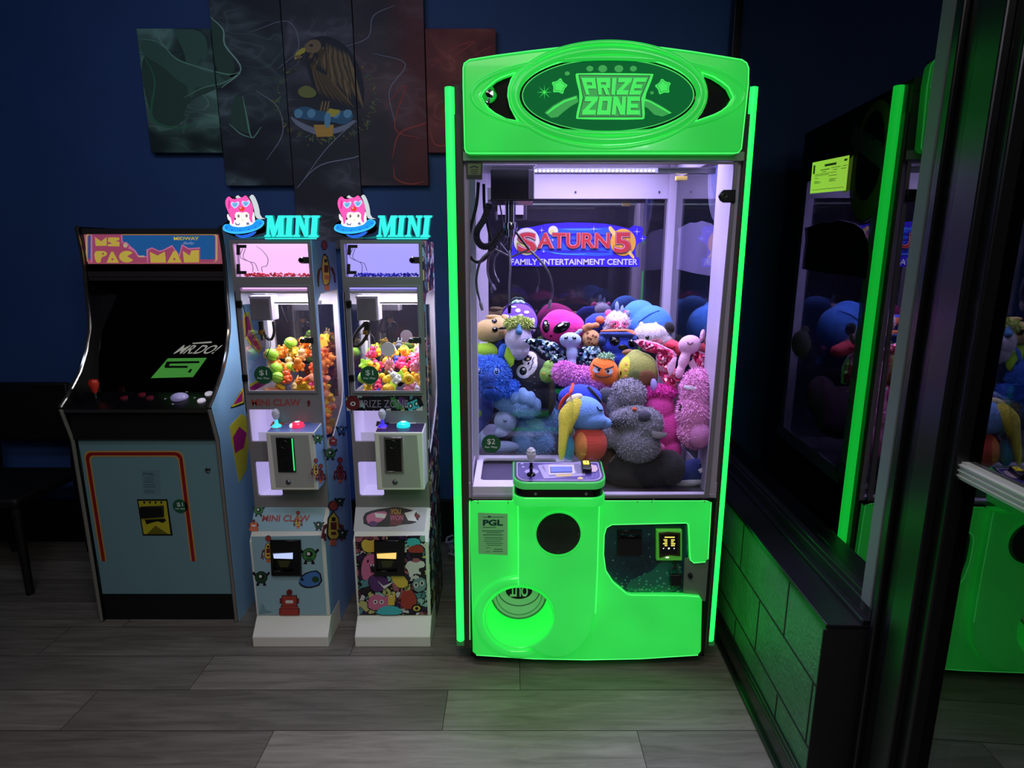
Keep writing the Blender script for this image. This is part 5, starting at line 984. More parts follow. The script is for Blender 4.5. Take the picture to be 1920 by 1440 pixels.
    # right side skin with the bullet-shaped window
    fxs = Frame((Rx - .003, 0, 0), (0, 1, 0), (0, 0, 1)); DY = 0
    wy0, wy1 = MF + .012, MBK - .016
    hole = [(wy0 + .03, 1.42), (wy0 + .006, 1.39), (wy0 + .004, .90), (wy0 + .03, .86), (wy1 - .06, .92), (wy1, .99), (wy1, 1.42)]
    hole = [(wy0 + .004, 1.385), (wy0 + .05, 1.42), (wy1, 1.425), (wy1, .99), (wy1 - .03, .92), (wy0 + .06, .80), (wy0 + .004, .775)]
    b = B(); plate(b, fxs, [(MF - .002, .546), (MBK, .546), (MBK, top), (MF - .002, top)], [hole], 0, .004, .0008); b.out('side_panel', side, root, smooth=False)
    b = B(); plate(b, fxs, hole, [[(hc_[0] * .985 + (wy0 + wy1) / 2 * .015, hc_[1] * .992 + 1.1 * .008) for hc_ in hole]], 0, .005, .0008); b.out('window_trim', M('window_trim_white', (210, 212, 224), .4), root, smooth=False)
    B().prism(hole, fxs, .001, .003).out('side_window', GLASS, root, smooth=False)
    if v == 0:
        sa = Art(Frame((Rx + .001, 0, 0), (0, 1, 0), (0, 0, 1)), .0003); pass
        k = 1.45; sa.e('ink', 608, 460, 6.2, 9.5); sa.e('red', 608, 460, 5, 8); sa.p('ink', [(608, 472), (617, 486), (620, 530), (612, 537), (604, 533), (602, 488)], 1); sa.p('yel', [(608, 476), (615, 488), (618.5, 528), (611, 535), (605, 531), (603.5, 490)], 1); sa.r('ink', 610.5, 489, 2.6, 3.2); sa.r('dred', 611.5, 504, 4, 7); sa.r('oran', 612.5, 520, 4, 4); sa.r('oran', 613, 540, 4.5, 5)
        sa.p('dred', [(602, 501), (596, 506), (594, 520), (596, 538), (598, 538), (598, 522), (600, 508), (603, 506)]); sa.p('dred', [(619, 500), (624, 502), (628, 514), (630, 530), (627, 530), (625, 516), (620, 506)])
        sa.roundbot(619, 850, 1.0); sa.rocket(637, 882, .8, 'red'); sa.roundbot(640, 806, .8, 'blu'); sa.boxbot(624, 826, .6, 'red'); sa.rocket(624, 982, 1.4); sa.roundbot(641, 1000, .8, 'dgrn'); sa.roundbot(636, 940, .7, 'dgrn'); sa.b.out('side_robots', None, root, smooth=False)
    # upper window door
    dyf = sFY(MF - .004); b = B(); plate(b, dyf, [(gl_l - .004, ty0 - .004), (gl_r + .004, ty0 - .004), (gl_r + .004, ty + .003), (gl_l - .004, ty + .003)], [[(gl_l + .006, ty0 + .006), (gl_r - .006, ty0 + .006), (gl_r - .006, ty - .006), (gl_l + .006, ty - .006)]], -.006, .004, .001); b.out('window_frame', M('mini_door_silver', (150, 148, 160), .35, .3), root, smooth=False)
    B().box(gl_l, gl_r, MF + .001, MF + .004, ty0, ty).out('front_window', GLASS, root, smooth=False)
    for y in (570, 708): a = dyf.px(448 + (y - 570) * .075, y); B().box(a[0] - .006, a[0] + .016, MF - .016, MF - .006, a[1] - .014, a[1] + .014).out('door_hinge', M('hinge_black', (12, 12, 14), .4), root, smooth=False, bevel=.003)
    a = dyf.px(570, 638); b = B().box(a[0] - .004, gl_r + .004, MF - .012, MF - .006, a[1] - .011, a[1] + .011).mat(BLKG).lathe([(0, -.018), (.009, -.018), (.011, -.006), (.011, 0)], (a[0], MF - .008, a[1]), axis=(0, 1, 0), seg=18); b.mats[0:1] = [STEEL] if not b.mats[0:1] or b.mats[0] is BLKG else b.mats[0:1]; b.out('door_lock', None, root, smooth=False)
    price(sFY(MF), 494, 703, .036, '$1', '', root)
    # lit header box
    hb = ((250, 196, 255), (168, 160, 255))[v]
    B().box(L + .012, Rx - .012, MF + .05, MF + .054, 1.436, top - .008).out('header_diffuser', glow('header_glow_%d' % v, hb, 1.12), root, smooth=False)
    B().box(gl_l - .006, gl_r + .004, MF + .001, MF + .003, tb0, tb1).out('header_glass', GLASS, root, smooth=False)
    b = B().mat(M('bracket_black', (46, 42, 44), .4))
    for (x, y, sx_, sy_) in ((444, 459, 1, 1), (444, 514, 1, -1)): b.prism(fmid.pxs([(x, y), (x + 18 * sx_, y), (x + 18 * sx_, y + 6 * sy_), (x + 6, y + 6 * sy_), (x + 6, y + 19 * sy_), (x, y + 19 * sy_)]), fmid, -.002, .003)
    a = fmid.px(566, 488); b.box(a[0], gl_r + .006, MF - .006, MF, a[1] - .012, a[1] + .012).mat(CHR).lathe([(0, -.010), (.010, -.009), (.013, -.002), (.013, 0)], (a[0], MF - .001, a[1]), axis=(0, 1, 0), seg=20); b.out('header_lock', None, root, smooth=False)
    b = B(); W_ = lambda pts, dy=.02: spline([q3(x, y, MF + dy) for x, y in pts])
    b.tube(W_([(455, 466), (450, 480), (456, 486), (470, 492), (474, 500), (474, 510)]), .0012, 6); b.tube(W_([(460, 466), (456, 482), (466, 490), (478, 494), (484, 508)], .024), .0012, 6)
    if v == 0: b.tube(W_([(480, 461), (492, 470), (502, 484), (500, 498), (491, 501), (492, 510)], .028), .0012, 6)
    b.out('wiring', M('wire_grey', (110, 92, 112), .5), root)
    rnd = random.Random(20 + v); b = B()
    for k in range(150):
        u = rnd.uniform(gl_l + .02, gl_r - .004); z_ = tb0 + rnd.uniform(0.0, .012); yq = MF + rnd.uniform(.012, .045); mtx = Matrix.Rotation(rnd.random() * 3, 3, 'X') @ Matrix.Rotation(rnd.random() * 3, 3, 'Y'); b.box(u - .005, u + .005, yq - .0008, yq + .0008, z_ - .0025, z_ + .0025, mtx)
    tag(b.out('paper_shreds', M('shred_%d' % v, ((220, 60, 70), (50, 50, 190))[v], .5), root, smooth=False), kind='stuff')
    # gantry, carriage, claw
    b = B().mat(STEEL).cyl(q3(462, 549, 2.34), q3(585, 549, 2.34), .003).cyl(q3(506, 567, 2.34), q3(585, 567, 2.34), .0045).mat(WHT).box(q3(500, 560, 2.36).x, Rx - .01, 2.36, 2.366, q3(0, 571, 2.36).z, q3(0, 563, 2.36).z); b.out('gantry_rail', None, root)
    c0, c1 = q3(467, 557, 2.31), q3(507, 601, 2.31)
    b = B().mat(M('carriage_silver', (128, 124, 134), .35, .4)).box(c0.x, c1.x, 2.31, 2.37, c1.z, c0.z - .004).mat(WHT).box(c0.x - .002, c1.x + .010, 2.308, 2.375, c0.z - .006, c0.z + .004).box(c1.x, c1.x + .010, 2.308, 2.375, c1.z, c0.z); b.out('claw_carriage', None, root, smooth=False, bevel=.003)
    a = q3(489, 603, 2.33); b = B().mat(RUB).lathe([(.009, 0), (.009, -.03), (.012, -.034)], a, seg=14).mat(M('brass', (180, 130, 70), .3, .8)).lathe([(.014, -.034), (.014, -.05), (.008, -.052)], a, seg=16).mat(STEEL).lathe([(.007, -.05), (.006, -.075)], a, seg=10)
    for k in range(3):
        an = R((200, 330, 90)[k]); d_ = V((math.cos(an), math.sin(an) * .6, 0)); b.tube(spline([a + V((0, 0, -.045)), a + d_ * .03 + V((0, 0, -.055)), a + d_ * .042 + V((0, 0, -.09)), a + d_ * .02 + V((0, 0, -.13)), a + d_ * .012 + V((0, 0, -.14))]), .0016, 6)
    b.out('claw', None, root)
    b = B()
    if v == 0: b.tube(spline([q3(x, y, 2.325) for x, y in ((512, 603), (514, 622), (509, 636), (500, 634), (494, 622))]), .0055, 8); b.tube(spline([q3(x, y, 2.36) for x, y in ((527, 573), (533, 590), (540, 605), (540, 573))]), .002, 6)
    else: b.tube(spline([q3(x, y, 2.325) for x, y in ((487, 606), (473, 622), (466, 640), (470, 648), (480, 646), (492, 628), (495, 610), (489, 604))]), .0065, 8)
    b.tube(spline([q3(x, y, 2.29) for x, y in ((456, 572), (462, 600), (463, 625), (456, 634))]), .0016, 6); b.out('coiled_cable', RUB, root)
    if v == 1:
        a = q3(534, 655, 2.35); B().mat(M('disc_pale', (196, 196, 206), .5)).lathe([(0, -.001), (.029, -.001), (.029, .001), (0, .001)], a, axis=(0, 1, 0), seg=30).out('round_label', None, root)
    # print below the window
    pa = Art(fmid, .0006)
    if v == 0:
        mtext(pa.b, fmid, 'MINI CLAW', (472, 748, 563, 761), M('bot_letters', (176, 74, 70), .5), .0008, .02); pa.p('dred', [(575, 756), (579, 749), (583, 756), (581, 756), (581, 762), (577, 762), (577, 756)])
    else:
        pa.b.mat(DOO).prism(fmid.pxs([(450, 742), (594, 742), (596, 770), (454, 770)]), fmid, .0002, .0006); pa.e('dred', 465, 756, 14, 13); pa.e('wht', 465, 757, 5, 4); pa.e('ink', 465, 757, 2.5, 2); pa.p('ink', [(480, 744), (540, 742), (560, 764), (490, 769)]); pa.p('ink', [(566, 752), (590, 742), (598, 760), (578, 770)]); pa.p('teal', [(566, 756), (584, 748), (590, 764), (570, 770)]); pa.e('ink', 573, 761, 4, 5); pa.e('ink', 584, 757, 4, 5); pa.e('wht', 573, 761, 2, 3); pa.e('wht', 584, 757, 2, 3); pa.p('grn', [(532, 744), (545, 746), (560, 766), (545, 768)], 1); pa.p('pur', [(548, 744), (562, 746), (570, 760), (556, 762)], 1)
        mtext(pa.b, fmid, 'PRIZE ZONE', (478, 750, 568, 764), M('doo_letters', (150, 140, 160), .5), .0012, 0.0)
    pa.b.out('panel_print', None, root, smooth=False)
    # protruding coin box with joystick and button
    fcb = sFY(2.165); cl_, cr_ = fcb.px(498, 812)[0], fcb.px(589, 812)[0]; zb_, zt_ = fcb.px(540, 919)[1], fcb.px(540, 811)[1]
    if v == 1: pass
    b = B().prism([(2.165, zb_), (2.165, zt_), (MF, zt_ + .012), (MF, zb_)], Frame((cl_, 0, 0), (0, 1, 0), (0, 0, 1)), 0, cr_ - cl_); cbx = b.out('coin_box', CABW, root, smooth=False, bevel=.004)
    fc5 = fcb; b = B(); plate(b, fcb, [(cl_ + .022, zb_ + .012), (cr_ - .014, zb_ + .012), (cr_ - .022, zt_ - .010), (cl_ + .018, zt_ - .010)], [], 0, .0016, .0004); b.out('coin_door', M('coin_door_white', (168, 168, 164), .4), cbx, smooth=False)
    b = B(); plate(b, fcb, fcb.pxs([(518, 820), (551, 820), (556, 884), (523, 884)]), [], .001, .008, .002); b.mat(M('coin_mech_grey', (70, 72, 76), .3, .7)); b.ring(fcb, *fcb.px(534, 832), .014, .016, .0016, .008, seg=24, rs=6); p = fcb.px(533, 850); b.box(p[0] - .014, p[0] + .014, 2.165 - .012, 2.165 - .007, p[1] - .004, p[1] + .004); p = fcb.px(537, 870); b.box(p[0] - .004, p[0] + .004, 2.165 - .012, 2.165 - .007, p[1] - .016, p[1] + .012)
    b.mats = [M('mech_black', (22, 22, 24), .3)] + [m_ for m_ in b.mats if m_ is not None][:]; cm = b.out('coin_mech', None, cbx, smooth=False)
    b = B()
    if v == 0: b.mat(glow('coin_led_green', (50, 230, 120), 1.1)).prism(fcb.pxs([(548, 821), (550, 821), (554.5, 881), (552.5, 881)]), fcb, .008, .010); b.out('coin_led', None, cm, smooth=False)
    else: b.mat(CHR); plate(b, fcb, fcb.pxs([(517, 819), (552, 819), (557, 885), (522, 885)]), [fcb.pxs([(519, 822), (549, 822), (553, 882), (525, 882)])], .001, .010, .001); b.out('coin_trim', None, cm, smooth=False)
    p = fcb.px(541, 904); B().lathe([(0, -.006), (.006, -.006), (.010, -.003), (.011, 0)], fcb.at(p[0], p[1], .001), axis=(0, 1, 0), seg=20).out('box_lock', STEEL, cbx)
    ft = SF((0, 2.165, zt_), (1, 0, 0), (0, MF - 2.165, .012)); ta = Art(ft, .0006); ta.b.mat(M('panel_glossy_%d' % v, ((120, 134, 200), (60, 44, 84))[v], .2)).prism([(cl_ + .004, .004), (cr_ - .004, .004), (cr_ - .004, .09), (cl_ + .004, .09)], ft, 0, .0006)
    ta.p('blu' if v == 0 else 'wht', [(556, 784), (590, 782), (584, 794), (552, 796)]); ta.p('ink' if v else 'oran', [(506, 799), (530, 799), (536, 790), (512, 790)]); ta.p('pk' if v else 'red', [(508, 804), (524, 804), (526, 798), (512, 798)]); ta.b.out('top_print', None, cbx, smooth=False)
    LC = ((80, 230, 250), (70, 50, 220))[v]; BC = ((240, 50, 90), (40, 210, 215))[v]
    jp = onZ(519 , 800, zt_ + .006); jp.x += DXW
    b = B().lathe([(0, 0), (.020, 0), (.017, .006), (.008, .012), (.0055, .03), (.0, .031)], jp, seg=20); j2 = b.out('joystick', M('joy_glow_%d' % v, LC, .2, em=LC, es=.75), cbx)
    b = B().lathe([(0, .028), (.008, .03), (.013, .04), (.0155, .052), (.013, .064), (.007, .071), (0, .073)], jp, seg=12); b.out('joystick_knob', CRY, j2, ang=20)
    bp_ = onZ(558, 800, zt_ + .006); bp_.x += DXW
    b = B().lathe([(0, 0), (.026, 0), (.027, .006), (.024, .014), (.016, .019), (0, .020)], bp_, seg=28); bt = b.out('push_button', M('btn_glow_%d' % v, BC, .2, em=BC, es=.85), cbx)
    b = B().lathe([(0, .0195), (.009, .0195), (.010, .0215), (0, .022)], bp_, seg=20); 
    if v == 0: b.mat(M('btn_blue', (40, 40, 230), .2, em=(40, 40, 235), es=.9)).ell(bp_ + V((-.018, -.012, .008)), (.009, .014, .009))
    b.mats = [M('btn_white', (230, 240, 240), .2, em=(230, 240, 245), es=.8)] + b.mats[0:]; 
    b.out('button_badge', None, bt)
    if v == 0: ra = Art(Frame((cr_ + .0003, 0, 0), (0, 1, 0), (0, 0, 1)), .0003); ra.b.mat(LBLS).prism([(2.168, zb_ + .002), (MF, zb_ + .002), (MF, zt_ + .010), (2.168, zt_ - .002)], ra.fr, 0, .0004); ra.roundbot(596, 822, .8); ra.rocket(592, 878, .6); ra.rocket(601, 888, .6, 'red'); ra.b.out('box_side_print', None, cbx, smooth=False)
    # lit topper: saucer figure and MINI letters
    ftp = sFY(MF + .01); tp = Art(ftp, .0)
    back = [(428, 378), (433, 365), (441, 372), (456, 371), (462, 364), (468, 372), (474, 388), (477, 408), (490, 412), (497, 420), (500, 428), (496, 436), (482, 440), (470, 445), (450, 447), (432, 441), (420, 435), (416, 427), (420, 418), (431, 412), (427, 392)]
    B().prism(smoothpoly(ftp.pxs([(x + 5, y - 2) for x, y in back if y < 415] + [(497, 420), (430, 420)]), 1), ftp, -.030, -.026).out('rear_panel', glow('topper_white', (230, 240, 245), .8), root, smooth=False)
    b = B(); plate(b, ftp, smoothpoly(ftp.pxs(back), 1), [], -.010, 0, .002); tpo = b.out('topper_panel', BLKG, root)
    def T(m, pts, sm=1): tp.p(m, [(410 + x / 9.6, 350 + y / 9.6) for x, y in pts], sm)
    g = lambda n_, c, e_=.85: M('tp_' + n_, c, .4, em=c, es=e_)
    ce_ = lambda cx, cy, rx, ry: [(cx + rx * math.cos(k * .393), cy + ry * math.sin(k * .393)) for k in range(16)]
    PKK = g('pink', (252, 90, 180)); WH = g('white', (250, 246, 246)); SKY = g('cyan', (60, 190, 250)); BL = g('blue', (30, 150, 235)); DB = g('deepblue', (40, 100, 220)); MG = g('magenta', (214, 50, 140)); FLS = g('skin', (255, 244, 236)); REDG = g('red', (236, 60, 50)); GRYG = g('grey', (150, 130, 140), .5)
    T(DB, [(280, 860), (450, 880), (690, 790), (660, 850), (560, 910), (420, 930), (330, 900)]); T(SKY, ce_(450, 720, 390, 110) and [(60, 740), (120, 660), (300, 700), (600, 680), (680, 580), (800, 600), (830, 660), (760, 750), (560, 830), (300, 860), (100, 810)], 2)
    T(BL, [(90, 730), (150, 660), (300, 700), (600, 680), (690, 600), (780, 610), (800, 660), (720, 730), (540, 790), (320, 815), (140, 790)], 2)
    for cx, cy in ((140, 740), (240, 780), (385, 790), (540, 770), (665, 730), (750, 660)): T(DB, ce_(cx, cy, 18, 12), 0)
    T(WH, [(190, 640), (240, 600), (600, 560), (640, 640), (600, 690), (400, 735), (220, 710)]); T(WH, [(150, 520), (165, 480), (210, 560), (280, 610), (240, 640), (170, 600)]); T(WH, [(620, 450), (640, 470), (660, 640), (620, 640), (600, 540)])
    T(PKK, [(120, 330), (125, 230), (185, 165), (260, 235), (380, 200), (440, 190), (485, 145), (560, 240), (620, 350), (620, 480), (600, 560), (620, 660), (560, 620), (540, 480), (300, 480), (280, 620), (250, 700), (220, 560), (170, 450)])
    T(MG, [(180, 230), (215, 260), (200, 420), (170, 380)]); T(FLS, [(285, 520), (320, 450), (440, 440), (540, 470), (560, 540), (520, 620), (430, 650), (330, 620)]); T(PKK, [(290, 470), (420, 410), (560, 470), (480, 455), (430, 470), (360, 455)], 0)
    T(GRYG, ce_(360, 530, 20, 30), 0); T(GRYG, ce_(505, 525, 20, 30), 0); T(GRYG, [(415, 590), (435, 600), (460, 588), (436, 610)], 0)
    for cx, cy in ((295, 325), (490, 305)):
        for m, k in ((g('glassrim', (200, 224, 250)), 1.0), (g('lens', (120, 190, 235)), .72)): T(m, [(cx + k * a, cy + k * c) for a, c in ((0, 80), (-70, 5), (-75, -35), (-45, -55), (-10, -35), (0, -28), (10, -38), (45, -62), (75, -45), (72, 0))], 1)
        for k in (-20, 5, 28): T(g('lensline', (70, 130, 190)), [(cx - 40 + abs(k), cy + k), (cx + 40 - abs(k), cy + k - 5), (cx + 40 - abs(k), cy + k + 4), (cx - 40 + abs(k), cy + k + 8)], 0)
    T(REDG, ce_(420, 400, 52, 42), 0); T(g('shine', (255, 200, 190)), ce_(400, 385, 14, 12), 0); T(g('collar', (120, 130, 170), .6), [(290, 640), (350, 680), (390, 650), (370, 700), (310, 690)], 0); T(g('collar', None, .6), [(500, 650), (540, 640), (560, 680), (510, 690)], 0)
    tp.b.out('saucer_figure', None, tpo, smooth=False)
    # MINI letters, slab serif
    fmi = sFY(MF - .004); LT = B()
    def Lp(pts, n0=-.006, n1=.006): LT.prism(fmi.pxs([(410 + x / 9.6, 350 + y / 9.6) for x, y in pts]), fmi, n0, n1)
    def serif(x, w_, y0, y1): Lp([(x, y0), (x + w_, y0), (x + w_, y1), (x, y1)])
    Mm = [[(850, 520), (960, 520), (1010, 760), (1080, 520), (1190, 520), (1190, 560), (1160, 570), (1160, 860), (1185, 880), (1185, 905), (1040, 905), (1040, 880), (1075, 865), (1085, 660), (1000, 905), (970, 905), (905, 640), (900, 860), (930, 880), (930, 905), (835, 905), (835, 880), (870, 860), (885, 570), (850, 555)],
          [(1215, 520), (1345, 520), (1345, 555), (1315, 565), (1300, 860), (1320, 880), (1320, 905), (1190, 905), (1190, 880), (1215, 862), (1235, 565), (1215, 555)],
          [(1370, 520), (1470, 520), (1560, 760), (1560, 570), (1530, 555), (1530, 520), (1640, 520), (1640, 555), (1610, 570), (1600, 905), (1550, 905), (1440, 640), (1430, 860), (1460, 880), (1460, 905), (1345, 905), (1345, 880), (1385, 860), (1400, 570), (1370, 555)],
          [(1670, 520), (1810, 520), (1810, 555), (1775, 565), (1755, 860), (1785, 880), (1785, 915), (1625, 915), (1625, 880), (1665, 862), (1690, 565), (1670, 555)]]
    for m_ in Mm: Lp(m_)
    Lp([(835, 925), (1760, 925), (1755, 945), (850, 945)])
    lt_ = LT.out('mini_letters', glow('mini_cyan', (56, 250, 240), 1.0), root, smooth=False)
    b = B()
    for m_ in Mm: b.prism(fmi.pxs([(410 + (x + 16) / 9.6, 350 + (y - 8) / 9.6) for x, y in m_]), fmi, -.016, -.008)
    b.prism(fmi.pxs([(440, 447), (500, 447), (590, 448), (590, 442), (500, 441), (480, 445)]), fmi, -.012, -.004)
    b.out('letter_backing', M('letter_teal', (20, 120, 116), .3, em=(20, 130, 124), es=.5), lt_, smooth=False)
    tl = bpy.data.lights.new('header_tube', 'AREA'); tl.size = .25; tl.size_y = .03; tl.shape = 'RECTANGLE'; tl.energy = .25; tl.color = lin(hb)[:3]; lo_ = bpy.data.objects.new('header_tube', tl); C.objects.link(lo_); lo_.location = ((L + Rx) / 2, MF + .03, top - .012)
    return root
minis = [mini(0), mini(1)]
# ------------------------------------------------------------------ small toys heaped in the two narrow cabinets
def TM(n_, c=(0, 0, 0)): return M('toy_' + n_, c, .42, sheen=.1)
def proto(kind):
    b = B(); s = .0225; E_ = lambda m, x, y, z, rx, ry=None, rz=None, rot=None: b.mat(m).ell((x * s, y * s, z * s), (rx * s, (ry or rx) * s, (rz or ry or rx) * s), rot, sub=2)
    INK = M('toy_ink', (20, 18, 22), .4)
    if kind[0] == 'striped_ball':
        E_(TM('lime', (170, 232, 60)), 0, 0, 0, 1.15)
        for z_ in (-.35, .3): b.mat(M('toy_dgreen', (50, 110, 40), .5)).tube([(math.cos(a * .4) * 1.13 * s, math.sin(a * .4) * 1.13 * s, (z_ + .16 * math.sin(a * .8)) * s) for a in range(16)], .0011, 5, close=True)
    elif kind[0] == 'ball': E_(kind[1], 0, 0, 0, 1.05)
    elif kind[0] in ('bear', 'bunny', 'unicorn'):
        m = kind[1]; E_(m, 0, 0, 0, .85, .8, .8); E_(m, 0, -.1, .95, .72, .66, .62)
        for d_ in (-1, 1):
            if kind[0] == 'bear': E_(m, d_ * .5, 0, 1.45, .24)
            else: E_(m, d_ * .32, 0, 1.8, .18, .14, .5)
            E_(m, d_ * .75, -.3, .1, .28, .28, .42); E_(m, d_ * .45, -.5, -.6, .32, .42, .28); E_(INK, d_ * .26, -.72, 1.05, .07)
        if kind[0] == 'unicorn': b.mat(TM('horn', (240, 220, 120))).lathe([(.0, 1.4 * s), (.16 * s, 1.4 * s), (0, 2.2 * s)], (0, -.2 * s, 0), seg=8)
    elif kind[0] == 'duck': m = kind[1]; E_(m, 0, .1, 0, .8, 1.05, .7); E_(m, 0, -.5, .85, .55); E_(TM('beak', (240, 130, 30)), 0, -1.05, .8, .24, .28, .12); E_(INK, .22, -.95, 1.0, .07); E_(INK, -.22, -.95, 1.0, .07); E_(m, .75, .2, .1, .2, .5, .35); E_(m, -.75, .2, .1, .2, .5, .35)
    elif kind[0] == 'log': b.mat(kind[1]).tube([(-1.5 * s, 0, 0), (-1.4 * s, 0, 0), (1.4 * s, .1 * s, .15 * s), (1.5 * s, .1 * s, .15 * s)], [.4 * s, .62 * s, .62 * s, .4 * s], 12); b.mat(kind[2]).box(-1.2 * s, 1.2 * s, -.66 * s, -.5 * s, -.15 * s, .2 * s)
    elif kind[0] == 'box': b.mat(kind[1]).prism([(-.8 * s, -.9 * s), (.8 * s, -.9 * s), (1.05 * s, .6 * s), (-1.05 * s, .6 * s)], Frame((0, -.5 * s, 0), (1, 0, 0), (0, 0, 1)), -.9 * s, 0); [b.mat(kind[2]).box((k * .36 - .12) * s, (k * .36 + .12) * s, -.2 * s, .1 * s, 0, (1.1 + .25 * (k % 2)) * s) for k in (-2, -1, 0, 1, 2)]
    elif kind[0] == 'fish': m = kind[1]; E_(m, 0, 0, 0, 1.2, .55, .75); b.mat(m).prism([(1.0 * s, 0), (1.8 * s, .7 * s), (1.6 * s, 0), (1.8 * s, -.7 * s)], Frame((0, 0, 0), (1, 0, 0), (0, 0, 1)), -.12 * s, .12 * s); E_(TM('white', (235, 235, 235)), -.6, -.45, .25, .2, .12, .2); E_(INK, -.62, -.55, .25, .1, .06, .1)
    elif kind[0] == 'star': b.mat(kind[1]).prism(smoothpoly(starp(0, 0, 1.5 * s, .75 * s), 1), Frame((0, 0, 0), (1, 0, 0), (0, 0, 1)), -.35 * s, .35 * s); E_(INK, -.25, -.4, .1, .09); E_(INK, .25, -.4, .1, .09)
    elif kind[0] == 'snail': b.mat(kind[1]).tube([(math.cos(a * .45) * .75 * s, 0, math.sin(a * .45) * .75 * s) for a in range(14)], .42 * s, 8, close=True); E_(kind[2], 0, 0, 0, .4, .4, .4)
    elif kind[0] == 'octopus':
        E_(kind[1], 0, 0, .2, .85, .8, .8)
        for k in range(6): a = k * 1.047; E_(kind[1], .75 * math.cos(a), .75 * math.sin(a), -.55, .32, .32, .26)
        E_(INK, -.25, -.75, .3, .09); E_(INK, .25, -.75, .3, .09)
    me = b.out('proto', None, None); me_ = me.data; bpy.data.objects.remove(me)
    return me_
OR, OR2, YE, LI, RO, MA, WH_, PKX = TM('orange', (246, 140, 30)), TM('redorange', (240, 96, 36)), TM('yellow', (250, 206, 44)), TM('lime'  , (170, 232, 60)), TM('salmon', (240, 150, 110)), TM('magenta', (236, 90, 190)), TM('white', (235, 235, 235)), TM('pink', (246, 150, 180))
HP, BLT, PUR, SK = TM('hotpink', (236, 50, 110)), TM('blue', (50, 80, 210)), TM('purple', (180, 90, 220)), TM('cream', (240, 214, 150))
KINDS = [[(('striped_ball',), 'lime green striped rubber ball', 2), (('bear', OR), 'small orange rubber bear', 9), (('ball', OR), 'small orange rubber ball', 6), (('log', RO, OR2), 'small salmon and orange hot dog toy', 5), (('box', YE, OR), 'small yellow fries box toy', 4), (('fish', LI), 'small lime green fish toy', 3), (('bear', OR2), 'small red-orange rubber bear', 5), (('ball', MA), 'small magenta rubber ball', 1), (('star', YE), 'small yellow star toy', 4), (('bunny', SK), 'small cream rubber bunny', 3), (('duck', OR), 'small orange duck toy', 3)],
         [(('duck', YE), 'small yellow duck toy', 7), (('star', LI), 'small lime green star toy', 3), (('bunny', WH_), 'small white rubber bunny', 5), (('bear', HP), 'small hot pink rubber bear', 5), (('unicorn', PKX), 'small pink unicorn toy', 4), (('bear', BLT), 'small blue rubber bear', 2), (('octopus', PUR), 'small purple octopus toy', 2), (('ball', LI), 'small lime green rubber ball', 2), (('snail', YE, OR), 'small yellow ring toy', 4), (('bear', YE), 'small yellow rubber bear', 4)]]
for v in (0, 1):
    rnd = random.Random(40 + v); L = MLX + .417 * v; Rx = MRX + .417 * v; where = ('heaped in the robot-printed claw cabinet', 'heaped in the doodle-covered claw cabinet')[v]
    protos = [(proto(k), k[0], lab, wt) for k, lab, wt in KINDS[v]]; bag = [i for i, p_ in enumerate(protos) for _ in range(p_[3])]
    zf, zbk = (1.035, 1.165) if v == 0 else (1.04, 1.16)
    def surf(x, y): return zf + (zbk - zf) * min(1, (y - MF) / .2) + (.03 * (x - L) / .3 if v == 0 else .01 * math.sin(x * 40))
    spots = []
    for iz in range(10):
        z_ = .822 + .040 * iz
        for iy in range(9):
            y = MF + .044 + .040 * iy + (.016 if iz % 2 else 0)
            for ix in range(10):
                x = L + .036 + .041 * ix + (.018 if (iy + iz) % 2 else 0)
                if x > Rx - .034 or y > MBK - .04: continue
                if x < L + .150 and y < 2.46 and (z_ < .97): continue
                if v == 0 and x < L + .085 and y < 2.40 and not (z_ < 1.03 and x > L + .06): continue
                h_ = surf(x, y)
                if z_ > h_: continue
                topl = z_ + .041 > h_
                if not (topl or (y < MF + .07 and z_ > .93) or (x > Rx - .08)): continue
                if v == 1 and x > Rx - .055 and not topl and y > MF + .06 and iy % 2: pass
                spots.append((x, y, z_))
    for x, y, z_ in spots:
        i = rnd.choice(bag); me_, kd, lab, _ = protos[i]
        o = bpy.data.objects.new({'box': 'fries_toy', 'log': 'hot_dog_toy'}.get(kd, 'toy_' + kd if kd in ('bear', 'bunny', 'unicorn', 'duck', 'fish', 'star', 'snail', 'octopus') else 'rubber_ball'), me_); C.objects.link(o)
        o.location = (x + rnd.uniform(-.005, .005), y + rnd.uniform(-.005, .005), z_ + rnd.uniform(-.005, .005)); o.rotation_euler = (rnd.uniform(-.7, .7), rnd.uniform(-.8, .8), rnd.uniform(-1, 1)); k = rnd.uniform(.85, 1.08); o.scale = (k, k, k)
        tag(o, lab + ' ' + where, 'toy', lab.replace('small ', '') + 's in the ' + ('robot' if v == 0 else 'doodle') + ' cabinet')
me_ = proto(('striped_ball',))
for (x, y, Y_, k), lab in zip(((541, 652, 2.44, 1.0), (506, 674, 2.36, 1.0), (514, 700, 2.34, 1.0)), ('lime striped ball on top of the heap right of the claw, robot-printed cabinet', 'lime striped ball under the claw at the left of the robot-printed cabinet', 'lime striped ball beside the round price sticker in the robot-printed cabinet')):
    o = bpy.data.objects.new('rubber_ball', me_); C.objects.link(o); o.location = onY(x, y, Y_); o.rotation_euler = (.4, .5, .2); o.scale = (k,) * 3; tag(o, lab, 'toy')

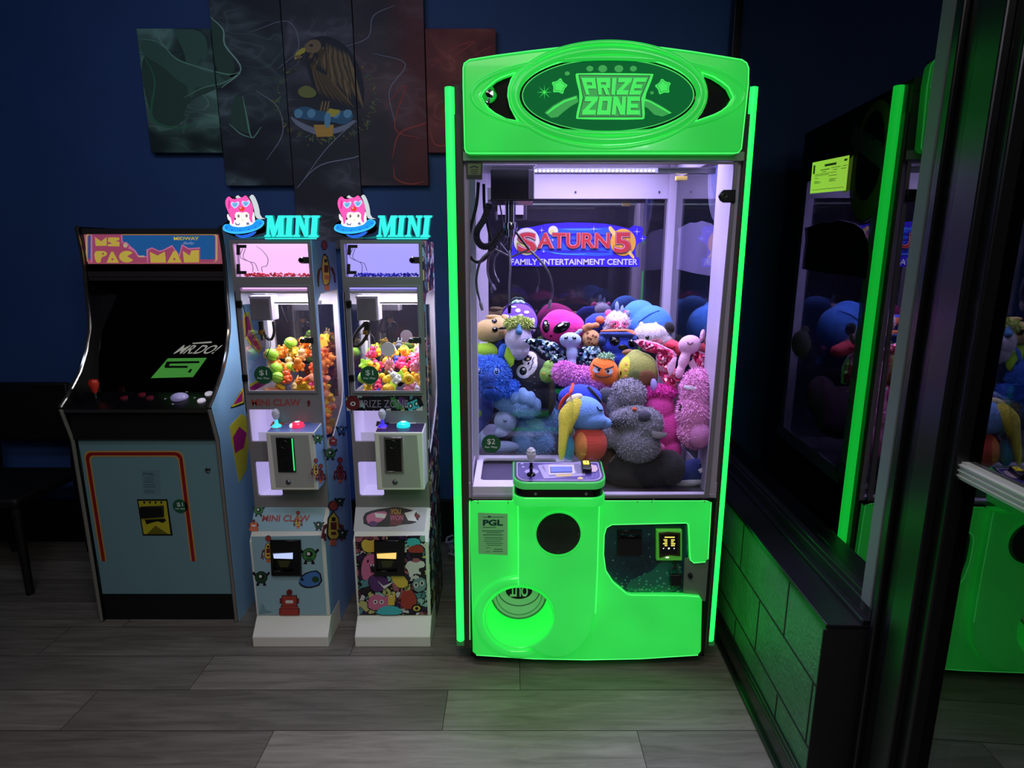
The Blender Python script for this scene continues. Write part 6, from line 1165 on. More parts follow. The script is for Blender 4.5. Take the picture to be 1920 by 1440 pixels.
# ------------------------------------------------------------------ stuffed toys in the big machine
def FM(n_, c=(0, 0, 0), rough=.85, bump=(260, .5)): return M('fabric_' + n_, c, rough, bump=bump, sheen=.12, noise=None)
INKF = M('embroidery_black', (16, 15, 20), .25)
class Plush:
    def __init__(s, name, label, px, py, Y_, cat='stuffed toy'):
        s.c = onY(px, py, Y_); s.s = depth(s.c) / F; f = (s.c - Vector((0, 0, EYE))).normalized(); s.f = f; s.r = f.cross(Vector((0, 0, 1))).normalized(); s.u = s.r.cross(f)
        s.R3 = Matrix((s.r, s.f, s.u)).transposed(); s.root = thing(name, label, cat, s.c); s.sh = []; s.px0 = (px, py)
    def W(s, x, y, z): return s.c + (s.r * x + s.f * y + s.u * z) * s.s
    def _ells(s, b, ells):
        for e in ells:
            cx, cz, cy, rx, rz, ry = e[:6]; a = e[6] if len(e) > 6 else 0
            b.ell(s.W(cx, cy, cz), (rx * s.s, ry * s.s, rz * s.s), s.R3 @ Matrix.Rotation(R(-a), 3, 'Y'), sub=3)
    def body(s, name, mat, ells, fur=0, furlen=5, furmat=None, vox=.0045, main=True, lump=0.0):
        """fuse ellipsoids (x, z, y, rx, rz, ry, tilt; picture-plane units) into one skin"""
        if main: s.sh += ells
        b = B(); s._ells(b, ells); me = bpy.data.meshes.new('tmp'); b.bm.to_mesh(me); b.bm.free()
        o = bpy.data.objects.new('tmp', me); C.objects.link(o)
        m1 = o.modifiers.new('r', 'REMESH'); m1.mode = 'VOXEL'; m1.voxel_size = vox; m2 = o.modifiers.new('s', 'SMOOTH'); m2.iterations = 4; m2.factor = .6
        out = eval_mesh(o); bpy.data.objects.remove(o); b = B().mat(mat).mesh(out)
        rnd = random.Random(len(ells) * 7 + fur)
        if lump:
            from mathutils import noise
            for v_ in b.bm.verts: v_.co += v_.normal * 0 + (v_.co - s.c).normalized() * noise.noise(v_.co * 34) * lump * s.s
        if fur:
            b.bm.normal_update(); fs_ = [f_ for f_ in b.bm.faces]; b.mat(furmat or mat); data = []
            for _ in range(int(fur * 3)):
                f_ = rnd.choice(fs_); n_ = f_.normal.copy()
                if n_.dot(s.f) > .35: continue
                data.append((f_.calc_center_median().copy(), n_))
            for p, n_ in data:
                d_ = (n_ + Vector((rnd.uniform(-1, 1), rnd.uniform(-1, 1), rnd.uniform(-1.3, .3))) * 1.1).normalized(); t = d_.cross(n_ + Vector((.01, .02, .03))).normalized(); l_ = furlen * s.s * rnd.uniform(.6, 1.3); w_ = l_ * .11
                m_ = p + d_ * l_ * .55 + n_ * l_ * .1; b._new([p - t * w_ - n_ * .001, p + t * w_ - n_ * .001, m_ + t * w_ * .8, m_ - t * w_ * .8, p + d_ * l_], [(0, 1, 2, 3), (3, 2, 4)])
        bpy.data.meshes.remove(out); return b.out(name, None, s.root, ang=80, normals=False)
    def surf(s, x, z):
        best = None
        for e in s.sh:
            cx, cz, cy, rx, rz, ry = e[:6]; a = R(e[6] if len(e) > 6 else 0); dx, dz = x - cx, z - cz
            u = dx * math.cos(a) + dz * math.sin(a); w_ = -dx * math.sin(a) + dz * math.cos(a); q = 1 - (u / rx) ** 2 - (w_ / rz) ** 2
            if q > 0:
                y = cy - ry * math.sqrt(q)
                if best is None or y < best: best = y
        return best if best is not None else 0
    def patch(s, name, mat, x, z, rx, rz, rot=0, off=1.0, par=None, b=None, lift=0):
        """a sewn-on oval that follows the skin"""
        own = b is None; b = b or B(); b.mat(mat); a = R(rot); v = []; n = 22; rings = 5; f = []
        for i in range(rings + 1):
            for k in range(n):
                t = i / rings; q = 2 * math.pi * k / n; uu = rx * t * math.cos(q); ww = rz * t * math.sin(q); X_ = x + uu * math.cos(a) - ww * math.sin(a); Z_ = z + uu * math.sin(a) + ww * math.cos(a)
                v.append(s.W(X_, s.surf(X_, Z_) - off - lift * (1 - t * t) + (1.2 if i == rings else 0), Z_))
        for i in range(rings):
            for k in range(n): f.append((i * n + k, (i + 1) * n + k, (i + 1) * n + (k + 1) % n, i * n + (k + 1) % n))
        b._new(v, f)
        return b.out(name, None, par or s.root, ang=70) if own else b
    def line(s, name, mat, pts, r=.8, off=1.0, b=None):
        own = b is None; b = b or B(); b.mat(mat).tube(spline([s.W(x, s.surf(x, z) - off, z) for x, z in pts], 4), r * s.s, 6); return b.out(name, None, s.root) if own else b
    def part(s, name, mat, ells, fur=0, furlen=5, par=None, **k):
        o = s.body(name, mat, ells, fur, furlen, main=False, **k)
        return o
    def sheet(s, name, mat, pts, y, th=3, tilt=0, curve=0):
        """padded flat piece (wing, leaf, tag) in the picture plane at depth y"""
        b = B(); n = len(pts); cx = sum(p[0] for p in pts) / n; cz = sum(p[1] for p in pts) / n; v = []; f = []
        rows = ((0.0, -th * .9), (.5, -th * .8), (.85, -th * .45), (1, 0), (.85, th * .45), (0, th * .6))
        for t, yy in rows:
            for p in pts: X_ = cx + (p[0] - cx) * t; Z_ = cz + (p[1] - cz) * t; v.append(s.W(X_, y + yy + tilt * (X_ - cx), Z_))
        for i in range(len(rows) - 1):
            for k in range(n): f.append((i * n + k, i * n + (k + 1) % n, (i + 1) * n + (k + 1) % n, (i + 1) * n + k))
        b.mat(mat)._new(v, f); bmesh.ops.remove_doubles(b.bm, verts=b.bm.verts[:], dist=1e-6); return b.out(name, None, s.root, ang=60)
    def eye(s, x, z, r, ry=None, iris=None, rot=0, white=None, gl=True):
        b = B(); ry = ry or r
        if white: s.patch(None, M('eye_white', (232, 232, 238), .3), x, z, r * 1.35, ry * 1.35, rot, .8, b=b)
        if iris: s.patch(None, iris, x, z, r * 1.12, ry * 1.12, rot, 1.2, b=b)
        s.patch(None, M('eye_black', (10, 9, 12), .12), x, z, r, ry, rot, 1.6, b=b)
        if gl: s.patch(None, M('eye_glint', (240, 240, 248), .2), x - r * .1, z + ry * .5, r * .4, ry * .25, rot, 2.3, b=b)
        return b.out('eye', None, s.root)
def rel(p, pts): return [(x - p.px0[0], p.px0[1] - y) for x, y in pts]
def seq_mat(name, c1, c2, c3):
    m = bpy.data.materials.new(name); m.use_nodes = True; nt_ = m.node_tree; b_ = nt_.nodes['Principled BSDF']; tc = nt_.nodes.new('ShaderNodeTexCoord'); v_ = nt_.nodes.new('ShaderNodeTexVoronoi'); v_.inputs['Scale'].default_value = 95
    nt_.links.new(tc.outputs['Object'], v_.inputs['Vector']); r = nt_.nodes.new('ShaderNodeValToRGB'); e = r.color_ramp.elements; e[0].color = lin(c1); e[0].position = .25; e[1].color = lin(c3); e[1].position = .85; q = e.new(.55); q.color = lin(c2)
    sc_ = nt_.nodes.new('ShaderNodeSeparateColor'); nt_.links.new(v_.outputs['Color'], sc_.inputs[0]); nt_.links.new(sc_.outputs[0], r.inputs[0]); nt_.links.new(r.outputs[0], b_.inputs['Base Color'])
    b_.inputs['Roughness'].default_value = .18; b_.inputs['Metallic'].default_value = .55; vm = nt_.nodes.new('ShaderNodeVectorMath'); vm.operation = 'SUBTRACT'; vm.inputs[1].default_value = (.5, .5, .5); nt_.links.new(v_.outputs['Color'], vm.inputs[0])
    v2 = nt_.nodes.new('ShaderNodeVectorMath'); v2.operation = 'SCALE'; v2.inputs['Scale'].default_value = .9; nt_.links.new(vm.outputs[0], v2.inputs[0]); g_ = nt_.nodes.new('ShaderNodeNewGeometry'); v3 = nt_.nodes.new('ShaderNodeVectorMath'); v3.operation = 'ADD'; nt_.links.new(v2.outputs[0], v3.inputs[0]); nt_.links.new(g_.outputs['Normal'], v3.inputs[1])
    v4 = nt_.nodes.new('ShaderNodeVectorMath'); v4.operation = 'NORMALIZE'; nt_.links.new(v3.outputs[0], v4.inputs[0]); nt_.links.new(v4.outputs[0], b_.inputs['Normal']); return m
SEQT = seq_mat('sequin_teal', (16, 24, 44), (50, 96, 130), (200, 236, 244)); SEQM = seq_mat('sequin_magenta', (190, 30, 80), (226, 60, 110), (255, 190, 214))
# --- back rows
p = Plush('dotted_plush', 'purple stuffed ball with white spots and a pale green tuft at the back left', 973, 604, 2.68)
pu = FM('purple', (112, 72, 214)); p.body('body', pu, [(0, 0, 0, 35, 35, 28)])
for x, z, a, c in ((-24, 10, 6, 4), (-2, 21, 5, 4), (14, 18, 5, 3), (-20, -4, 5, 5), (26, 2, 4, 6), (4, 12, 4, 3), (-10, 28, 5, 2), (18, 4, 4, 4), (-28, -14, 3, 4), (28, -14, 3, 5)): p.patch('spot', FM('spotwhite', (222, 214, 236)), x, z, a, c)
p.part('leaf_tuft', FM('palegreen', (170, 214, 170)), [(k * 5 - 2, 36 + (k % 2) * 3, -2, 5, 2.5, 4, 20 - 15 * k) for k in range(-2, 3)])
p = Plush('alien_plush', 'hot pink round alien head with big black oval eyes', 1054, 614, 2.60)
p.body('body', FM('hotpink', (232, 44, 150)), [(0, 0, 0, 42, 32, 30), (-4, 12, -2, 30, 22, 24), (10, 2, 3, 32, 26, 26)]); p.eye(-30, 2, 7, 12, rot=5); p.eye(-1, 0, 17, 9, rot=28)
p.patch('mouth', INKF, -20, -16, 2, 2)
p = Plush('tan_cat_plush', 'tan stuffed cat lying sideways in the left corner', 922, 618, 2.56)
tan = FM('tan', (206, 176, 112)); p.body('body', tan, [(-4, -2, 0, 30, 22, 22), (12, 2, 0, 22, 22, 20)]); p.part('ear', tan, [(6, 23, 2, 18, 5, 8, -4)]); p.part('ear', tan, [(25, 18, 0, 7, 12, 7, 20)])
p.eye(5, 16, 5, 4); p.eye(6, 0, 5.5, 5)
for k in range(3): p.line('whisker', M('whisker_brown', (130, 100, 60), .7), [(16 + 3 * k, -2), (14 + 3 * k, -14)], .5)
p = Plush('blue_dome_plush', 'very large plain blue stuffed toy with two rounded humps at the back right', 1212, 606, 2.58)
bl = FM('sky', (62, 128, 222)); p.body('body', bl, [(8, -8, 4, 42, 42, 30), (-14, 14, 14, 32, 30, 24)], lump=.6)
p.line('seam', FM('seamblue', (40, 90, 180)), [(-14, 2), (4, 16), (22, 24)], .8)
p = Plush('unicorn_bear_plush', 'white and pink stuffed bear with small grey-blue horns', 1158, 600, 2.55)
wh = FM('white', (228, 220, 236)); pk = FM('rosepink', (240, 92, 150)); p.body('head', wh, [(0, -2, 0, 23, 20, 20), (4, -12, -6, 14, 10, 14), (-6, -18, 6, 20, 12, 14)], fur=500, furlen=4)
p.part('ear', pk, [(-17, 12, 0, 8, 8, 5)]); p.part('ear', pk, [(16, 14, 0, 6, 5, 5)])
for x, z, h_ in ((-2, 24, 10), (8, 16, 11), (19, 12, 7)): p.part('horn', FM('horngrey', (120, 142, 172)), [(x, z, -6, 4.5, h_, 4.5, 6), (x, z + h_ * .5, -6, 3, h_ * .7, 3)])
p.patch('eye_mask', pk, -5, -8, 10, 7, 10); p.patch('eye_mask', pk, 14, -8, 7, 7, -10); p.eye(-6, -7, 4, 3); p.eye(12, -6, 3, 3); p.line('mouth', INKF, [(1, -14), (4, -16), (7, -13)], .6)
p = Plush('blue_pouch_plush', 'blue padded pouch carrying an orange ball behind the cookie', 1118, 604, 2.60)
p.sheet('pouch', FM('royal', (40, 64, 196)), rel(p, [(1096, 615), (1098, 598), (1112, 588), (1136, 586), (1140, 612), (1120, 622)]), 0, 10); p.part('orange_ball', FM('ballorange', (226, 104, 52)), [(7, 4, -10, 9, 8, 8)])
p = Plush('cookie_plush', 'brown stuffed cookie with chocolate patches in front of the blue pouch', 1110, 634, 2.5)
ck = FM('cookie', (204, 156, 100)); p.body('body', ck, [(-1, -2, 0, 17, 19, 10, 15)])
p.part('crumb', FM('biscuit', (190, 132, 84)), [(-6, 22, -2, 9, 7, 6), (6, 24, 0, 8, 6, 6), (-13, 17, 0, 7, 8, 6)])
for k in range(8): p.patch('chip', FM('chip', (120, 66, 40)), -9 + (k * 7) % 19, 10 - (k * 11) % 24, 2.6, 2)
# --- middle rows
p = Plush('bird_plush', 'pale lavender stuffed bird with a blue beak, dark glasses and yellow-green crest', 972, 640, 2.47)
gy = FM('lavgrey', (196, 190, 218)); p.body('body', gy, [(0, 4, 0, 26, 26, 22), (0, -14, 2, 21, 22, 18)]); p.part('beak', FM('steelblue', (70, 130, 180)), [(1, 18, -20, 7, 7, 8), (1, 24, -19, 4, 9, 5)])
p.part('crest', FM('crest', (206, 224, 120)), [(k * 6, 38 - abs(k) * 2, -6, 6, 6, 8) for k in range(-3, 4)], fur=700, furlen=8)
p.part('glasses', INKF, [(-30, 24, -14, 9, 3, 3, 6), (27, 25, -14, 9, 3, 3, -6)]); 
for k in range(5): p.patch('dot', FM('dotgrey', (120, 110, 160)), -8 + 5 * k, -26 - (k % 2) * 6, .9, .9)
p = Plush('blue_alien_plush', 'royal blue stuffed alien with huge black eyes under an orange-edged cap', 1158, 645, 2.44)
rb = FM('royalblue', (42, 76, 214)); p.body('head', rb, [(2, 0, 0, 32, 24, 22), (8, -24, 2, 24, 22, 20)]); p.part('cap', FM('capnavy', (40, 66, 140)), [(0, 18, -3, 36, 8, 24, 0), (-26, 6, -2, 10, 12, 16, 30), (30, 10, -2, 9, 9, 16, -25)]); p.part('cap_edge', FM('caporange', (222, 112, 60)), [(-2, 24, -3, 32, 4, 22, 2), (22, 20, -4, 14, 4, 16, -14)])
p.eye(-6, 6, 10, 9, rot=-20); p.eye(26, 3, 7, 9, rot=10); p.patch('nose', INKF, 10, -6, 9, 5, 0, 1.6)
p = Plush('panda_plush', 'white stuffed panda with a black ear and pink blushing cheek', 1220, 630, 2.42)
p.body('head', FM('pandawhite', (224, 214, 224)), [(0, 2, 0, 32, 22, 22), (6, -8, 2, 34, 20, 20)], fur=700, furlen=3); p.part('ear', INKF and FM('black', (18, 18, 20)), [(33, 16, 0, 10, 12, 8, 20)]); p.part('ear_tip', FM('pandawhite'), [(-18, 20, 0, 5, 7, 5), (8, 20, 0, 5, 7, 5)])
p.eye(-6, -3, 3.5, 4); p.patch('cheek', FM('blush', (240, 140, 160)), 10, -12, 14, 7, 8); p.eye(-24, -6, 2.5, 5, gl=False)
p = Plush('coral_plush', 'coral red soft block-shaped stuffed toy behind the sequined moth', 1255, 648, 2.40)
p.body('body', FM('coral', (244, 72, 92)), [(0, 0, 0, 26, 13, 16, -14), (14, -6, 2, 22, 13, 14, -8)], lump=.8); p.patch('label', FM('coraldark', (226, 50, 80)), 2, 0, 9, 5, -14)
p = Plush('black_cat_plush', 'dark grey stuffed head leaning against the right side glass', 1338, 640, 2.42)
p.body('head', FM('charcoal', (78, 70, 74)), [(-4, -4, 0, 18, 26, 14), (-12, 22, 0, 8, 8, 6)], fur=300, furlen=3)
p = Plush('green_ball_plush', 'lime green stuffed ball half hidden behind the blue dragon', 908, 660, 2.54)
p.body('body', FM('lime', (152, 206, 40)), [(0, 0, 0, 26, 20, 20)]); p.sheet('care_label', M('label_white', (220, 220, 226), .6), rel(p, [(899, 641), (915, 641), (914, 646), (906, 648), (900, 645)]), -10, 1)
p = Plush('sequin_moth_plush', 'pale blue stuffed moth with spread teal sequined wings', 1070, 668, 2.39)
pb = FM('paleblue', (158, 182, 220)); p.body('body', pb, [(-1, 30, 0, 21, 15, 16), (2, 6, -2, 11, 18, 10), (2, -12, -2, 9, 12, 9)]); p.part('antenna', pb, [(12, 44, 0, 10, 3.5, 4, 25), (17, 48, 0, 5, 4, 4)])
p.sheet('wing', SEQT, rel(p, [(980, 640), (990, 636), (1015, 637), (1040, 642), (1058, 655), (1062, 672), (1052, 676), (1030, 672), (1015, 664), (995, 650)]), 6, 4, .1); p.sheet('wing', SEQT, rel(p, [(1082, 655), (1096, 650), (1122, 648), (1128, 662), (1122, 680), (1104, 694), (1090, 688), (1083, 675)]), 6, 4, -.1); p.sheet('wing', SEQT, rel(p, [(1034, 668), (1042, 663), (1062, 668), (1062, 686), (1046, 690), (1036, 680)]), 4, 4)
p.eye(-9, 34, 4, 2.5, rot=20); p.eye(6, 34, 4, 2.5, rot=-20); p.line('mouth', INKF, [(-4, 28), (-1, 27), (2, 28)], .5)
p = Plush('skeleton_plush', 'black stuffed figure with a white stitched skull face', 1004, 712, 2.47)
bk = FM('coffin', (30, 28, 36), .9); p.body('body', bk, [(0, 0, 4, 38, 44, 22, 20), (6, -34, 4, 34, 40, 22), (-14, 30, 4, 22, 26, 16, -20)]); wm = FM('maskwhite', (222, 218, 228))
p.patch('mask', wm, -11, 38, 14, 15, -15, 1.2); p.patch('mask', wm, -22, 15, 14, 13, -15, 1.2); p.patch('mask', wm, -10, 24, 12, 18, -28, 1.2)
p.patch('eye_socket', INKF, -15, 40, 8, 6, 10, 2.4); p.patch('eye_socket', INKF, -23, 16, 7, 8, -10, 2.4); p.patch('pupil', FM('tanpupil', (180, 160, 120)), -14, 38, 3, 2.4, 0, 3); p.patch('pupil', wm, -22, 19, 3, 2.4, 0, 3); p.patch('nose', INKF, -13, 30, 2, 2.6, -20, 2.4)
p.line('stitching', INKF, [(-3, 42), (-6, 36), (-4, 32), (-8, 27), (-8, 22), (-13, 18)], .7, 2.6)
for k in range(4): p.patch('button', FM('buttongrey', (90, 88, 100)), -2 + .5 * k, 5 - 12 * k, 1.6, 1.6, 0, 1.6)
p = Plush('pear_plush', 'green pear-shaped stuffed toy with a winking face in front of the black figure', 1027, 696, 2.40)
p.body('body', FM('pear', (132, 184, 74)), [(0, -6, 0, 16, 17, 12), (2, 8, 0, 11, 13, 10)]); p.line('stem', FM('stem', (96, 84, 44)), [(4, 18), (7, 24)], 1.4); p.line('eye', INKF, [(2, -6), (6, -9), (11, -6)], .9); p.patch('cheek', FM('pearcheek', (214, 150, 60)), -8, -5, 2.6, 2.6)
p = Plush('blue_dragon_plush', 'shaggy bright blue stuffed dragon with lime green ears behind the clear chute', 921, 703, 2.44)
bd = FM('dragonblue', (44, 104, 214)); p.body('body', bd, [(0, 2, 0, 36, 34, 24), (2, -24, -4, 24, 22, 20), (36, -30, 4, 18, 22, 16)], fur=1600, furlen=6, furmat=FM('dragonlight', (70, 134, 232))); p.part('arm', bd, [(22, 44, 4, 9, 16, 9, -12), (32, 52, 4, 14, 8, 9), (-28, 30, 4, 16, 8, 9, 20)])
p.sheet('ear', FM('lime'), rel(p, [(945, 668), (950, 650), (960, 654), (966, 670), (963, 684), (956, 690)]), -6, 4); p.eye(-22, 6, 4, 5, white=1); p.eye(10, 6, 4, 5, white=1); p.patch('snout', FM('dragonmuzzle', (36, 78, 170)), -4, -10, 14, 18, 0, 2.0, lift=4); p.part('muzzle', FM('dragonmuzzle'), [(0, -32, -16, 17, 14, 12)]); p.line('mouth', INKF, [(-10, -24), (0, -21), (12, -26)], .9, 14)
p = Plush('orange_cube_plush', 'orange cube-shaped stuffed toy with an angry face and green tuft', 1132, 694, 2.28)
og = FM('orange', (246, 120, 28)); b = B(); q = rel(p, [(1101, 716), (1106, 684), (1116, 669), (1146, 670), (1160, 690), (1158, 716), (1146, 724), (1114, 722)]); p.sheet('body', og, smoothpoly(q, 1), 0, 17); p.sh = [(0, -4, 19, 60, 60, 36)]
p.part('leaf_tuft', FM('palegreen'), [(4 + k * 4, 25, 0, 4, 4, 4) for k in range(-2, 3)], fur=260, furlen=7); p.patch('eye', M('eye_white', (232, 232, 238), .3), -13, 0, 7, 6, 0, 2.0); p.patch('eye', M('eye_white'), 10, -2, 7, 6, 0, 2.0); p.patch('pupil', INKF, -9, 0, 2.6, 3, 0, 2.6); p.patch('pupil', INKF, 8, -2, 2.6, 3, 0, 2.6)
p.line('eyebrow', INKF, [(-20, 9), (-4, 2)], 1.5, 3.2); p.line('eyebrow', INKF, [(18, 7), (2, 1)], 1.5, 3.2); p.line('mouth', INKF, [(-16, -9), (-6, -13), (6, -12), (16, -9)], 1.1, 2.4)
p = Plush('pink_shag_plush', 'long shaggy light pink stuffed toy lying in the middle of the pile', 1088, 706, 2.30)
p.body('body', FM('shagpink', (232, 130, 220)), [(-28, 6, 0, 22, 20, 16), (0, 0, 0, 26, 17, 16), (28, -8, 0, 22, 14, 14), (44, -14, 2, 12, 10, 10)], fur=2600, furlen=7, furmat=FM('shagpink2', (240, 150, 228)))
p = Plush('avocado_plush', 'round olive and yellow stuffed toy with a brown patch', 1196, 695, 2.28)
p.body('body', FM('olive', (150, 156, 70)), [(0, 0, 0, 38, 36, 26), (-6, 20, 2, 20, 20, 16)]); p.patch('yellow_patch', FM('yellowp', (220, 214, 60)), -26, 0, 10, 26, -12); p.patch('brown_patch', FM('brownp', (136, 92, 54)), 16, -14, 16, 16, 0, 1.4); p.patch('dark_patch', FM('olivedark', (102, 112, 52)), -4, -12, 12, 14, 0, 1.2)
for z in (12, 0, -12): p.patch('button', FM('peach', (236, 170, 90)), -22, z, 3, 3, 0, 2)
p.part('hem', FM('brownp'), [(-20, 34, 2, 12, 6, 8, 10)]); p.eye(-31, -6, 1.6, 5, gl=False)
p = Plush('pink_moth_plush', 'pale pink stuffed moth with glittering magenta wings near the right glass', 1285, 672, 2.20)
lp = FM('palepink', (226, 176, 206)); p.body('body', lp, [(6, 26, 0, 21, 18, 16, 20), (-2, -2, -2, 10, 20, 10, -15), (-8, -24, -2, 8, 16, 8, -15)]); p.part('ear', lp, [(28, 44, 0, 5, 13, 5, -5)]); p.part('ear', FM('earbrown', (120, 84, 88)), [(38, 38, 0, 6, 12, 5, -25)])
for k, pl in enumerate(([(1190, 645), (1205, 641), (1235, 648), (1262, 660), (1270, 668), (1240, 668), (1212, 662)], [(1232, 672), (1240, 660), (1256, 660), (1268, 668), (1268, 690), (1262, 720), (1252, 722), (1238, 706)], [(1296, 664), (1306, 658), (1322, 664), (1334, 684), (1336, 712), (1326, 716), (1310, 700), (1298, 684)], [(1262, 694), (1276, 690), (1278, 714), (1270, 728), (1258, 726), (1250, 714)])): p.sheet('wing', SEQM, rel(p, pl), 8, 4); p.sheet('wing_border', lp, rel(p, [(x + (x - 1266) * .05, y + (y - 690) * .06) for x, y in pl]), 11, 3)
p.line('closed_eye', FM('plumink', (90, 40, 70)), [(2, 30), (6, 26), (12, 30)], 1.0); p.sheet('wing', lp, rel(p, [(1252, 690), (1262, 672), (1270, 670), (1266, 700), (1258, 708)]), 0, 2); p.sheet('wing', lp, rel(p, [(1290, 680), (1300, 672), (1312, 694), (1302, 702)]), 0, 2)
# --- front rows
p = Plush('cobalt_cap_plush', 'cobalt blue stuffed toy with an orange band and black strap', 1088, 744, 2.22)
cb = FM('cobalt', (36, 66, 206)); p.body('body', cb, [(0, -2, 0, 42, 26, 22), (-24, -26, 0, 16, 34, 16)]); p.line('band', FM('bandorange', (228, 70, 30)), [(-38, -24), (-32, -8), (-18, 8), (-14, 23)], 3.6, .5); p.line('strap', FM('black'), [(14, 18), (24, 8), (38, -8)], 3.2, .5)
p = Plush('toucan_plush', 'stuffed bird with light blue head, yellow beak side and orange-red belly at the front glass', 1094, 792, 2.12)
lb = FM('headblue', (108, 156, 220)); p.body('head', lb, [(0, 18, 0, 38, 32, 24), (12, 4, 0, 32, 20, 22), (38, 0, 4, 15, 12, 10)]); p.part('beak', FM('beakyellow', (226, 214, 64)), [(-40, 6, 0, 8, 8, 6)])
p.sheet('face_patch', FM('beakyellow'), smoothpoly(rel(p, [(1087, 744), (1092, 768), (1080, 792), (1066, 822), (1061, 862), (1049, 862), (1049, 800), (1047, 776), (1062, 756)]), 1), -20, 7); p.part('crown', FM('crowncream', (198, 196, 150)), [(-18, 42, -4, 18, 10, 14, 30)]); p.part('wing', FM('teal', (64, 150, 178)), [(-26, -48, -6, 11, 24, 12)]); p.body('belly', FM('bellyred', (196, 66, 48)), [(12, -40, 4, 34, 36, 22)]); p.patch('belly_patch', FM('bellyorange', (214, 128, 60)), -4, -44, 12, 26)
p.line('closed_eye', INKF, [(24, 30), (28, 24), (35, 24)], 1.0); p.patch('button_ring', FM('ringgrey', (150, 156, 176)), -24, -18, 9, 9, 0, 8, lift=0); p.patch('button_centre', FM('ringdark', (70, 80, 110)), -24, -18, 6, 6, 0, 9)
p = Plush('grey_elephant_plush', 'grey shaggy stuffed head with a dark round ear in the middle of the pile', 1172, 742, 2.20)
ge = FM('warmgrey', (150, 148, 158)); p.body('head', ge, [(6, 4, 0, 32, 28, 22), (-16, -14, 2, 18, 26, 16)], fur=1300, furlen=5); p.part('ear', FM('darkgrey', (70, 72, 82)), [(-34, 0, -2, 17, 15, 8)]); p.patch('eye', INKF, -18, 10, 3, 2, 30)
p = Plush('koala_plush', 'grey stuffed koala with dark oval nose pressed to the front glass', 1192, 808, 2.13)
kg = FM('koalagrey', (116, 118, 126)); p.body('body', kg, [(-10, 24, 0, 40, 24, 22, 12), (20, 12, 0, 30, 34, 22), (4, -24, 2, 42, 36, 24), (-46, -14, 4, 20, 20, 14)], fur=1900, furlen=4.5, furmat=FM('koalalight', (132, 134, 142))); p.part('nose', FM('nosedark', (58, 62, 74)), [(14, 28, -18, 14, 12, 8)]); p.patch('inner_ear', FM('eardark', (70, 72, 78)), -34, 14, 17, 8, 12, 1.6); p.part('tag', FM('tagorange', (206, 90, 50)), [(-4, 40, -20, 5, 4, 2)], vox=.002); p.sheet('care_label', M('label_grey', (110, 108, 108), .6), rel(p, [(1220, 806), (1248, 808), (1246, 816), (1232, 820), (1222, 818)]), -26, 1)
p = Plush('magenta_unicorn_plush', 'tall magenta stuffed unicorn with a lavender horn and frilly mane', 1240, 790, 2.20)
mg = FM('magenta', (196, 50, 138)); p.body('body', mg, [(-4, 22, 0, 28, 34, 20), (8, -16, 0, 30, 40, 20), (18, -52, 0, 22, 28, 16)]); p.part('mane', FM('maneneon', (238, 60, 180)), [(-4, 56, -2, 28, 12, 16), (-24, 52, 0, 12, 10, 12)], fur=900, furlen=6); p.part('horn', FM('hornlav', (150, 142, 200)), [(-17, 66, -14, 7, 14, 6, 8)]); p.part('foot', FM('footpink', (230, 120, 190)), [(-4, -48, -18, 14, 10, 10, -10)])
p = Plush('pink_alpaca_plush', 'light pink fluffy stuffed alpaca standing against the front glass at the right', 1304, 766, 2.12)
ap = FM('alpaca', (222, 140, 194)); p.body('body', ap, [(2, 34, 0, 32, 42, 24), (0, -6, 0, 33, 40, 26), (2, -40, 2, 30, 34, 24)], fur=2600, furlen=5.5, furmat=FM('alpaca2', (236, 160, 208))); p.part('muzzle', FM('alpacamuzzle', (188, 116, 164)), [(10, -48, -14, 22, 26, 14)]); p.eye(-28, 0, 4, 7, gl=False); p.sheet('care_label', M('label_white'), rel(p, [(1281, 724), (1304, 726), (1303, 733), (1282, 731)]), -24, 1)
p = Plush('charcoal_plush', 'dark grey stuffed toy in shadow at the bottom beside the control panel', 1212, 880, 2.11)
p.body('body', FM('shadowed_grey', (8, 9, 10)), [(-14, -2, 0, 60, 32, 22), (40, 6, 2, 30, 34, 20), (-40, -14, 0, 36, 22, 20)], fur=600, furlen=3); p.line('pale_trim', FM('greytrim', (130, 122, 134)), [(-68, 8), (-58, 22), (-42, 28)], 1.4, 0)  # grey fabric darkened to near black, shadow put into the colour
p = Plush('shark_plush', 'royal blue stuffed shark with a white belly in the bottom right corner', 1302, 884, 2.14)
p.body('body', FM('sharkblue', (34, 50, 120)), [(0, 2, 0, 34, 22, 18, 20), (-10, -14, 2, 26, 14, 14)]); p.patch('eye', INKF, 10, 14, 2.4, 2.4); p.part('belly', FM('sharkbelly', (170, 176, 186)), [(-8, -22, -4, 28, 8, 12, 12)]); p.sheet('teeth', wm, rel(p, [(1308, 880), (1320, 872), (1322, 880), (1312, 886)]), -18, 1)
p = Plush('crimson_plush', 'dark brown and red stuffed toy squeezed between the bird and the koala', 1130, 845, 2.2)
p.body('body', FM('darkbrown', (84, 50, 44)), [(0, 0, 0, 26, 44, 18), (8, -30, 0, 26, 26, 18)], fur=500, furlen=4)
p = Plush('teal_bear_plush', 'big pale teal fluffy stuffed bear sitting behind the clear chute panel', 1000, 812, 2.46)
tb_ = FM('tealbear', (128, 172, 204)); p.body('body', tb_, [(4, 10, 0, 36, 36, 22), (-18, -18, -6, 20, 24, 16, 8), (18, -20, -6, 20, 24, 16, -8), (30, 22, 2, 22, 28, 16)], fur=1500, furlen=4.5); p.patch('chest_patch', FM('mint', (140, 206, 196)), 4, 18, 18, 10, -20)
p = Plush('pale_blue_paws_plush', 'pale blue fluffy stuffed toy with rounded toes above the teal bear', 965, 752, 2.44)
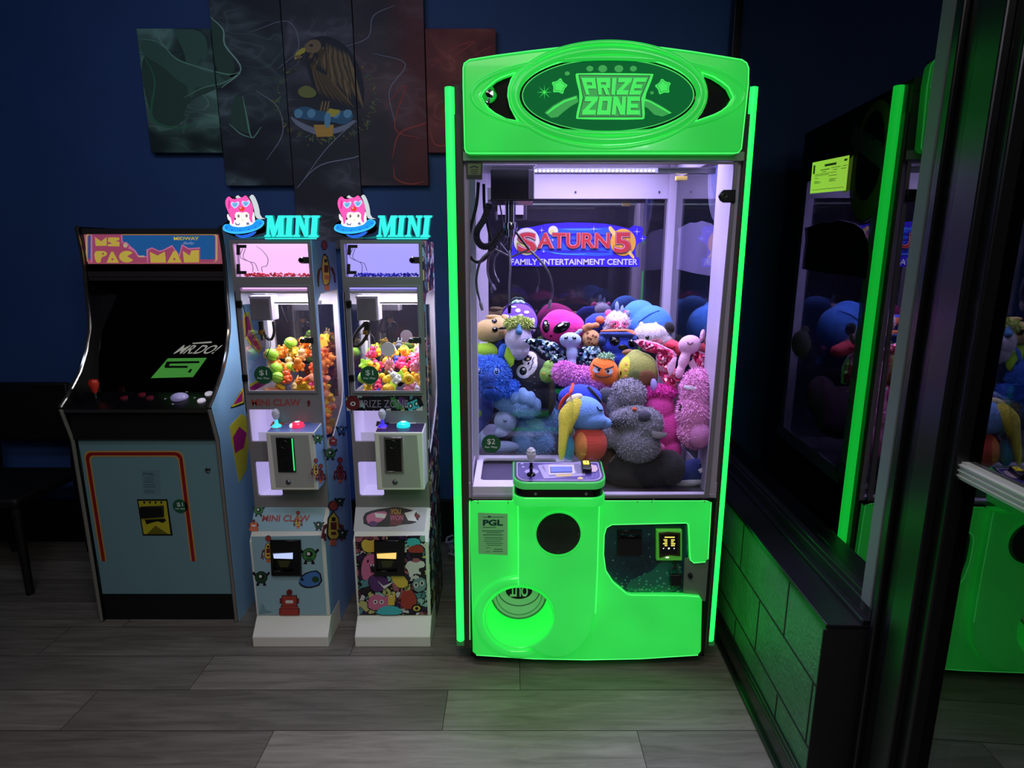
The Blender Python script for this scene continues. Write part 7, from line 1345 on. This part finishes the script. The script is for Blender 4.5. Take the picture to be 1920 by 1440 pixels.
pw = FM('pawblue', (150, 186, 222)); p.body('body', pw, [(-14, 4, 2, 30, 26, 18, -30), (16, -10, 0, 36, 22, 18, -10)], fur=500, furlen=4); p.part('toe', pw, [(-2, 8, -10, 11, 17, 11), (15, 8, -12, 11, 18, 11), (30, 2, -12, 10, 17, 11), (42, -8, -10, 8, 14, 10)])
p = Plush('pale_elephant_plush', 'pale grey stuffed elephant bowing its head behind the price sticker', 940, 802, 2.42)
pe = FM('elephantgrey', (176, 184, 206)); p.body('body', pe, [(8, 12, 0, 22, 22, 16, 20), (-2, -8, 0, 16, 10, 12), (-30, -18, 2, 14, 20, 10, -30), (0, -36, 4, 34, 12, 14)]); p.part('ear', FM('earlilac', (150, 140, 172)), [(-20, -6, -4, 16, 13, 7, 30)]); p.line('closed_eye', INKF, [(4, 14), (7, 11), (10, 13)], .8); p.part('trunk', FM('pawblue'), [(-46, -30, -2, 8, 16, 8)])
p = Plush('indigo_plush', 'indigo stuffed toy with a lime oval patch in the lower left corner of the pile', 900, 765, 2.50)
p.body('body', FM('indigo', (70, 84, 160)), [(0, 0, 0, 26, 34, 18), (-6, -34, 0, 22, 24, 16)]); p.patch('lime_patch', FM('lime'), -8, -10, 11, 9); 
p = Plush('rose_fur_plush', 'dusty rose shaggy stuffed toy low in the left corner', 900, 806, 2.55)
p.body('body', FM('dustyrose', (150, 84, 110)), [(0, 0, 0, 26, 22, 16)], fur=500, furlen=5)
p = Plush('dark_denim_plush', 'dark slate stuffed toy filling the gap beneath the skeleton figure', 1008, 770, 2.56)
p.body('body', FM('slate', (44, 52, 74)), [(0, 0, 0, 44, 34, 18), (30, -40, 0, 30, 40, 18), (-60, -40, 2, 40, 40, 16)])
p = Plush('plum_plush', 'dark plum stuffed toy behind the magenta unicorn and koala', 1246, 770, 2.40)
p.body('body', FM('plum', (78, 44, 66)), [(0, 0, 0, 60, 50, 20), (-60, -10, 0, 50, 50, 20), (-120, -20, 0, 40, 50, 20), (40, 30, 0, 30, 40, 18)])
